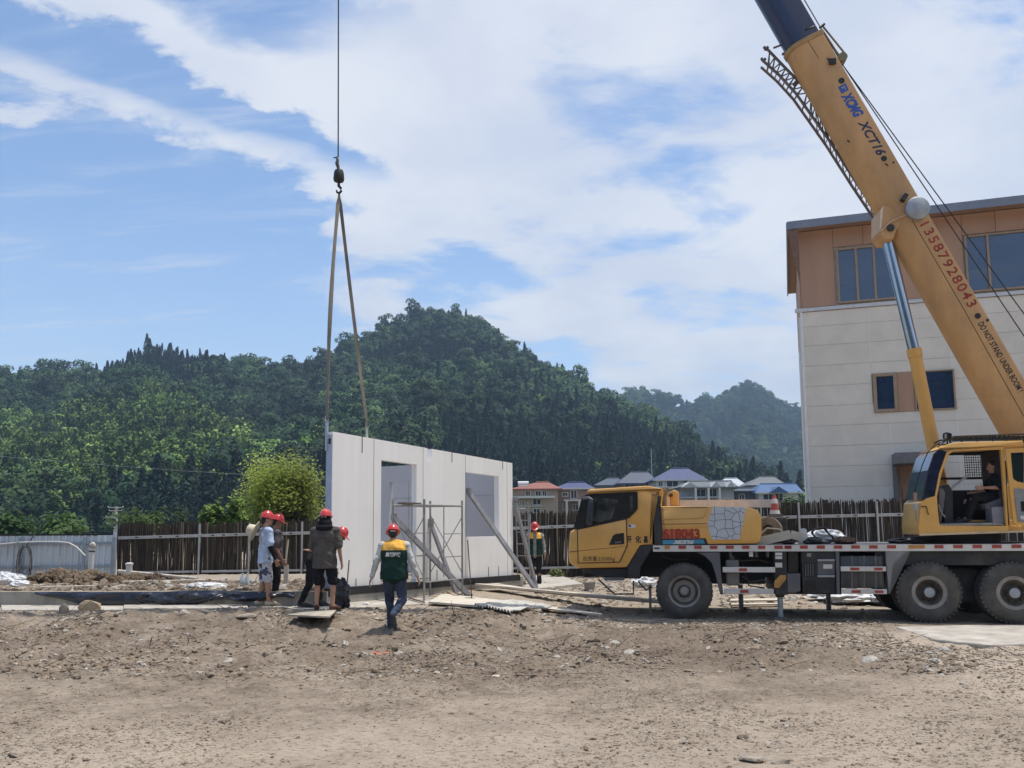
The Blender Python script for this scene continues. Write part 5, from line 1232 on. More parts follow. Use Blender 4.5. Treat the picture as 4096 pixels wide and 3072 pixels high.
cy = upart(MB().cyl(r_mid, r_mid + dirc * 3.2, .118, None, 20), 'lift_cylinder', YEL, smooth=50)
upart(MB().cyl(r_mid - dirc * .04, r_mid + dirc * .12, .135, None, 20), 'cylinder_gland', YEL, cy, smooth=50)
upart(MB().tube([V3(a, .06, b) for a, b in (c5b(820, 340, .1), c5b(870, 430, .1), c5b(960, 620, .1))], .016, 6), 'hydraulic_hose', RUB, boom)
# hoist ropes above the boom
ra = UFm.loc(*C4(705, 440), 0); rb_ = UFm.loc(*C5(1659, 985), 0); rc_ = UFm.loc(*C5(1659, 838), 0)
for end in (rb_, rc_):
    d = Vector(end) - Vector(ra); e = Vector(ra) + d * 1.25; upart(MB().tube([(ra[0], .0, ra[1]), (e.x, 0, e.y)], .011, 5), 'hoist_rope', BLKP)
e0 = UFm.loc(*C4(540, 165), 0); d = (bd * (tipL - sE - .3)); h0 = h_of(e0)
upart(MB().tube([(ra[0], 0, ra[1]), (e0[0], 0, e0[1]), tuple(bp(tipL - .2, BH * .5 + .12, 0))], .011, 5), 'hoist_rope', BLKP)
fr = MB(); a = P4 = lambda x, y, yy: (lambda p: V3(p[0], yy, p[1]))(UFm.loc(*C4(x, y), yy))
for yy in (.10, -.10):
    fr.tube([P4(560, 195, 0) * 1 + V3(0, yy, 0), P4(705, 375, 0) + V3(0, yy, 0), P4(690, 440, 0) + V3(0, yy, 0)], .02, 6); fr.tube([P4(555, 215, 0) + V3(0, yy, 0), P4(665, 385, 0) + V3(0, yy, 0)], .014, 6)
gd = upart(fr, 'rope_guide', mat('guide_olive', (.20, .19, .13), .7), boom)
p = P4(690, 395, 0); upart(MB().cyl(p + V3(0, .12, 0), p + V3(0, -.12, 0), .09, None, 14), 'guide_sheave', MATS['guide_olive'], gd)
upart(MB().tube([P4(545, 185, .2), P4(578, 158, .2)], .025, 6), 'collar_lug', BLKP, boom); upart(MB().tube([P4(450, 200, .25), P4(510, 178, .25)], .03, 6), 'collar_lug', DARK, boom)
# stowed lattice jib along the far side of the boom
JB = mat('jib_steel', (.15, .12, .115), .6, .15, 4)
yj0, yj1 = -.18, -.42
def ch(pts, yy): return [P4(x, y, 0) * 1 + V3(0, yy, 0) for x, y in pts]
cA = [(948, 1400), (800, 1180), (620, 900), (400, 590), (290, 470), (180, 372)]; cB = [(930, 1330), (830, 1160), (650, 880), (520, 660), (430, 520), (330, 420), (205, 290)]
m = MB()
for yy in (yj0, yj1): m.tube(ch(cA, yy), .028, 6)
for yy in (yj0,): m.tube(ch(cB, yy), .028, 6)
jb = upart(m, 'lattice_jib', JB)
m = MB(); rg = random.Random(3)
def lerp_poly(pts, t):
    k = t * (len(pts) - 1); i = min(int(k), len(pts) - 2); f = k - i; return (pts[i][0] * (1 - f) + pts[i + 1][0] * f, pts[i][1] * (1 - f) + pts[i + 1][1] * f)
for i in range(20):
    a = lerp_poly(cA, (i + .5) / 21); b = lerp_poly(cB, i / 20.5); c = lerp_poly(cB, (i + 1) / 20.5)
    A_, B_, C_ = P4(*a, 0) + V3(0, yj0, 0), P4(*b, 0) + V3(0, yj0, 0), P4(*c, 0) + V3(0, yj0, 0); D_ = P4(*a, 0) + V3(0, yj1, 0)
    m.tube([B_, A_], .014, 5); m.tube([A_, C_], .014, 5); m.tube([D_, C_], .012, 5); m.tube([A_, D_], .012, 5)
upart(m, 'lattice_bars', JB, jb)
m = MB()
for x, y, dx, dy in ((200, 300, -14, -22), (200, 300, 12, -22), (182, 375, -14, -20), (182, 375, 14, -18)): m.tube([P4(x, y, 0) + V3(0, yj0, 0), P4(x + dx, y + dy, 0) + V3(0, yj0, 0)], .03, 6)
upart(m, 'jib_fork', JB, jb)
for a_, b_, r_ in ((P4(240, 318, yj0), P4(318, 288, 0), .02), (P4(300, 360, yj0), P4(345, 340, 0), .03), (P4(405, 500, yj0), P4(470, 520, 0), .05), (P4(375, 565, yj0), P4(420, 520, yj0), .05)): upart(MB().tube([a_, b_], r_, 6), 'jib_bracket', JB, jb)
# lettering on the boom: reads downwards along it
def blett(body, f, p0, p1, size, mt, **k):
    a = Vector(f(*p0)); b = Vector(f(*p1)); d = b - a; up_ = Vector((-d.y, d.x)) if Vector((-d.y, d.x)).dot(bn) > 0 else Vector((d.y, -d.x))
    M = MU @ plane_M((a.x, YB + .001, a.y), (d.x, 0, d.y), (up_.x, 0, up_.y)); return text_part(body, size / .72, M, mt, boom, width=d.length, **k)
a, b = Vector(c4b(672, 600)), Vector(c4b(710, 636)); 
def bquad(f, pts, y0, y1): return MB().xz([f(*p) for p in pts], y0, y1)
upart(bquad(c4b, [(668, 578), (716, 552), (738, 596), (690, 622)], YB - .01, YB + .003), 'emblem', BLUP, boom)
upart(bquad(c4b, [(685, 583), (712, 570), (722, 598)], YB + .003, YB + .006), 'emblem_mark', mat('emblem_pale', (.45, .36, .25), .5), boom)
upart(bquad(c4b, [(697, 586), (711, 580), (715, 592)], YB + .006, YB + .008), 'emblem_mark', BLUP, boom)
blett('XCMG', c4b, (688, 634), (782, 784), .19, BLUP, shear=.2, bold=.014)
blett('XCT16', c4b, (798, 812), (934, 1040), .175, mat('paint_navy', (.02, .03, .08), .5), shear=.3, bold=.006)
blett('13587928043', c5b, (968, 250), (1292, 800), .19, mat('paint_maroon', (.32, .035, .022), .6, .25, 9), space=1.2, bold=.002)
blett('DO NOT STAND UNDER BOOM !', c5b, (1352, 905), (1622, 1362), .115, BLKP, bold=.002)
# falls of rope down to the hook
HK = at(*V8(732, 380), 17.2)
tw = MU @ V3(tp.x, 0, tp.y)
tw_w = TF.world(tw.x + .0, tw.y, tw.z)
hook_top = HK + V3(-.02, 0, .42)
loc_h = Vector(TF.loc(0, 0)) if False else None
def to_truck(w):
    d = w - TO; return V3(TF.c * d.x + TF.s * d.y, -TF.s * d.x + TF.c * d.y, w.z)
part(MB().tube([V3(tw.x + .2, tw.y, tw.z), to_truck(hook_top)], .014, 6), 'hoist_rope', BLKP)
# ================================================================ hook block and slings
hb = thing('hook_block', 'black overhaul ball with hook hanging on the crane rope', 'hook', HK)
BLKM = mat('hook_black', (.02, .018, .018), .55, .2, 8)
MB().lathe([(.03, .13), (.085, .12), (.105, .06), (.115, -.08), (.10, -.12), (.04, -.14)], (0, 0, 0), (0, 0, 1), 18).build('ball_weight', BLKM, hb, smooth=45)
MB().tube([(-.05, 0, .42), (-.03, 0, .34), (-.045, 0, .28), (-.02, 0, .20), (0, 0, .12)], [.02, .035, .04, .035, .03], 8).build('wedge_socket', mat('socket_grey', (.10, .10, .095), .6), hb, smooth=60)
MB().tube([(-.12, 0, .40), (-.02, 0, .405)], .012, 6).build('rope_clip', BLKM, hb)
MB().tube([(0, 0, -.13), (.0, 0, -.22), (.045, 0, -.27), (.055, 0, -.33), (.02, 0, -.375), (-.03, 0, -.36), (-.05, 0, -.31)], [.03, .03, .028, .028, .028, .024, .014], 8).build('hook', BLKM, hb, smooth=60)
SL = mat('webbing', (.26, .235, .19), .85, .2, 6, streak=(1, 1, .2), dirt=.3, dirtcol=(.1, .08, .06))
def sling(label, end, twist, w0=.075):
    top = HK + V3(.01, 0, -.36); t = thing('webbing_sling', label, 'sling', end, 0, 'lifting slings')
    m = MB(); n = 40; d = end - top; perp = V3(1, .15, 0).normalized(); vs = []
    for i in range(n + 1):
        s = i / n; c = top + d * s + V3(-.05, 0, 0) * math.sin(math.pi * s) * (1 if twist > 0 else .2)
        a = twist * math.sin(s * 5.2 + .4) * .9; wv = (perp * math.cos(a) + V3(-perp.y, perp.x, 0) * math.sin(a)) * w0 * .5 * (1 if .03 < s < .97 else .45)
        nv = wv.cross(d).normalized() * .006
        vs += [c + wv + nv - end, c - wv + nv - end, c - wv - nv - end, c + wv - nv - end]
    fs = [(4 * i + a, 4 * i + (a + 1) % 4, 4 * i + 4 + (a + 1) % 4, 4 * i + 4 + a) for i in range(n) for a in range(4)] + [(3, 2, 1, 0), (4 * n, 4 * n + 1, 4 * n + 2, 4 * n + 3)]
    m.add(vs, fs).build('strap', SL, t)
    MB().tube([(-.03, 0, .10), (-.035, 0, .02), (0, 0, -.03), (.035, 0, .02), (.03, 0, .10)], .012, 6).build('shackle', STEEL, t, smooth=60)
sling('pale webbing sling from the hook to the post at the left end of the wall', WF.world(.06, .12, 3.80), 1.0, .085)
sling('right hand webbing sling from the hook to the strap on the panel top', WF.world(1.17, .07, 3.78), -.5, .07)
# ================================================================ people
def capsule(mb, a, b, ra, rb, n=12, k=4):
    a, b = Vector(a), Vector(b); x, y, z = frame_of(b - a); vs = []; fs = []; rings = []
    for i in range(1, k + 1): t = math.pi / 2 * (1 - i / k); rings.append((a - z * ra * math.sin(t), ra * math.cos(t)))
    for i in range(0, k): t = math.pi / 2 * i / k; rings.append((b + z * rb * math.sin(t), rb * math.cos(t)))
    for c, r in rings: vs += [c + (x * math.cos(2 * math.pi * i / n) + y * math.sin(2 * math.pi * i / n)) * r for i in range(n)]
    m = len(rings)
    for j in range(m - 1): fs += [(j * n + i, j * n + (i + 1) % n, (j + 1) * n + (i + 1) % n, (j + 1) * n + i) for i in range(n)]
    A = len(vs); vs += [a - z * ra, b + z * rb]
    fs += [(A, (i + 1) % n, i) for i in range(n)] + [(A + 1, (m - 1) * n + i, (m - 1) * n + (i + 1) % n) for i in range(n)]
    mb.add(vs, fs); return mb
def fuse(mb, name, mt, parent, voxel=.011, smooth=4, wrinkle=0.0, split=None):
    """weld overlapping closed shapes into one continuous surface"""
    me = mb.mesh('tmp'); o = bpy.data.objects.new('tmp', me); COL.objects.link(o)
    r = o.modifiers.new('r', 'REMESH'); r.mode = 'VOXEL'; r.voxel_size = voxel
    s = o.modifiers.new('s', 'SMOOTH'); s.factor = .5; s.iterations = smooth
    dg = bpy.context.evaluated_depsgraph_get(); m2 = bpy.data.meshes.new_from_object(o.evaluated_get(dg))
    bpy.data.objects.remove(o); bpy.data.meshes.remove(me)
    n = len(m2.vertices); co = np.empty(n * 3); m2.vertices.foreach_get('co', co); co = co.reshape(-1, 3)
    if wrinkle:
        no = np.empty(n * 3); m2.vertices.foreach_get('normal', no); no = no.reshape(-1, 3)
        w = (fbm(co[:, 0] * 9 + co[:, 2] * 7, co[:, 2] * 16 + co[:, 1] * 9, 3, 5) - .5) * 2
        co = co + no * (w * wrinkle)[:, None]; m2.vertices.foreach_set('co', co.ravel()); m2.update()
    m2.materials.clear()
    for q in (mt if isinstance(mt, (list, tuple)) else [mt]): m2.materials.append(q)
    m2.polygons.foreach_set('use_smooth', [True] * len(m2.polygons))
    if split:
        cen = np.empty(len(m2.polygons) * 3); m2.polygons.foreach_get('center', cen); cen = cen.reshape(-1, 3)
        m2.polygons.foreach_set('material_index', np.asarray(split(cen), np.int32))
    m2.name = name
    return link(name, m2, parent)
SKIN = mat('skin', (.42, .235, .155), .55, .08, 6); SKIN2 = mat('skin_tan', (.33, .175, .11), .55, .1, 6)
HAIR = mat('hair_black', (.012, .010, .009), .5, .3, 30)
HELM = mat('helmet_red', (.60, .040, .034), .28, .05, 3, coat=.6)
def cloth(name, c, **k): return mat(name, c, .9, k.pop('var', .16), k.pop('scale', 9), .5, 14, spec=.2, dirt=.25, dirtcol=tuple(min(1, q * .75 + .05) for q in c), **k)
BASE = dict(pelvis=(0, 0, .95), waist=(0, .0, 1.09), chest=(0, .005, 1.29), neck=(0, -.015, 1.475), head=(0, .015, 1.625),
            shR=(.18, 0, 1.415), elR=(.235, -.03, 1.13), wrR=(.25, .03, .885), shL=(-.18, 0, 1.415), elL=(-.235, -.03, 1.13), wrL=(-.25, .03, .885),
            hipR=(.09, 0, .92), knR=(.10, .02, .49), anR=(.105, -.03, .085), toR=(.125, .14, .035), hipL=(-.09, 0, .92), knL=(-.10, .02, .49), anL=(-.105, -.03, .085), toL=(-.125, .14, .035))
def person(label, loc, rotz, H=1.72, pose=None, skin=SKIN, top=None, sleeve=.45, hem=.84, bottom=None, leg=.95, shoes=None, vest=None, head_rot=(0, 0, 0), helmet=True, hand_pose=None, barefoot_mat=None, sleeve_mat=None, fat=1.0, long_sleeve=False, group='people on the site', extra=None, hood=None):
    J = {k: Vector(v) for k, v in BASE.items()}
    for k, v in (pose or {}).items(): J[k] = Vector(v)
    s = H / 1.75; J = {k: v * s for k, v in J.items()}
    t = thing('person', label, 'person', loc, rotz, group)
    hr = Euler([R_(a) for a in head_rot]).to_matrix(); hc = J['head']
    up = (J['neck'] - J['chest']).normalized()
    def hp(x, y, z): return hc + hr @ (Vector((x, y, z)) * s)
    b = MB()
    # head with jaw, brow, nose and ears
    b.ell(hp(0, -.008, .022), (.076 * s, .096 * s, .098 * s), hr); b.ell(hp(0, .022, -.045), (.058 * s, .066 * s, .068 * s), hr)
    capsule(b, hp(0, .085, .015), hp(0, .108, -.022), .011 * s, .016 * s, 8, 3); capsule(b, hp(-.04, .078, .028), hp(.04, .078, .028), .014 * s, .014 * s, 8, 3)
    capsule(b, hp(-.018, .086, -.052), hp(.018, .086, -.052), .010 * s, .010 * s, 8, 3); b.ell(hp(0, .078, -.088), (.024 * s, .02 * s, .02 * s), hr)
    for e in (-1, 1): b.ell(hp(e * .078, -.008, -.005), (.012 * s, .024 * s, .034 * s), hr)
    capsule(b, J['neck'] - up * .03, hp(0, -.015, -.05), .062 * s, .055 * s)
    # trunk
    def trunk(mb, g, reach=1.0):
        c, w, p = J['chest'], J['waist'], J['pelvis']; ax = (J['neck'] - p).normalized(); R = Matrix(frame_of(ax, (0, 1, 0))).transposed() if abs(ax.z) < .93 else None
        mb.ell(c, ((.175 + g) * s * fat, (.115 + g) * s * fat, (.20 + g) * s), R); mb.ell(w, ((.152 + g) * s * fat, (.108 + g) * s * fat, (.18 + g) * s), R); mb.ell(p, ((.165 + g) * s * fat, (.115 + g) * s * fat, (.14 + g) * s), R)
        for sd in 'RL': capsule(mb, J['neck'] * .6 + c * .4, (J['neck'] * .6 + c * .4).lerp(J['sh' + sd] - Vector((0, 0, .01)) * s, reach), (.07 + g) * s, (.058 + g * (1 if reach > .9 else .75)) * s)
    trunk(b, 0)
    for sd, e in (('R', 1), ('L', -1)):
        sh, el, wr = J['sh' + sd], J['el' + sd], J['wr' + sd]
        capsule(b, sh, el, .052 * s, .041 * s); capsule(b, el, wr, .041 * s, .027 * s)
        # hand: palm, four fingers with a knuckle bend, thumb off the side of the palm
        hpz = (hand_pose or {}).get(sd, {}); d = (Vector(hpz['dir']) if 'dir' in hpz else (wr - el)).normalized()
        pn = Vector(hpz.get('palm', (-e, .2, 0))); pn = (pn - d * pn.dot(d)).normalized(); lat = d.cross(pn).normalized()
        thumb_side = lat if lat.y > 0 else -lat
        if 'thumb' in hpz: thumb_side = (lat if lat.dot(Vector(hpz['thumb'])) > 0 else -lat)
        R = Matrix((lat, pn, d)).transposed(); pc = wr + d * .052 * s
        b.ell(pc, (.042 * s, .018 * s, .055 * s), R, 12, 8)
        curl = hpz.get('curl', .5); spread = hpz.get('spread', .12)
        for i, L in enumerate((.072, .082, .076, .058)):
            o = (i - 1.5) * .0205 * s; a0 = wr + d * .095 * s + thumb_side * -o
            dd = (d + thumb_side * (-(i - 1.5) * spread) + pn * curl * .5).normalized(); a1 = a0 + dd * L * .5 * s; d2 = (dd + pn * curl * .9).normalized(); a2 = a1 + d2 * L * .5 * s
            capsule(b, a0, a1, .0095 * s, .009 * s, 8, 3); capsule(b, a1, a2, .009 * s, .0075 * s, 8, 3)
        a0 = wr + d * .035 * s + thumb_side * .030 * s; a1 = a0 + (d * .6 + thumb_side * .75 + pn * .3).normalized() * .040 * s; a2 = a1 + (d * .95 + thumb_side * .25 + pn * .35).normalized() * .03 * s
        capsule(b, a0, a1, .012 * s, .0105 * s, 8, 3); capsule(b, a1, a2, .0105 * s, .008 * s, 8, 3)
        hi, kn, an, to = J['hip' + sd], J['kn' + sd], J['an' + sd], J['to' + sd]
        capsule(b, hi, kn, .082 * s * fat, .055 * s); capsule(b, kn, an, .055 * s, .038 * s); cf = kn.lerp(an, .30) + (an - kn).cross(Vector((1, 0, 0))).normalized() * -.014 * s
        b.ell(cf, (.052 * s, .056 * s, .11 * s)); capsule(b, an, to, .04 * s, .03 * s)
    fuse(b, 'body', skin, t, .0085, 3)
    for e in (-1, 1):
        MB().ell(hp(e * .031, .083, .008), (.011 * s, .006 * s, .006 * s), hr, 8, 6).build('eye', BLKP, t, smooth=60)
    MB().ell(hp(0, .094, -.051), (.022 * s, .005 * s, .004 * s), hr, 8, 5).build('mouth', mat('lips', (.22, .08, .06), .6), t, smooth=60)
    hm_ = MB(); hm_.ell(hp(0, -.02, .04), (.083 * s, .097 * s, .092 * s), hr); hm_.ell(hp(0, -.06, -.02), (.072 * s, .055 * s, .075 * s), hr); fuse(hm_, 'hair', HAIR, t, .012, 2)
    if top:
        m = MB(); trunk(m, .022)
        if hem is not None:
            p = J['pelvis'].copy(); p.z = hem * s; w = J['waist']; R = None
            n = 20; rings = []
            for k_ in range(5):
                f = k_ / 4; c = w.lerp(p, f); rings.append((c, (.175 + .018 * f) * s * fat, (.132 + .012 * f) * s * fat))
            vs = [(c.x + rx * math.cos(2 * math.pi * i / n), c.y + ry * math.sin(2 * math.pi * i / n), c.z) for c, rx, ry in rings for i in range(n)]
            fs = [(j * n + i, j * n + (i + 1) % n, (j + 1) * n + (i + 1) % n, (j + 1) * n + i) for j in range(4) for i in range(n)] + [tuple(range(n)), tuple(range(5 * n - 1, 4 * n - 1, -1))]
            m.add(vs, fs)
        for sd in 'RL':
            sh, el, wr = J['sh' + sd], J['el' + sd], J['wr' + sd]
            if long_sleeve: capsule(m, sh, el, .07 * s, .056 * s); capsule(m, el, el.lerp(wr, .93), .056 * s, .041 * s)
            else: e2 = sh.lerp(el, sleeve * 1.55); capsule(m, sh, e2, .072 * s, .082 * s)
        fuse(m, 'shirt', top, t, .012, 2, .013)
    if sleeve_mat:
        for sd in 'RL':
            m = MB(); capsule(m, J['sh' + sd].lerp(J['el' + sd], .4), J['el' + sd], .056 * s, .050 * s); capsule(m, J['el' + sd], J['el' + sd].lerp(J['wr' + sd], .95), .050 * s, .036 * s); fuse(m, 'arm_sleeve', sleeve_mat, t, .011, 3, .004)
    if vest:
        m = MB(); trunk(m, .036, .82); p = J['pelvis'].copy(); p.z = .86 * s; w = J['waist']; n = 20
        vs = [(c.x + rx * math.cos(2 * math.pi * i / n), c.y + ry * math.sin(2 * math.pi * i / n), c.z) for c, rx, ry in ((w, .185 * s * fat, .145 * s * fat), (p, .196 * s * fat, .156 * s * fat)) for i in range(n)]
        m.add(vs, [(i, (i + 1) % n, n + (i + 1) % n, n + i) for i in range(n)] + [tuple(range(n)), tuple(range(2 * n - 1, n - 1, -1))])
        yz = (J['chest'].z + .045 * s)
        o = fuse(m, 'vest', vest['mats'], t, .012, 2, .010, split=lambda c: np.where(c[:, 2] > yz, 1, 0) if not vest.get('open') else np.where((np.abs(c[:, 0]) < .045 * s) & (c[:, 1] > 0), 2, np.where(c[:, 2] > yz, 1, 0)))
        if vest.get('text'):
            yb = J['chest'].y - (.115 + .034) * s * fat - .012
            M = plane_M((-.125 * s, yb, J['chest'].z - .05 * s), (1, 0, 0), (0, 0, 1)); text_part(vest['text'], .075 * s, M, mat('print_white', (.8, .8, .78), .7), o, width=.25 * s, bold=.003)
    if bottom:
        m = MB(); p = J['pelvis']; m.ell(p - Vector((0, 0, .02)) * s, (.178 * s * fat, .13 * s * fat, .13 * s))
        for sd in 'RL':
            hi, kn, an = J['hip' + sd], J['kn' + sd], J['an' + sd]
            if leg < .6: capsule(m, hi, hi.lerp(kn, leg * 2), .098 * s * fat, .094 * s)
            else: capsule(m, hi, kn, .096 * s * fat, .075 * s); capsule(m, kn, kn.lerp(an, .97), .075 * s, .062 * s)
        fuse(m, 'shorts' if leg < .6 else 'trousers', bottom, t, .012, 2, .015)
    for sd in 'RL':
        an, to = J['an' + sd], J['to' + sd]; m = MB(); d = (to - an); f = Vector((d.x, d.y, d.z)).normalized()
        hl = an - f * .035 * s - Vector((0, 0, .035)) * s; capsule(m, hl, an.lerp(to, .5) - Vector((0, 0, .006)) * s, .043 * s, .046 * s); capsule(m, an.lerp(to, .4) - Vector((0, 0, .01)) * s, to + f * .05 * s, .047 * s, .036 * s)
        if shoes: fuse(m, 'shoe', shoes, t, .010, 2)
    if helmet:
        m = MB(); n = 28; vs = []; prof = [(1.16, 0), (1.15, .012), (1.0, .014)] + [(math.cos(a), .014 + .128 * math.sin(a)) for a in [math.pi / 2 * i / 7 for i in range(1, 7)]]
        for r, z in prof:
            for i in range(n):
                a = 2 * math.pi * i / n; fx = math.cos(a); fy = math.sin(a); vis = (.055 * max(0, fy) ** 2 if r > 1.05 else 0)
                vs.append(hp(.106 * r * fx, -.008 + .126 * r * fy + vis, .035 + z - (.012 * max(0, fy) if r > 1.05 else 0)))
        k_ = len(prof); fs = [(j * n + i, j * n + (i + 1) % n, (j + 1) * n + (i + 1) % n, (j + 1) * n + i) for j in range(k_ - 1) for i in range(n)] + [tuple(range(n - 1, -1, -1))]
        vs.append(hp(0, -.008, .035 + .143)); fs += [((k_ - 1) * n + i, (k_ - 1) * n + (i + 1) % n, k_ * n) for i in range(n)]
        m.add(vs, fs); he = m.build('helmet', HELM, t, smooth=50)
        m = MB()
        for x in (-.028, 0, .028): m.tube([hp(x, -.008 + .115 * math.cos(a), .035 + .018 + .125 * math.sin(a)) for a in [R_(28 + 12.5 * i) for i in range(11)]], .006 * s, 6)
        m.build('helmet_ridge', HELM, he, smooth=60)
        MB().box(hp(0, -.118, .012), (.09 * s, .02 * s, .03 * s), hr).build('helmet_strap', mat('strap_cream', (.45, .38, .28), .8), he, bevel=.006)
    if hood:
        m = MB(); m.ell(hp(0, -.02, -.02), (.108 * s, .12 * s, .11 * s), hr); m.ell(hp(0, -.03, -.10), (.135 * s, .13 * s, .11 * s), hr); m.ell(J['neck'] + Vector((0, -.04, -.01)) * s, (.16 * s, .13 * s, .075 * s)); fuse(m, 'neck_cover', hood, t, .012, 3, .006)
    if extra: extra(t, J, s, hp, hr)
    return t
GZ = lambda u, v, z: gnd(u, v, z)
# man with a straw hat on his back
BLUS = cloth('shirt_blue', (.52, .62, .80)); STRAW = mat('straw', (.66, .58, .42), .9, .08, 20, .4, 60)
def shorts_mat():
    m = cloth('shorts_print', (.58, .57, .60)); nt = m.node_tree; N = nt.nodes; L = nt.links; b = N['Principled BSDF']
    tc = N.new('ShaderNodeTexCoord'); n = N.new('ShaderNodeTexNoise'); L.new(tc.outputs['Object'], n.inputs['Vector']); n.inputs['Scale'].default_value = 9; n.inputs['Detail'].default_value = 1
    r = N.new('ShaderNodeMapRange'); L.new(n.outputs[0], r.inputs[0]); r.inputs[1].default_value = .54; r.inputs[2].default_value = .57
    mx = N.new('ShaderNodeMix'); mx.data_type = 'RGBA'; L.new(r.outputs[0], mx.inputs[0]); L.new(b.inputs['Base Color'].links[0].from_socket, mx.inputs[6]); mx.inputs[7].default_value = (.09, .09, .14, 1); L.new(mx.outputs[2], b.inputs['Base Color']); return m
def straw_hat(t, J, s, hp, hr):
    c = J['neck'] + Vector((-.05, -.20, -.06)); ax = Vector((-.45, -.85, .45)); prof = [(.205, -.02), (.21, -.012), (.12, .01), (.105, .06), (.09, .12), (.05, .145), (0, .15)]
    h = MB().lathe(prof, c, ax, 28).build('straw_hat', STRAW, t, smooth=50)
    MB().lathe([(.118, .012), (.112, .035), (.108, .035)], c, ax, 28).build('hat_band', mat('band_tan', (.5, .42, .3), .8), h, smooth=50)
    MB().tube([hp(-.07, .0, -.07), J['neck'] + Vector((-.02, .03, -.05)), c + Vector((.02, .06, .03))], .005, 5).build('hat_cord', BLKP, h)
p = GZ(1058, 2424, .28)
person('man in light blue T-shirt and patterned shorts, straw hat hanging on his back', p, R_(-58), 1.74, dict(elR=(.22, .02, 1.12), wrR=(.20, .13, .88), elL=(-.22, .05, 1.12), wrL=(-.16, .2, .95), anR=(.10, .05, .085), toR=(.12, .22, .035), anL=(-.10, -.10, .085), toL=(-.12, .07, .035), knL=(-.1, .0, .49)),
       top=BLUS, sleeve=.5, hem=.80, bottom=shorts_mat(), leg=.48, shoes=cloth('shoe_beige', (.55, .48, .38)), head_rot=(-8, 0, -8), sleeve_mat=cloth('sleeve_black', (.015, .016, .02)), extra=straw_hat)
p = GZ(1100, 2418, .28)
person('man in dark grey T-shirt and black trousers behind the man in blue', p, R_(-72), 1.69, dict(elR=(.22, -.02, 1.13), wrR=(.2, .1, .9)),
       skin=SKIN2, top=cloth('shirt_mauve', (.105, .090, .095)), sleeve=.5, hem=.84, bottom=cloth('trousers_black', (.018, .017, .019)), shoes=cloth('shoe_grey', (.16, .15, .14)), head_rot=(-18, 0, 5))
# man with his back to us, palm turned up
p = GZ(1296, 2452, .27) + V3(0, 0, .045)
person('man in olive grey T-shirt and black shorts seen from behind, black cover on his neck', p, R_(-3), 1.70, dict(elL=(-.255, .10, 1.10), wrL=(-.335, .27, 1.05), elR=(.255, -.01, 1.13), wrR=(.285, .05, .87), knR=(.15, .02, .49), anR=(.155, -.02, .085), toR=(.21, .14, .035), hipR=(.10, 0, .92), knL=(-.13, .02, .49), anL=(-.14, .0, .085), toL=(-.17, .17, .035), shR=(.2, 0, 1.41), shL=(-.2, 0, 1.41)),
       top=cloth('shirt_olive', (.105, .095, .085)), sleeve=.58, hem=.74, bottom=cloth('shorts_black', (.014, .014, .018)), leg=.47, shoes=cloth('sandal_brown', (.10, .05, .035)), hood=cloth('cover_black', (.010, .010, .013)), fat=1.16,
       hand_pose={'L': dict(dir=(-.9, .35, .1), palm=(0, -.2, 1), curl=.15, spread=.3, thumb=(0, -1, .4))}, head_rot=(-6, 0, 0))
# man stooping behind him
p = GZ(1222, 2428, .28)
person('stooping man in black behind the olive shirt man, only helmet and dark legs showing', p, R_(-90), 1.68, dict(pelvis=(0, .12, .88), waist=(0, .24, .99), chest=(0, .40, 1.13), neck=(0, .55, 1.27), head=(0, .66, 1.36), shR=(.18, .50, 1.20), shL=(-.18, .50, 1.20), elR=(.2, .42, .95), wrR=(.14, .52, .74), elL=(-.2, .42, .95), wrL=(-.14, .52, .74), hipR=(.09, .12, .85), hipL=(-.09, .12, .85), knR=(.13, .10, .45), anR=(.14, -.06, .085), toR=(.15, .12, .035), knL=(-.13, .28, .47), anL=(-.15, .20, .085), toL=(-.15, .37, .035)),
       skin=SKIN2, top=cloth('shirt_black', (.016, .016, .018)), hem=None, long_sleeve=True, bottom=MATS['trousers_black'], shoes=cloth('shoe_dark', (.05, .05, .055)), head_rot=(-35, 0, 0))
# worker walking away
def denim():
    m = cloth('jeans', (.055, .075, .12), var=.25, scale=5); return m
p = gnd(1575, 2535, .03)
person('worker in green vest with yellow shoulders and jeans walking away, nearest to the viewer', (p.x, p.y, TZ(p.x, p.y) + .0), R_(2), 1.70, dict(elR=(.30, -.03, 1.15), wrR=(.385, .02, .90), elL=(-.29, -.04, 1.14), wrL=(-.375, .0, .885), shR=(.195, 0, 1.415), shL=(-.195, 0, 1.415), hipR=(.09, 0, .92), knR=(.14, .05, .52), anR=(.01, -.27, .30), toR=(.035, -.20, .13), knL=(-.09, .16, .50), anL=(-.06, .16, .085), toL=(-.07, .33, .035), head=(-.03, .05, 1.60)),
       top=cloth('sleeve_white', (.58, .59, .56)), long_sleeve=True, hem=None, vest=dict(mats=[cloth('vest_green', (.014, .045, .035)), cloth('vest_yellow', (.86, .47, .09))], text='昊恒科技'), bottom=denim(), shoes=cloth('shoe_slate', (.075, .075, .078)), fat=1.2, head_rot=(-22, 0, 8))
# worker by the end of the wall, facing us
p = gnd(2142, 2347, .08)
person('worker with open green and yellow vest standing by the right end of the wall', p, R_(176), 1.74, dict(elR=(.25, -.02, 1.13), wrR=(.27, .05, .88), elL=(-.25, -.02, 1.13), wrL=(-.27, .05, .88)),
       skin=SKIN2, top=cloth('shirt_pale_camo', (.34, .33, .31), var=.4, scale=14), long_sleeve=True, hem=.85, vest=dict(mats=[MATS['vest_green'], MATS['vest_yellow'], cloth('shirt_greyish', (.26, .255, .24))], open=True), bottom=MATS['trousers_black'], shoes=MATS['shoe_dark'], head_rot=(-28, 0, 0), fat=1.04)
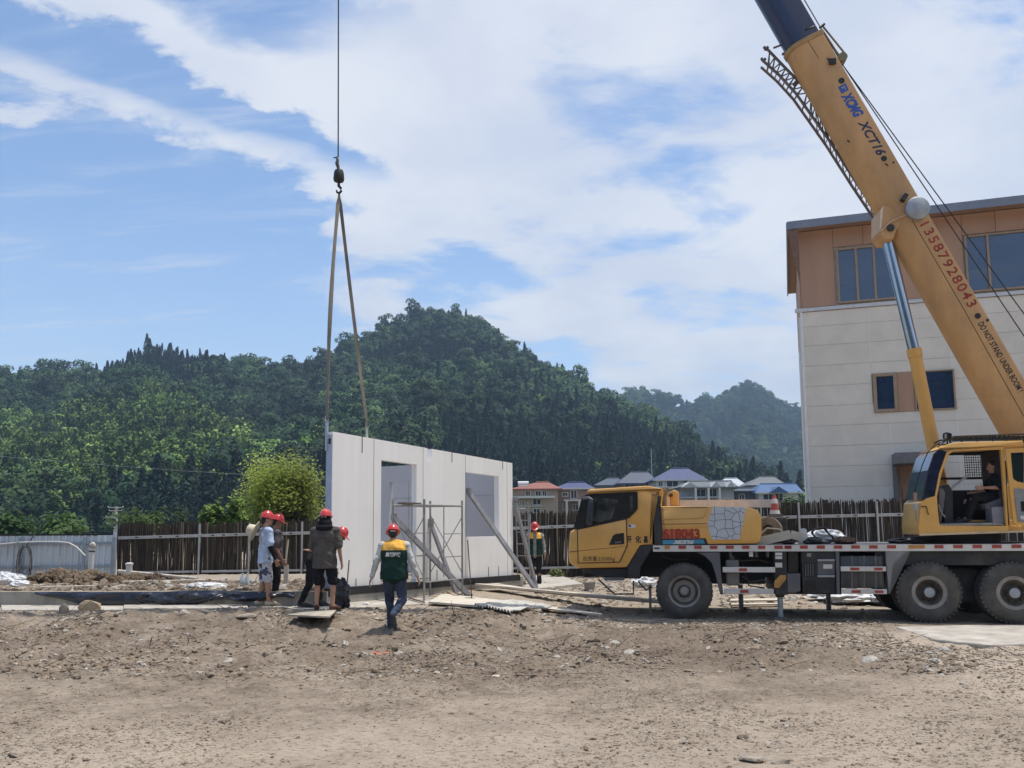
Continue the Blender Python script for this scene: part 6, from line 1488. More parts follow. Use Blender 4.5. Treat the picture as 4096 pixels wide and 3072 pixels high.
# crane operator
SEATP = lambda x, y, yy=.70: (lambda q: V3(q[0], yy, q[1]))(c7(x, y, yy))
hd7 = SEATP(1262, 570); hip7 = SEATP(1275, 985)
k7 = SEATP(900, 960); wl = MU @ V3(hip7.x, .70, hip7.z - .9); ww = TF.world(wl.x, wl.y, wl.z)
sc7 = 1.0
person('crane operator in dark clothes sitting in the raised cab', ww, TYAW + SLEW - R_(90), 1.66, dict(pelvis=(0, .0, .95), waist=(0, -.03, 1.07), chest=(0, -.03, 1.25), neck=(0, -.02, 1.42), head=(0, .02, 1.56), shR=(.18, -.02, 1.36), shL=(-.18, -.02, 1.36), elL=(-.24, .04, 1.16), wrL=(-.20, .27, 1.16), elR=(.24, .08, 1.12), wrR=(.2, .3, 1.08), hipL=(-.1, .02, .94), knL=(-.14, .42, .98), anL=(-.13, .58, .60), toL=(-.13, .74, .53), hipR=(.1, .02, .94), knR=(.14, .42, .98), anR=(.13, .58, .60), toR=(.13, .74, .53)),
       skin=SKIN, top=MATS['shirt_black'], hem=None, sleeve=.5, bottom=MATS['trousers_black'], shoes=MATS['shoe_dark'], helmet=False, head_rot=(-10, 0, 0), group='people on the site')
# ================================================================ scaffold, props and ladder at the wall
TUBE = mat('scaffold_tube', (.36, .355, .35), .5, .15, 6, metal=.5, dirt=.4, dirtcol=(.3, .25, .2))
def wpt(s, y, z): return WF.world(s, y, z)
so = wpt(2.2, -.6, .25); sf = thing('scaffold', 'grey tubular frame scaffold standing in front of the doorway', 'scaffold', so)
def sp(s, y, z): return wpt(s, y, z) - so
topz = 2.20
def fr_(s0, s1, y, zb_, nm):
    m = (s0 + s1) / 2
    for s_ in (s0, s1): MB().cyl(sp(s_, y, zb_), sp(s_, y, topz + .10), .022, None, 8).build('post', TUBE, sf, smooth=50)
    MB().cyl(sp(s0, y, topz - .02), sp(s1, y, topz - .02), .022, None, 8).build('top_bar', TUBE, sf, smooth=50)
    MB().cyl(sp(m, y, topz - .04), sp(m, y, zb_ + .45), .013, None, 6).build('inner_post', TUBE, sf)
    for z in (zb_ + .38, zb_ + .86, zb_ + 1.34): MB().cyl(sp(m, y, z), sp(s1, y, z), .013, None, 6).build('rung', TUBE, sf)
    MB().cyl(sp(s0, y, zb_ + .38), sp(s1, y, zb_ + .38), .014, None, 6).build('rung', TUBE, sf)
fr_(1.80, 3.12, -.92, .25, 'near'); fr_(1.55, 2.80, -.30, .27, 'far')
for a, b in (((1.8, -.92, topz - .25), (1.55, -.3, .75)), ((1.8, -.92, .7), (1.55, -.3, topz - .2)), ((3.12, -.92, topz - .25), (2.8, -.3, .75)), ((3.12, -.92, .75), (2.8, -.3, topz - .2))):
    MB().cyl(sp(*a), sp(*b), .011, None, 6).build('cross_brace', TUBE, sf)
MB().cyl(sp(1.8, -.92, topz - .02), sp(1.55, -.3, topz - .02), .018, None, 6).build('tie_bar', TUBE, sf)
MB().cyl(sp(3.12, -.92, topz - .02), sp(2.8, -.3, topz - .02), .018, None, 6).build('tie_bar', TUBE, sf)
MB().box(sp(1.72, -.6, topz + .02), (.5, .22, .03), Matrix.Rotation(WYAW, 3, 'Z')).build('plank', mat('timber_dark', (.16, .12, .085), .8, .2, 8, streak=(1, 8, 1)), sf)
PROP = mat('prop_steel', (.30, .30, .315), .5, .12, 5, metal=.5, dirt=.3, dirtcol=(.25, .22, .18))
def prop(label, top, bot, w=.10, name='steel_prop', cat='prop'):
    t = thing(name, label, cat, bot, 0, 'diagonal wall props'); d = top - bot
    x, y, z = frame_of(d, WN); m = MB(); h = .045
    m.bar((0, 0, 0), d, w, .012, WN)
    for s_ in (-1, 1): m.bar(x * s_ * (w / 2 - .004) - y * .0 + y * -.028, d + x * s_ * (w / 2 - .004) + y * -.028, .008, .05, WN)
    m.build('channel', PROP, t); MB().box((0, 0, .01), (.16, .12, .02)).build('foot_plate', PROP, t)
    MB().box(d, (.05, .12, .14), Matrix.Rotation(WYAW, 3, 'Z')).build('head_plate', PROP, t); return t
b1 = gnd(*C3(2138, 1243), .10); prop('long steel prop leaning from the window opening down to the right', wpt(4.62, -.05, 2.58), V3(b1.x, b1.y, TZ(b1.x, b1.y)), .12)
b2 = gnd(*C3(1662, 1250), .23); prop('steel prop running down through the scaffold from the doorway', wpt(1.85, -.08, 1.95), V3(b2.x, b2.y, .26), .12)
b3 = gnd(*C3(1505, 1243), .24); prop('short steep steel prop behind the scaffold against the plain panel', wpt(3.14, -.06, 1.85), wpt(3.45, -.55, .26), .09)
prop('dark steel prop at the far right corner of the wall', wpt(6.68, -.06, 2.42), wpt(7.15, -.42, .13), .10)
ld = thing('ladder', 'narrow metal ladder standing behind the right end of the wall', 'ladder', wpt(7.35, .1, .1))
for dx in (-.16, .16): MB().tube([(dx, 0, 0), (dx - .05, .05, 2.3)], .02, 6).build('rail', TUBE, ld)
for i in range(7): MB().cyl((-.16 - .05 * i / 7, .05 * i / 7, .25 + i * .31), (.16 - .05 * i / 7, .05 * i / 7, .25 + i * .31), .014, None, 6).build('rung', TUBE, ld)
RUST = mat('rusty_rod', (.12, .07, .045), .8, .3, 12)
r0 = gnd(*C3(1681, 1300), .20); r1 = at(*C3(1652, 890), r0.y)
rd = thing('steel_rod', 'thin rusty rod standing upright in front of the window panel', 'rod', (r0.x, r0.y, TZ(r0.x, r0.y))); MB().cyl((0, 0, -.05), r1 - r0, .012, None, 6).build('bar', RUST, rd); MB().lathe([(.02, 0), (.11, .005), (.11, .02), (.02, .025)], (-.01, 0, .22), (0, .1, 1), 14).build('disc', RUST, rd)
# ================================================================ boards and sheets lying about
BOARD = mat('pale_board', (.60, .54, .44), .85, .12, 3, .1, 30, dirt=.35, dirtcol=(.35, .28, .2), streak=(.3, 3, 1))
def board(label, pts, th=.03, lift=.0, mt=BOARD, name='board', cat='board', group='boards lying on the ground', zz=None):
    """pts: source pixels of the corners on the ground"""
    w = [gnd(u, v, z) for u, v, z in pts]; c = sum(w, V3(0, 0, 0)) / len(w)
    w = [V3(p.x, p.y, max(p.z, TZ(p.x, p.y) + .01) + lift) for p in w]; c.z = min(p.z for p in w)
    m = MB(); m.prism([p - c for p in w], (0, 0, th)); o = m.build(name, mt, loc=c, bevel=.004); return tag(o, label, cat, group)
board('wide pale board lying nearest the walking worker on the right', [(*C3(1385, 1388), .06), (*C3(1735, 1408), .06), (*C3(1905, 1355), .06), (*C3(1480, 1325), .06)], .04, .03)
board('small pale board half under the wide one', [(*C3(1790, 1400), .06), (*C3(1870, 1412), .06), (*C3(2010, 1372), .06), (*C3(1900, 1352), .06)], .04, .01)
def corr(label, pts):
    w = [gnd(*p, .03) for p in pts]; o0 = w[0]; n = 26
    def fn(a, b):
        p = w[0].lerp(w[1], a).lerp(w[3].lerp(w[2], a), b); z = TZ(p.x, p.y); return (p.x - o0.x, p.y - o0.y, max(z, .02) + .06 + .022 * math.sin(a * n * math.pi) + .07 * b)
    m = MB(); m.grid(fn, n * 4, 6); o = m.build('corrugated_sheet', mat('pale_corrugated', (.58, .56, .50), .7, .1, 2, dirt=.3), loc=(o0.x, o0.y, 0), smooth=60); o.modifiers.new('t', 'SOLIDIFY').thickness = .01
    tag(o, label, 'sheet', 'boards lying on the ground')
corr('corrugated pale sheet with a wavy front edge, right of the wide board', [C3(1700, 1428), C3(1965, 1465), C3(2230, 1400), C3(1960, 1378)])
board('long pale plank running to the right towards the front wheel', [(*C3(1700, 1265), .08), (*C1(980, 1295), .05), (*C1(990, 1278), .05), (*C1(60, 1225), .07), (*C3(1860, 1250), .08)], .05, .10)
board('short flat plank left of the front wheel', [(*C1(-80, 1372), .03), (*C1(465, 1398), .03), (*C1(455, 1368), .03), (*C1(-60, 1345), .03)], .03, .04)
board('pair of pale planks lying under the truck behind the front wheel', [(*C1(1590, 1255), .02), (*C1(2030, 1248), .02), (*C1(2030, 1232), .02), (*C1(1600, 1238), .02)], .03, .05)
board('narrow plank just behind the pale planks under the truck', [(*C1(1600, 1278), .02), (*C1(2020, 1272), .02), (*C1(2020, 1262), .02), (*C1(1605, 1266), .02)], .03, .02)
board('dark edged board on which the olive shirt man stands', [(1150, 2470, .26), (1318, 2478, .26), (1345, 2456, .26), (1250, 2452, .26)], .03, .02, mat('board_worn', (.42, .37, .29), .85, .2, 5, .2))
board('thin stick lying on the path left of the scaffold', [(*C3(1245, 1272), .28), (*C3(1362, 1306), .28), (*C3(1360, 1300), .28), (*C3(1250, 1268), .28)], .02, .02, RUST, 'stick', 'stick')
tm = mat('timber', (.36, .27, .17), .85, .2, 4, .2, 30, streak=(1, 6, 6))
for i, (a, b) in enumerate((((1470, 1275), (1530, 1312)), ((1495, 1262), (1560, 1308)), ((1520, 1262), (1575, 1298)))):
    pa, pb = gnd(*C3(*a), .22), gnd(*C3(*b), .18); o = MB().bar((0, 0, 0), pb - pa, .10, .07).build('timber_offcut', tm, loc=pa + V3(0, 0, .06 + .03 * i), bevel=.006)
    tag(o, ('leftmost timber offcut', 'middle timber offcut', 'rightmost timber offcut')[i] + ' of the three leaning together right of the scaffold', 'timber', 'timber offcuts')
# ================================================================ things on the slab and by the left fence
PVC = mat('pvc_white', (.66, .65, .62), .45, .05, 4, dirt=.2)
def slab_pt(u, v, z=.53): return gnd(u, v, z)
b = slab_pt(*C6(703, 1318)); h = (at(*C6(705, 1035), b.y) - b).z
pp = thing('pipe', 'tall white plastic pipe with a taped top standing on the slab', 'pipe', b); MB().cyl((0, 0, -.05), (.01, 0, h), .065, None, 14).build('tube', PVC, pp, smooth=50)
MB().lathe([(.07, 0), (.085, .03), (.06, .10), (.03, .13)], (.01, 0, h - .06), (.35, -.2, 1), 12).build('tape_wrap', mat('tape', (.5, .48, .43), .6, .3, 20, .5), pp, smooth=60); MB().lathe([(.072, 0), (.074, .02), (.07, .03)], (.01, 0, h - .16), (0, 0, 1), 14).build('band', DARK, pp)
b = slab_pt(*C6(1005, 1300)); h = (at(*C6(1005, 1178), b.y) - b).z
pp = thing('pipe', 'short white plastic pipe stub with a cap in front of the bamboo fence', 'pipe', b); MB().cyl((0, 0, -.05), (0, 0, h), .075, None, 14).build('tube', PVC, pp, smooth=50); MB().lathe([(.09, -.05), (.095, 0), (.05, .02)], (0, 0, h), (0, 0, 1), 14).build('cap', PVC, pp, smooth=40)
def clump(mb, c, r, n, seed, flat=.6, size=.08):
    rg = random.Random(seed)
    for i in range(n):
        a = rg.uniform(0, 6.28); d = r * math.sqrt(rg.random()); h = max(0, (1 - (d / r) ** 1.6)) * r * flat
        p = V3(c[0] + math.cos(a) * d * 1.6, c[1] + math.sin(a) * d * .9, c[2] + h * rg.uniform(.6, 1.0)); s_ = size * rg.uniform(.5, 1.5)
        R = Euler((rg.uniform(0, 6), rg.uniform(0, 6), rg.uniform(0, 6))).to_matrix(); mb.ell(p, (s_ * rg.uniform(.6, 1.3), s_ * rg.uniform(.6, 1), s_ * rg.uniform(.4, .8)), R, 6, 4)
MUD = dirt_mat('mud_pile', (.10, .07, .045), (.17, .12, .08), (.26, .20, .14), False, .8)
for nm, (u, v), r, seed in (('dark brown heap of broken clay on the slab, left of the white pipe', (430, 1345), .62, 1), ('dark brown heap of broken clay on the slab below the white pipe', (680, 1335), .58, 2), ('low spread of broken clay and grass in front of the bamboo fence', (1070, 1312), .62, 3)):
    c = slab_pt(*C6(u, v)); m = MB(); clump(m, (0, 0, -.02), r, 260, seed, .55 if seed < 3 else .22, .075); o = m.build('clay_heap', MUD, loc=c, smooth=25); tag(o, nm, 'dirt pile', 'clay heaps on the slab')
BAG = mat('bag_white', (.66, .66, .66), .6, .08, 6, .4, 12)
def crumple(mb, c, r, seed, n=26):
    rg = np.random.RandomState(seed); vs = []; nu, nv = 18, 10
    for j in range(nv + 1):
        t = math.pi * j / nv
        for i in range(nu):
            a = 2 * math.pi * i / nu; k = 1 + .45 * (rg.rand() - .5); vs.append((c[0] + r[0] * k * math.sin(t) * math.cos(a), c[1] + r[1] * k * math.sin(t) * math.sin(a), c[2] + r[2] * k * math.cos(t)))
    mb.add(vs, [(j * nu + i, (j + 1) * nu + i, (j + 1) * nu + (i + 1) % nu, j * nu + (i + 1) % nu) for j in range(nv) for i in range(nu)])
for k, ((u, v), r, lab) in enumerate((((40, 1350), (.34, .2, .16), 'leftmost crumpled white sack on the slab'), ((125, 1350), (.26, .18, .13), 'crumpled white sack between the leftmost sack and the clay heap'), ((160, 1362), (.18, .14, .08), 'small flat white sack beside the clay heap'))):
    m = MB(); crumple(m, (0, 0, r[2] * .8), r, k + 3); o = m.build('sack', BAG, loc=slab_pt(*C6(u, v))); tag(o, lab, 'sack', 'white sacks on the slab')
m = MB(); crumple(m, (0, 0, .05), (.42, .16, .07), 9); tag(m.build('plastic_sheet', BAG, loc=slab_pt(*C6(1610, 1375))), 'flat white plastic sheet lying on the slab left of the men', 'plastic sheet')
def pole_on(label, a, b, r, mt, za=.55, zb_=.55, name='pole', cat='pole', group=None):
    pa, pb = slab_pt(*C6(*a), za), slab_pt(*C6(*b), zb_); o = MB().cyl((0, 0, 0), pb - pa, r, None, 8).build(name, mt, loc=pa + V3(0, 0, r + .01), smooth=50); return tag(o, label, cat, group)
pole_on('long pale pole lying on the slab in front of the bamboo fence', (925, 1250), (1540, 1312), .035, BOARD, .66, .56)
tag(MB().cyl((0, 0, -.1), (.10, 0, .95), .022, .018, 6).build('stake', BOARD, loc=slab_pt(*C3(400, 1118), .5), smooth=50), 'thin pale stake standing on the slab, left of the stooping man', 'stake')
tag(MB().box((0, 0, .22), (.09, .05, .48)).build('peg', BOARD, loc=slab_pt(*C3(414, 1185), .5)), 'short broad pale peg beside the thin stake', 'stake')
for k, ((u, v), lab) in enumerate((((118, 1195), 'clear water bottle on the slab just behind the man in blue'), ((150, 1197), 'second clear bottle on the slab, right of the other bottle'))):
    t = thing('water_bottle', lab, 'bottle', slab_pt(*C3(u, v), .5), 0, 'bottles on the slab'); MB().lathe([(.05, 0), (.055, .03), (.055, .20), (.02, .27), (.02, .29)], (0, 0, 0), (0, 0, 1), 12).build('bottle_body', mat('bottle_clear', (.55, .58, .6), .15, .1, spec=.8), t, smooth=40); MB().cyl((0, 0, .285), (0, 0, .31), .022, None, 10).build('cap', WHT, t)
# long strips of dirt and formwork lying on the slab
for k, (a, b, w, lab) in enumerate((((230, 1365), (930, 1325), .14, 'pale formwork plank lying on the slab in front of the clay heaps'), ((900, 1335), (1700, 1322), .14, 'long pale formwork plank on the slab, left of the plastic sheet'), ((60, 1388), (760, 1368), .12, 'front pale formwork plank near the edge of the slab'))):
    pa, pb = slab_pt(*C6(*a)), slab_pt(*C6(*b)); o = MB().bar((0, 0, .03), pb - pa + V3(0, 0, .03), w, .05).build('formwork_plank', BOARD, loc=pa, bevel=.004); tag(o, lab, 'plank', 'formwork planks on the slab')
# black plastic hanging over the slab front
BPL = mat('black_plastic', (.020, .022, .032), .32, .15, 2, .5, 6, spec=.6)
def sheet():
    e0 = A0; L = (L0 - A0).length
    def top(u, v, zz): p = gnd(u, v, zz); return p
    n = 60
    def edge_pt(u):
        # point on the slab's front face line for pixel column u
        d = ray(u, 2390); dx, dy = LD.x, LD.y; det = d[0] * (-dy) - d[1] * (-dx); t = (A0.x * (-dy) - A0.y * (-dx)) / det; return V3(d[0] * t, d[1] * t, 0)
    vtop = [(150, .535), (170, .54), (640, .535), (720, .56), (830, .57), (1010, .545), (1190, .54)]; vbot = [(150, .50), (250, .42), (330, .30), (430, .275), (560, .275), (620, .29), (840, .33), (1010, .42), (1190, .40)]
    ti = lambda tab, u: float(np.interp(u, [q[0] for q in tab], [q[1] for q in tab]))
    rg = random.Random(8)
    def fn(a, b):
        u = 150 + 1040 * a; p = edge_pt(u); nrm = V3(-LD.y, LD.x, 0); nrm = nrm if nrm.y < 0 else -nrm
        f = (float(fbm(u / 48, b * 2.2 + u / 160, 3, 4)) - .5) * .42; z = ti(vtop, u) * (1 - b) + (ti(vbot, u) + .05 * math.sin(u / 43) * (1 if u > 560 else .2)) * b
        out = .03 + .05 * math.sin(b * 2.6) + max(0, f) * (.4 + b)
        q_ = p + nrm * out; return (q_.x, q_.y, z)
    m = MB(); m.grid(fn, 150, 14); o = m.build('black_plastic_sheet', BPL, smooth=70); o.modifiers.new('t', 'SOLIDIFY').thickness = .004
    tag(o, 'crinkled black plastic sheet hanging over the front edge of the slab', 'plastic sheet')
sheet()
t = gnd(*C3(790, 1335), .28); m = MB(); crumple(m, (0, 0, .24), (.17, .14, .27), 31); o = m.build('rubbish_bag', BPL, loc=t); tag(o, 'shiny black plastic bag on the path right of the olive shirt man', 'bag')
tag(MB().cyl((0, 0, 0), (.06, .02, .85), .012, None, 6).build('bar', RUST, loc=gnd(*C3(818, 1320), .28)), 'thin dark bar sticking up beside the black plastic bag', 'bar')
# hose coil and cables on the left fence
cc = at(*C6(195, 1110), 27.35); cl = thing('cable_coil', 'coil of grey cables hanging on the left fence post', 'cable', cc)
for k in range(7):
    rg = random.Random(k); w = .20 + .03 * rg.random(); hh = .42 + .22 * rg.random(); c0 = rg.uniform(-.04, .06)
    MB().tube([(c0 + w * math.sin(a), -.03 * k / 7 + .02 * math.sin(3 * a), .28 - hh + hh * math.cos(a) + .02 * math.sin(5 * a + k)) for a in [2 * math.pi * i / 24 for i in range(25)]], .012, 6).build('cable_loop', (RIMM, GREY, DARK)[k % 3], cl, smooth=70)
MB().bar((-.0, .0, .25), (.28, -.02, .62), .035, .03).build('hook_arm', mat('hook_wood', (.13, .11, .10), .8), cl)
pts = [at(*C6(x, y), 27.3) for x, y in ((-200, 1060), (0, 1028), (80, 1020), (150, 1014), (300, 1008), (450, 1008), (540, 1018), (600, 1052), (665, 1118))]
tag(MB().tube(pts, .022, 6).build('hose', WHT, smooth=70), 'pale hose strung along the left fence, drooping at its right end', 'hose')
pts = [at(*C6(x, y), 27.25) for x, y in ((-150, 1075), (0, 1050), (70, 1036), (150, 1012))]
tag(MB().tube(pts, .014, 6).build('cable', RIMM, smooth=70), 'second thinner cable below the hose at the left edge', 'cable')
# ================================================================ load on the truck deck
TM = Matrix.Translation(TO) @ Matrix.Rotation(TYAW, 4, 'Z')
def tw_(x, y, z): return TM @ V3(x, y, z)
dz = 1.356
cn = t1(1990, 455, -1.2); cone_x = cn[0]
cz0 = t1(1990, 455, -1.2)[1]; cz1 = t1(1980, 272, -1.2)[1]
ct = thing('traffic_cone', 'red and white traffic cone standing on the junk behind the hood', 'traffic cone', tw_(cone_x, -1.2, cz0 - .06))
CR_ = mat('cone_red', (.42, .075, .05), .55, .1); CW_ = mat('cone_white', (.62, .58, .54), .5, .1)
hh = (cz1 - cz0) * .9; bands = [(0, .22, CW_), (.22, .68, CR_), (.68, .86, CW_), (.86, 1.0, CR_)]
bands = [(0, .20, CW_), (.20, .56, CR_), (.56, .82, CW_), (.82, 1.0, CR_)]
for a, b, mm in bands: MB().lathe([(.10 - .07 * a, .06 + hh * a), (.10 - .07 * b, .06 + hh * b)], (0, 0, 0), (0, 0, 1), 18).build('cone_band', mm, ct, smooth=40)
MB().box((0, 0, .02), (.25, .25, .045)).build('cone_base', mat('cone_foot', (.10, .09, .08), .8), ct, bevel=.01)
# bits the cone stands on and other junk
def junk(name, label, cat, mb, mt, loc, rz=0.0, **k):
    o = mb.build(name, mt, loc=loc, **k); o.rotation_euler = (0, 0, TYAW + rz); return tag(o, label, cat, 'gear lying on the truck deck')
base_h = cz0 - .06 - dz
m = MB(); m.box((0, 0, base_h / 2), (.40, .42, base_h)); m.box((.05, .22, base_h * .4), (.26, .05, base_h * .7)); junk('winch_box', 'dark greasy block under the traffic cone', 'gear box', m, HUBD, tw_(cone_x, -1.2, dz), bevel=.02)
a = t1(1940, 600, -.7)
def hoop(mb, R, r, tilt): mb.tube([(R * math.cos(a), .0 + tilt * math.sin(a), R * math.sin(a)) for a in [2 * math.pi * i / 28 for i in range(29)]], r, 6)
m = MB(); m.lathe([(.10, -.1), (.24, -.1), (.25, -.06), (.25, .06), (.24, .1), (.10, .1), (.08, .0)], (0, 0, .26), (.25, 1, .1), 24); junk('strap_roll', 'brown roll of webbing leaning at the end of the hood', 'webbing roll', m, mat('webbing_tan', (.30, .23, .15), .9, .3, 10, streak=(1, 1, 8)), tw_(t1(1935, 600, -.7)[0], -.7, dz), smooth=40)
m = MB(); pa = t1(1830, 705, -.25); pb = t1(2130, 635, -.25); pc = t1(2240, 665, -.25); o0 = tw_(pa[0], -.25, pa[1])
m.bar((0, 0, 0), (pb[0] - pa[0], 0, pb[1] - pa[1]), .16, .045, (0, 1, 0)); m.bar((pb[0] - pa[0], -.02, pb[1] - pa[1]), (pc[0] - pa[0], -.06, pc[1] - pa[1]), .15, .04, (0, 1, 0)); junk('bent_plank', 'pale bent plank lying tilted on the deck behind the hood', 'plank', m, BOARD, o0)
m = MB(); m.tube([(0, 0, 0), (.05, 0, .18), (-.08, 0, .30), (-.3, .02, .28), (-.45, .03, .12)], .018, 6); q0 = t1(1885, 690, -.4); junk('loose_strap', 'pale strap arching over the deck behind the hood', 'strap', m, STRAW, tw_(q0[0], -.4, dz), smooth=70)
c = t2(215, 860, -.5); m = MB(); m.xz(loop_round([(-.10, .02), (.10, .0), (.06, .28), (-.06, .29)], .04), 0, .06, .01); m2 = junk('white_hood', 'white plastic scoop standing on the deck', 'plastic scoop', m, PVC, tw_(c[0], -.5, dz))
c = t2(372, 835, -1.0); m = MB(); crumple(m, (0, 0, .13), (.36, .22, .13), 17); junk('sack', 'white sack lying on the deck behind the plastic scoop', 'sack', m, BAG, tw_(c[0], -1.0, dz))
m = MB(); rg = random.Random(12)
for i in range(4): hoop(m, .14 + .03 * rg.random(), .012, .08 * rg.uniform(-1, 1))
m.v = [(x + .05 * math.sin(z * 20), y, z + .15) for x, y, z in m.v]; junk('wire_coil', 'tangle of dark wire lying in front of the white sack on the deck', 'wire', m, DARK, tw_(t2(360, 840, -.6)[0], -.6, dz), smooth=70)
for k, (cx, w_, h_, lab) in enumerate(((110, .28, .14, 'dark lump of chain left of the white scoop on the deck'), (290, .36, .10, 'dark lump of chain below the white sack on the deck'), (520, .40, .12, 'brown flat bundle on the deck right of the white sack'), (1000, .7, .10, 'dark pad lying on the deck in front of the crane cab'))):
    c = t2(cx, 860, -.45); m = MB(); crumple(m, (0, 0, h_ * .5), (w_ * .5, .16, h_ * .6), 40 + k); junk('deck_bundle', lab, 'bundle', m, (HUBD, DARK, RUST, DARK)[k], tw_(c[0], -.45, dz))
c0 = t1(1150, 366, -1.9); c1 = t1(2022, 362, -1.9); m = MB(); m.bar((0, 0, 0), (c1[0] - c0[0], 0, c1[1] - c0[1]), .16, .10, (0, 1, 0)); junk('timber_beam', 'long pale beam lying behind the top of the hood', 'beam', m, mat('beam_pale', (.55, .52, .49), .7, .08), tw_(c0[0], -1.9, c0[1]))
# ================================================================ rubble behind the truck and small finds
m = MB(); rgx = np.random.RandomState(4)
def flake(label, u, v, z, sx, sy, col, seed, name='plaster_sheet', cat='rubble', group='white torn sheets under the truck', h=.06):
    p = gnd(u, v, z); m = MB(); crumple(m, (0, 0, h), (sx, sy, h), seed); o = m.build(name, col, loc=(p.x, p.y, TZ(p.x, p.y))); return tag(o, label, cat, group)
for k, (x, y, sx, lab) in enumerate(((400, 1290, .42, 'white torn sheeting under the truck, below the tool cabinet'), (560, 1310, .46, 'white torn sheeting under the truck, below the fuel tank'), (720, 1300, .5, 'white torn sheeting under the truck, largest piece'), (860, 1320, .40, 'white torn sheeting just left of the first rear wheel'), (1460, 1352, .5, 'white torn sheeting between the two rear wheels'))):
    flake(lab, *C2(x, y), .03, sx, .5, BAG, 60 + k, 'torn_sheet', 'sheeting', h=.13)
STONE = mat('rubble_stone', (.34, .29, .23), .95, .2, 4, .4, 18, dirt=.4, dirtcol=(.2, .16, .12))
def rock(label, u, v, z, r, seed, mt=STONE, group='single larger stones'):
    p = gnd(u, v, z); bm = bmesh.new(); bmesh.ops.create_icosphere(bm, subdivisions=2, radius=1); rg = random.Random(seed)
    pl = [(Vector((rg.gauss(0, 1), rg.gauss(0, 1), rg.gauss(0, 1))).normalized(), rg.uniform(.5, .85)) for _ in range(9)]
    for q_ in bm.verts:
        for nn, dd in pl:
            e = q_.co.dot(nn) - dd
            if e > 0: q_.co -= nn * e
        q_.co = Vector((q_.co.x * r[0], q_.co.y * r[1], q_.co.z * r[2]))
    me = bpy.data.meshes.new('stone'); bm.to_mesh(me); bm.free(); me.materials.append(mt); o = link('stone', me, loc=(p.x, p.y, TZ(p.x, p.y) + r[2] * .35)); tag(o, label, 'stone', group)
rock('large tan boulder at the edge of the path on the far left', 360, 2458, .2, (.22, .16, .15), 1, mat('stone_tan', (.42, .32, .2), .95, .15, 3, .4)); rock('upright pale stone chip left of the tan boulder', 255, 2462, .2, (.11, .05, .15), 2)
rock('flat grey stone slab beside the board under the olive shirt man', 1175, 2452, .27, (.22, .14, .09), 3); rock('pale flat stone right of the tan boulder, near the blue shirt man', 985, 2470, .24, (.2, .14, .06), 4)
rock('squat pale stone in the dirt below the olive shirt man', 1325, 2520, .08, (.12, .08, .06), 5); rock('small white stone lying on the path left of the walking worker', *C3(965, 1303), .3, (.09, .07, .05), 6, BAG)
rock('pale brown boulder beside the foot of the long prop', *C3(1440 + 560, 1190), .1, (.3, .2, .12), 7)
rock('cracked lump half sunk at the bottom edge of the view, right of centre', 3010, 3050, 0, (.10, .07, .035), 8); rock('second cracked lump at the bottom edge, right of the first', 3120, 3052, 0, (.09, .06, .03), 9)
o = MB().grid(lambda a, b: ((a - .5) * .24, (b - .5) * .1, .01 + .012 * math.sin(a * 9)), 8, 3).build('orange_scrap', mat('orange_cloth', (.62, .16, .08), .8, .2), loc=(gnd(1520, 2618).x, gnd(1520, 2618).y, TZ(gnd(1520, 2618).x, gnd(1520, 2618).y) + .02)); tag(o, 'small scrap of orange cloth lying in the dirt', 'cloth scrap')
p = gnd(*C1(350, 1140), .03); bk = thing('bucket', 'grey pail standing in the rubble left of the front wheel', 'bucket', (p.x, p.y, TZ(p.x, p.y))); MB().lathe([(.0, .02), (.12, .0), (.16, .22), (.17, .22), (.15, .20), (.11, .02)], (0, 0, 0), (0, 0, 1), 18).build('pail', RIMM, bk, smooth=40); MB().tube([(-.16, 0, .21), (-.1, .05, .30), (0, .07, .33), (.1, .05, .30), (.16, 0, .21)], .006, 5).build('bail', DARK, bk)
for k, (u, v, s_, lab) in enumerate(((*C1(270, 995), .3, 'white crumpled bag lying against the foot of the fence behind the cab'), (*C1(830, 1105), .34, 'white crumpled bag behind the truck, left of the front wheel'))): flake(lab, u, v, .05, s_, .2, BAG, 80 + k, 'sack', 'sack', 'white sacks behind the truck', .14)
# stones, clods, twigs and chips: nobody could count these
def stone_proto(seed, sub=1):
    bm = bmesh.new(); bmesh.ops.create_icosphere(bm, subdivisions=sub, radius=1); rg = random.Random(seed)
    for q_ in bm.verts: q_.co = q_.co * rg.uniform(.62, 1.15); q_.co.z *= .62
    me = bpy.data.meshes.new('clod'); bm.to_mesh(me); bm.free(); return me
CLOD = dirt_mat('clod', (.15, .112, .082), (.24, .19, .14), (.34, .28, .215), False, .4)
PALE = mat('chip_pale', (.42, .385, .33), .9, .2, 3, .2); TWIG = mat('twig', (.13, .095, .065), .9, .3, 8)
pro = []
for k in range(6): me = stone_proto(k, 1 if k < 3 else 2); me.materials.append(CLOD if k < 4 else PALE); pro.append(me)
for k in range(3):
    mb = MB(); rg = random.Random(k + 50); pts = [V3(0, 0, 0)]
    for i in range(5): pts.append(pts[-1] + V3(.22, rg.uniform(-.06, .06), rg.uniform(-.03, .05)))
    mb.tube(pts, [.02, .018, .015, .012, .01, .006], 5); mb.tube([pts[2], pts[2] + V3(.12, .14, .05)], [.012, .006], 4); me = mb.mesh('twig'); me.materials.append(TWIG); pro.append(me)
for k in range(2):
    mb = MB(); mb.box((0, 0, 0), (1.6, 1, .12)); mb.box((.2, .2, .1), (.8, .5, .1), Matrix.Rotation(.5, 3, 'Z')); me = mb.mesh('chip'); me.materials.append(PALE if k else BOARD); pro.append(me)
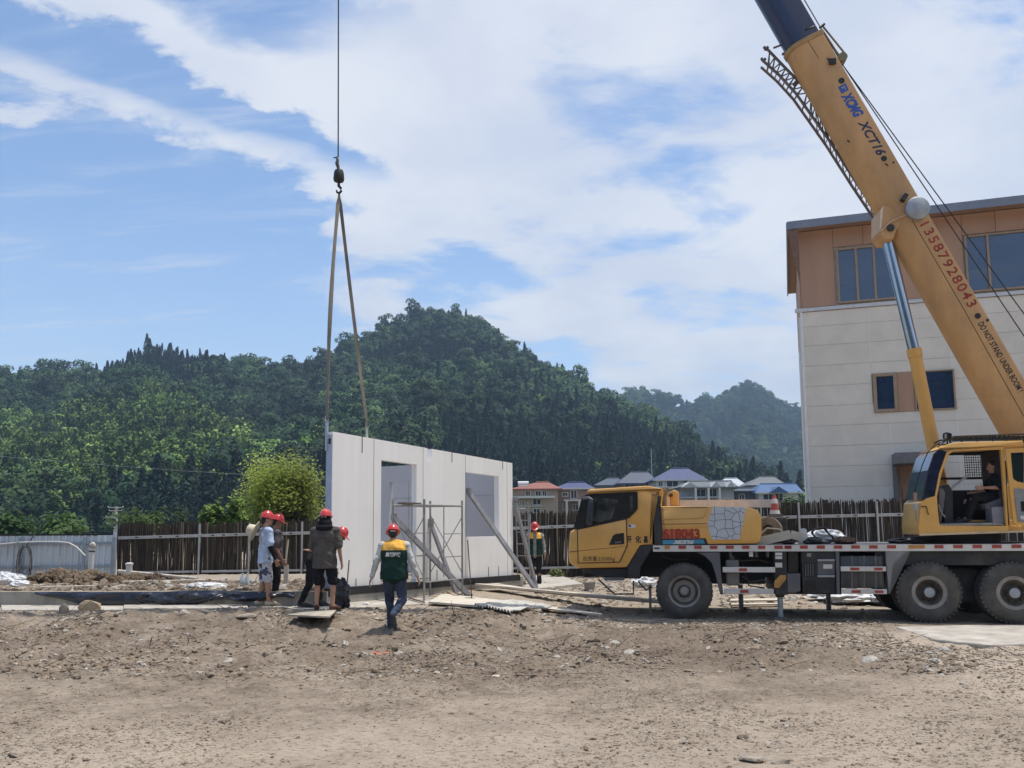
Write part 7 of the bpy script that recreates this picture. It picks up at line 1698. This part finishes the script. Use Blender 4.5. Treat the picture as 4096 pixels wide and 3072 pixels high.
def rubble(name, label, n, yr, xr, size, seed, mixw, dens=None):
    rg = np.random.RandomState(seed); y = yr[0] + (yr[1] - yr[0]) * rg.rand(n * 3); x = xr[0] + (xr[1] - xr[0]) * rg.rand(n * 3)
    keep = np.abs(x) < .68 * y + 1
    if dens is not None: keep &= rg.rand(n * 3) < dens(x, y)
    x, y = x[keep][:n], y[keep][:n]; n = len(x); idx = rg.choice(len(pro), n, p=np.array(mixw) / sum(mixw)); s_ = np.exp(rg.normal(math.log(size), .55, n)); s_ = np.clip(s_, .004, .11)
    s_ = np.where((idx >= 6) & (idx < 9), np.clip(rg.uniform(.15, .5, n), .1, .5), s_)
    z = TZ0(x, y) + relief(x, y); rot = np.stack([rg.normal(0, .25, n), rg.normal(0, .25, n), rg.uniform(0, 6.28, n)], 1)
    scl = np.stack([s_ * rg.uniform(.8, 1.6, n), s_ * rg.uniform(.7, 1.2, n), s_ * rg.uniform(.6, 1.1, n)], 1); scl = np.where(((idx >= 6) & (idx < 9))[:, None], s_[:, None] * np.array([1, 1, .6]), scl)
    o = scatter(name, np.stack([x, y, z - .05 * s_ * (idx < 6)], 1), idx, rot, scl, pro); o['label'] = label; o['category'] = 'rubble'; return o
w1 = [5, 5, 4, 3, .9, .9, .45, .4, .4, .25, .25]
patch = lambda x, y: np.clip((fbm(x * .8, y * .8, 3, 15) - .36) * 3.2, .08, 1)
rubble('ground_rubble', 'stones, clods and twigs strewn between the path and the viewer', 17000, (10.0, 15.9), (-13, 6.5), .018, 1, w1, patch)
rubble('foreground_clods', 'small clods and chips on the ground nearest the viewer', 52000, (5.8, 12.0), (-9, 9), .0068, 2, [6, 6, 5, 3, .5, .4, 0, 0, 0, .02, .02], lambda x, y: np.clip((fbm(x * .7, y * .7, 3, 19) - .36) * 4, .15, 1))
rubble('site_rubble', 'broken stones and scraps behind and under the truck', 4200, (16.4, 29), (.6, 13), .040, 3, [5, 5, 4, 3, 2.2, 2.2, 1.2, .8, .8, 1.2, 1.2], lambda x, y: np.where((x > 2.0) & (y < 18.6), .35, 1.0))
# rubble on the slab
def slab_rubble():
    rg = np.random.RandomState(6); n = 2600; u = rg.uniform(-200, 1330, n); v = rg.uniform(2326, 2362, n); P = np.array([gnd(a, b, .54) for a, b in zip(u, v)]); idx = rg.choice(len(pro), n, p=np.array(w1) / sum(w1)); s_ = np.clip(np.exp(rg.normal(math.log(.035), .6, n)), .01, .12); s_ = np.where((idx >= 6) & (idx < 9), .3, s_)
    rot = np.stack([rg.normal(0, .3, n), rg.normal(0, .3, n), rg.uniform(0, 6.28, n)], 1); scl = s_[:, None] * rg.uniform(.7, 1.4, (n, 3)); o = scatter('slab_rubble', P, idx, rot, scl, pro); o['label'] = 'earth, chips and twigs scattered over the slab'; o['category'] = 'rubble'
slab_rubble()
# ================================================================ single trees and shrubs beyond the fence
def leaf_tree(name, label, cat, base, H, crown, n, lsize, lmat, seed, stems=9, asp=1.6, spread=.5, group=None, trunkmat=None, low=.18, up=True, fill=0.0):
    """upright many-stemmed shrub or tree: stems, then leaves strung along the shoots"""
    rg = np.random.RandomState(seed); t = thing(name, label, cat, base, 0, group); m = MB(); cs = []; ns = []; shoots = []
    for k in range(stems):
        a = rg.uniform(0, 6.28); r = crown * spread * rg.uniform(.3, 1.0); h = H * rg.uniform(.72, 1.0) * (1 - .25 * (r / crown) ** 2)
        p0 = np.array([rg.normal(0, .05), rg.normal(0, .05), 0]); p3 = np.array([r * math.cos(a), r * math.sin(a), h])
        pts = [p0 + (p3 - p0) * f * np.array([f ** .5, f ** .5, 1]) for f in np.linspace(0, 1, 7)]; m.tube([Vector(q) for q in pts], [max(.006, .022 * H / 4 * (1 - .85 * i / 6)) for i in range(7)], 5); shoots.append(pts)
        for j in range(5):
            f = rg.uniform(.3, .95); i = int(f * 6); b0 = pts[i]; d = np.array([rg.normal(0, 1), rg.normal(0, 1), rg.uniform(.3, 1.2)]); d /= np.linalg.norm(d); L = crown * rg.uniform(.25, .6); e = b0 + d * L; e[2] = min(e[2], H * 1.03)
            m.tube([Vector(b0), Vector((b0 + e) / 2 + [0, 0, .05]), Vector(e)], [.008, .006, .004], 4); shoots.append([b0 + (e - b0) * q for q in np.linspace(0, 1, 5)])
    m.build('trunk', trunkmat or BARK, t)
    for k in range(n):
        s_ = shoots[rg.randint(len(shoots))]; f = rg.uniform(0, 1) * (len(s_) - 1); i = min(int(f), len(s_) - 2); p = s_[i] + (s_[i + 1] - s_[i]) * (f - i)
        if rg.rand() < fill:
            d = rg.normal(0, 1, 3); d /= np.linalg.norm(d); rr = rg.uniform(.45, 1.02) * (.62 + .62 * float(vnoise(d[0] * 3 + 7, d[1] * 3 + d[2] * 3, seed))); p = np.array([0, 0, H * .66]) + d * np.array([crown, crown, H * (.33 if d[2] > 0 else .36)]) * rr
        if p[2] < H * low: continue
        p = p + rg.normal(0, .095 * crown, 3); cs.append(p); q_ = p - np.array([0, 0, H * .5]); ns.append(q_ / (np.linalg.norm(q_) + 1e-6) + np.array([0, 0, .7]))
    co, q = leaf_quads(np.array(cs), np.array(ns), np.full(len(cs), lsize), asp, rg, .45); me = proto_mesh('crown', co, q, lmat); link('crown', me, t); return t
L_WIL = leaf_mat('leaf_yellowgreen', *([(.42, .50, .11)] * 3), .55, .55)
L_FRE = leaf_mat('leaf_fresh', *([(.19, .29, .07)] * 3), .55, .35)
L_LIM = leaf_mat('leaf_lime', (.30, .40, .03), (.30, .40, .03), (.30, .40, .03), .5, .4)
L_DRK = leaf_mat('leaf_dark', (.018, .026, .022), (.018, .026, .022), (.018, .026, .022), .7)
def on(u, v, Y): p = at(u, v, Y); return p
a = on(1135, 1800, 31.0); leaf_tree('willow_tree', 'bushy yellow green tree behind the bamboo fence, left of the new wall', 'tree', V3(a.x, 31, 0), a.z * .97, 1.58, 26000, .075, L_WIL, 5, 24, 1.9, .72, low=.34, fill=.45)
a = on(1205, 2010, 30.2); leaf_tree('dark_shrub', 'dark shrub under the yellow green tree next to the wall', 'shrub', V3(a.x, 30.2, 0), a.z, .9, 2600, .12, L_DRK, 6, 9, 1.5, .7)
for k, (u, v, w, lab) in enumerate(((860, 1985, .8, 'leftmost fresh green bamboo clump behind the bamboo fence'), (915, 1935, .9, 'middle fresh green bamboo clump, tallest behind the bamboo fence'), (968, 1975, .7, 'rightmost fresh green bamboo clump, touching the yellow green tree'), (810, 2040, .7, 'low fresh green bamboo clump left of the others'))):
    a = on(u, v, 40.0); leaf_tree('bamboo_clump', lab, 'bamboo', V3(a.x, 40 + .6 * k, 0), a.z, w, 2400, .17, L_FRE, 20 + k, 9, 2.0, .8, 'bamboo clumps behind the fence', low=.25)
a = on(3033, 1972, 27.0); leaf_tree('lime_shrub', 'small bright lime green shrub showing above the fence behind the truck', 'shrub', V3(a.x, 29.6, 0), on(3033, 1972, 29.6).z, .42, 2600, .07, L_LIM, 31, 10, 1.5, .8, low=.6)
for k, (u, v, Y, w, lab) in enumerate(((60, 2060, 48, 2.2, 'leafy green tree above the left end of the steel fence'), (250, 2075, 52, 2.4, 'leafy green tree above the steel fence, left of the utility pole'), (600, 2030, 50, 2.6, 'leafy green tree above the bamboo fence, right of the utility pole'), (3150, 1990, 70, 2.4, 'green tree between the blue roofed house and the tall building'))):
    a = on(u, v, Y); leaf_tree('leafy_tree', lab, 'tree', V3(a.x, Y, 0), a.z, w, 3600, .22, leaf_mat('leaf_green_%d' % k, *([(.045 + .01 * k, .085 + .01 * k, .03)] * 3), .55, .3), 40 + k, 9, 1.6, .8, 'trees beyond the fence', low=.3)
p = gnd(*C3(2150, 1130), .08); leaf_tree('weed', 'low yellowish weed growing at the foot of the fence near the far worker', 'weed', V3(p.x + .5, p.y, .05), .32, .35, 700, .05, leaf_mat('leaf_weed', *([(.22, .25, .09)] * 3), .6, .3), 51, 8, 1.8, .9, low=.1)
# ================================================================ air between here and the hills
hz = MB(); hz.box((0, 1060, 122), (5400, 3400, 250)); ho = hz.build('haze', None, kind='stuff')
hm = bpy.data.materials.new('haze_air'); hm.use_nodes = True; nt = hm.node_tree; nt.nodes.clear()
mo = nt.nodes.new('ShaderNodeOutputMaterial'); pv = nt.nodes.new('ShaderNodeVolumePrincipled')
pv.inputs['Density'].default_value = .00033; pv.inputs['Color'].default_value = (.52, .74, 1.0, 1); pv.inputs['Anisotropy'].default_value = .2
nt.links.new(pv.outputs[0], mo.inputs['Volume']); ho.data.materials.append(hm)
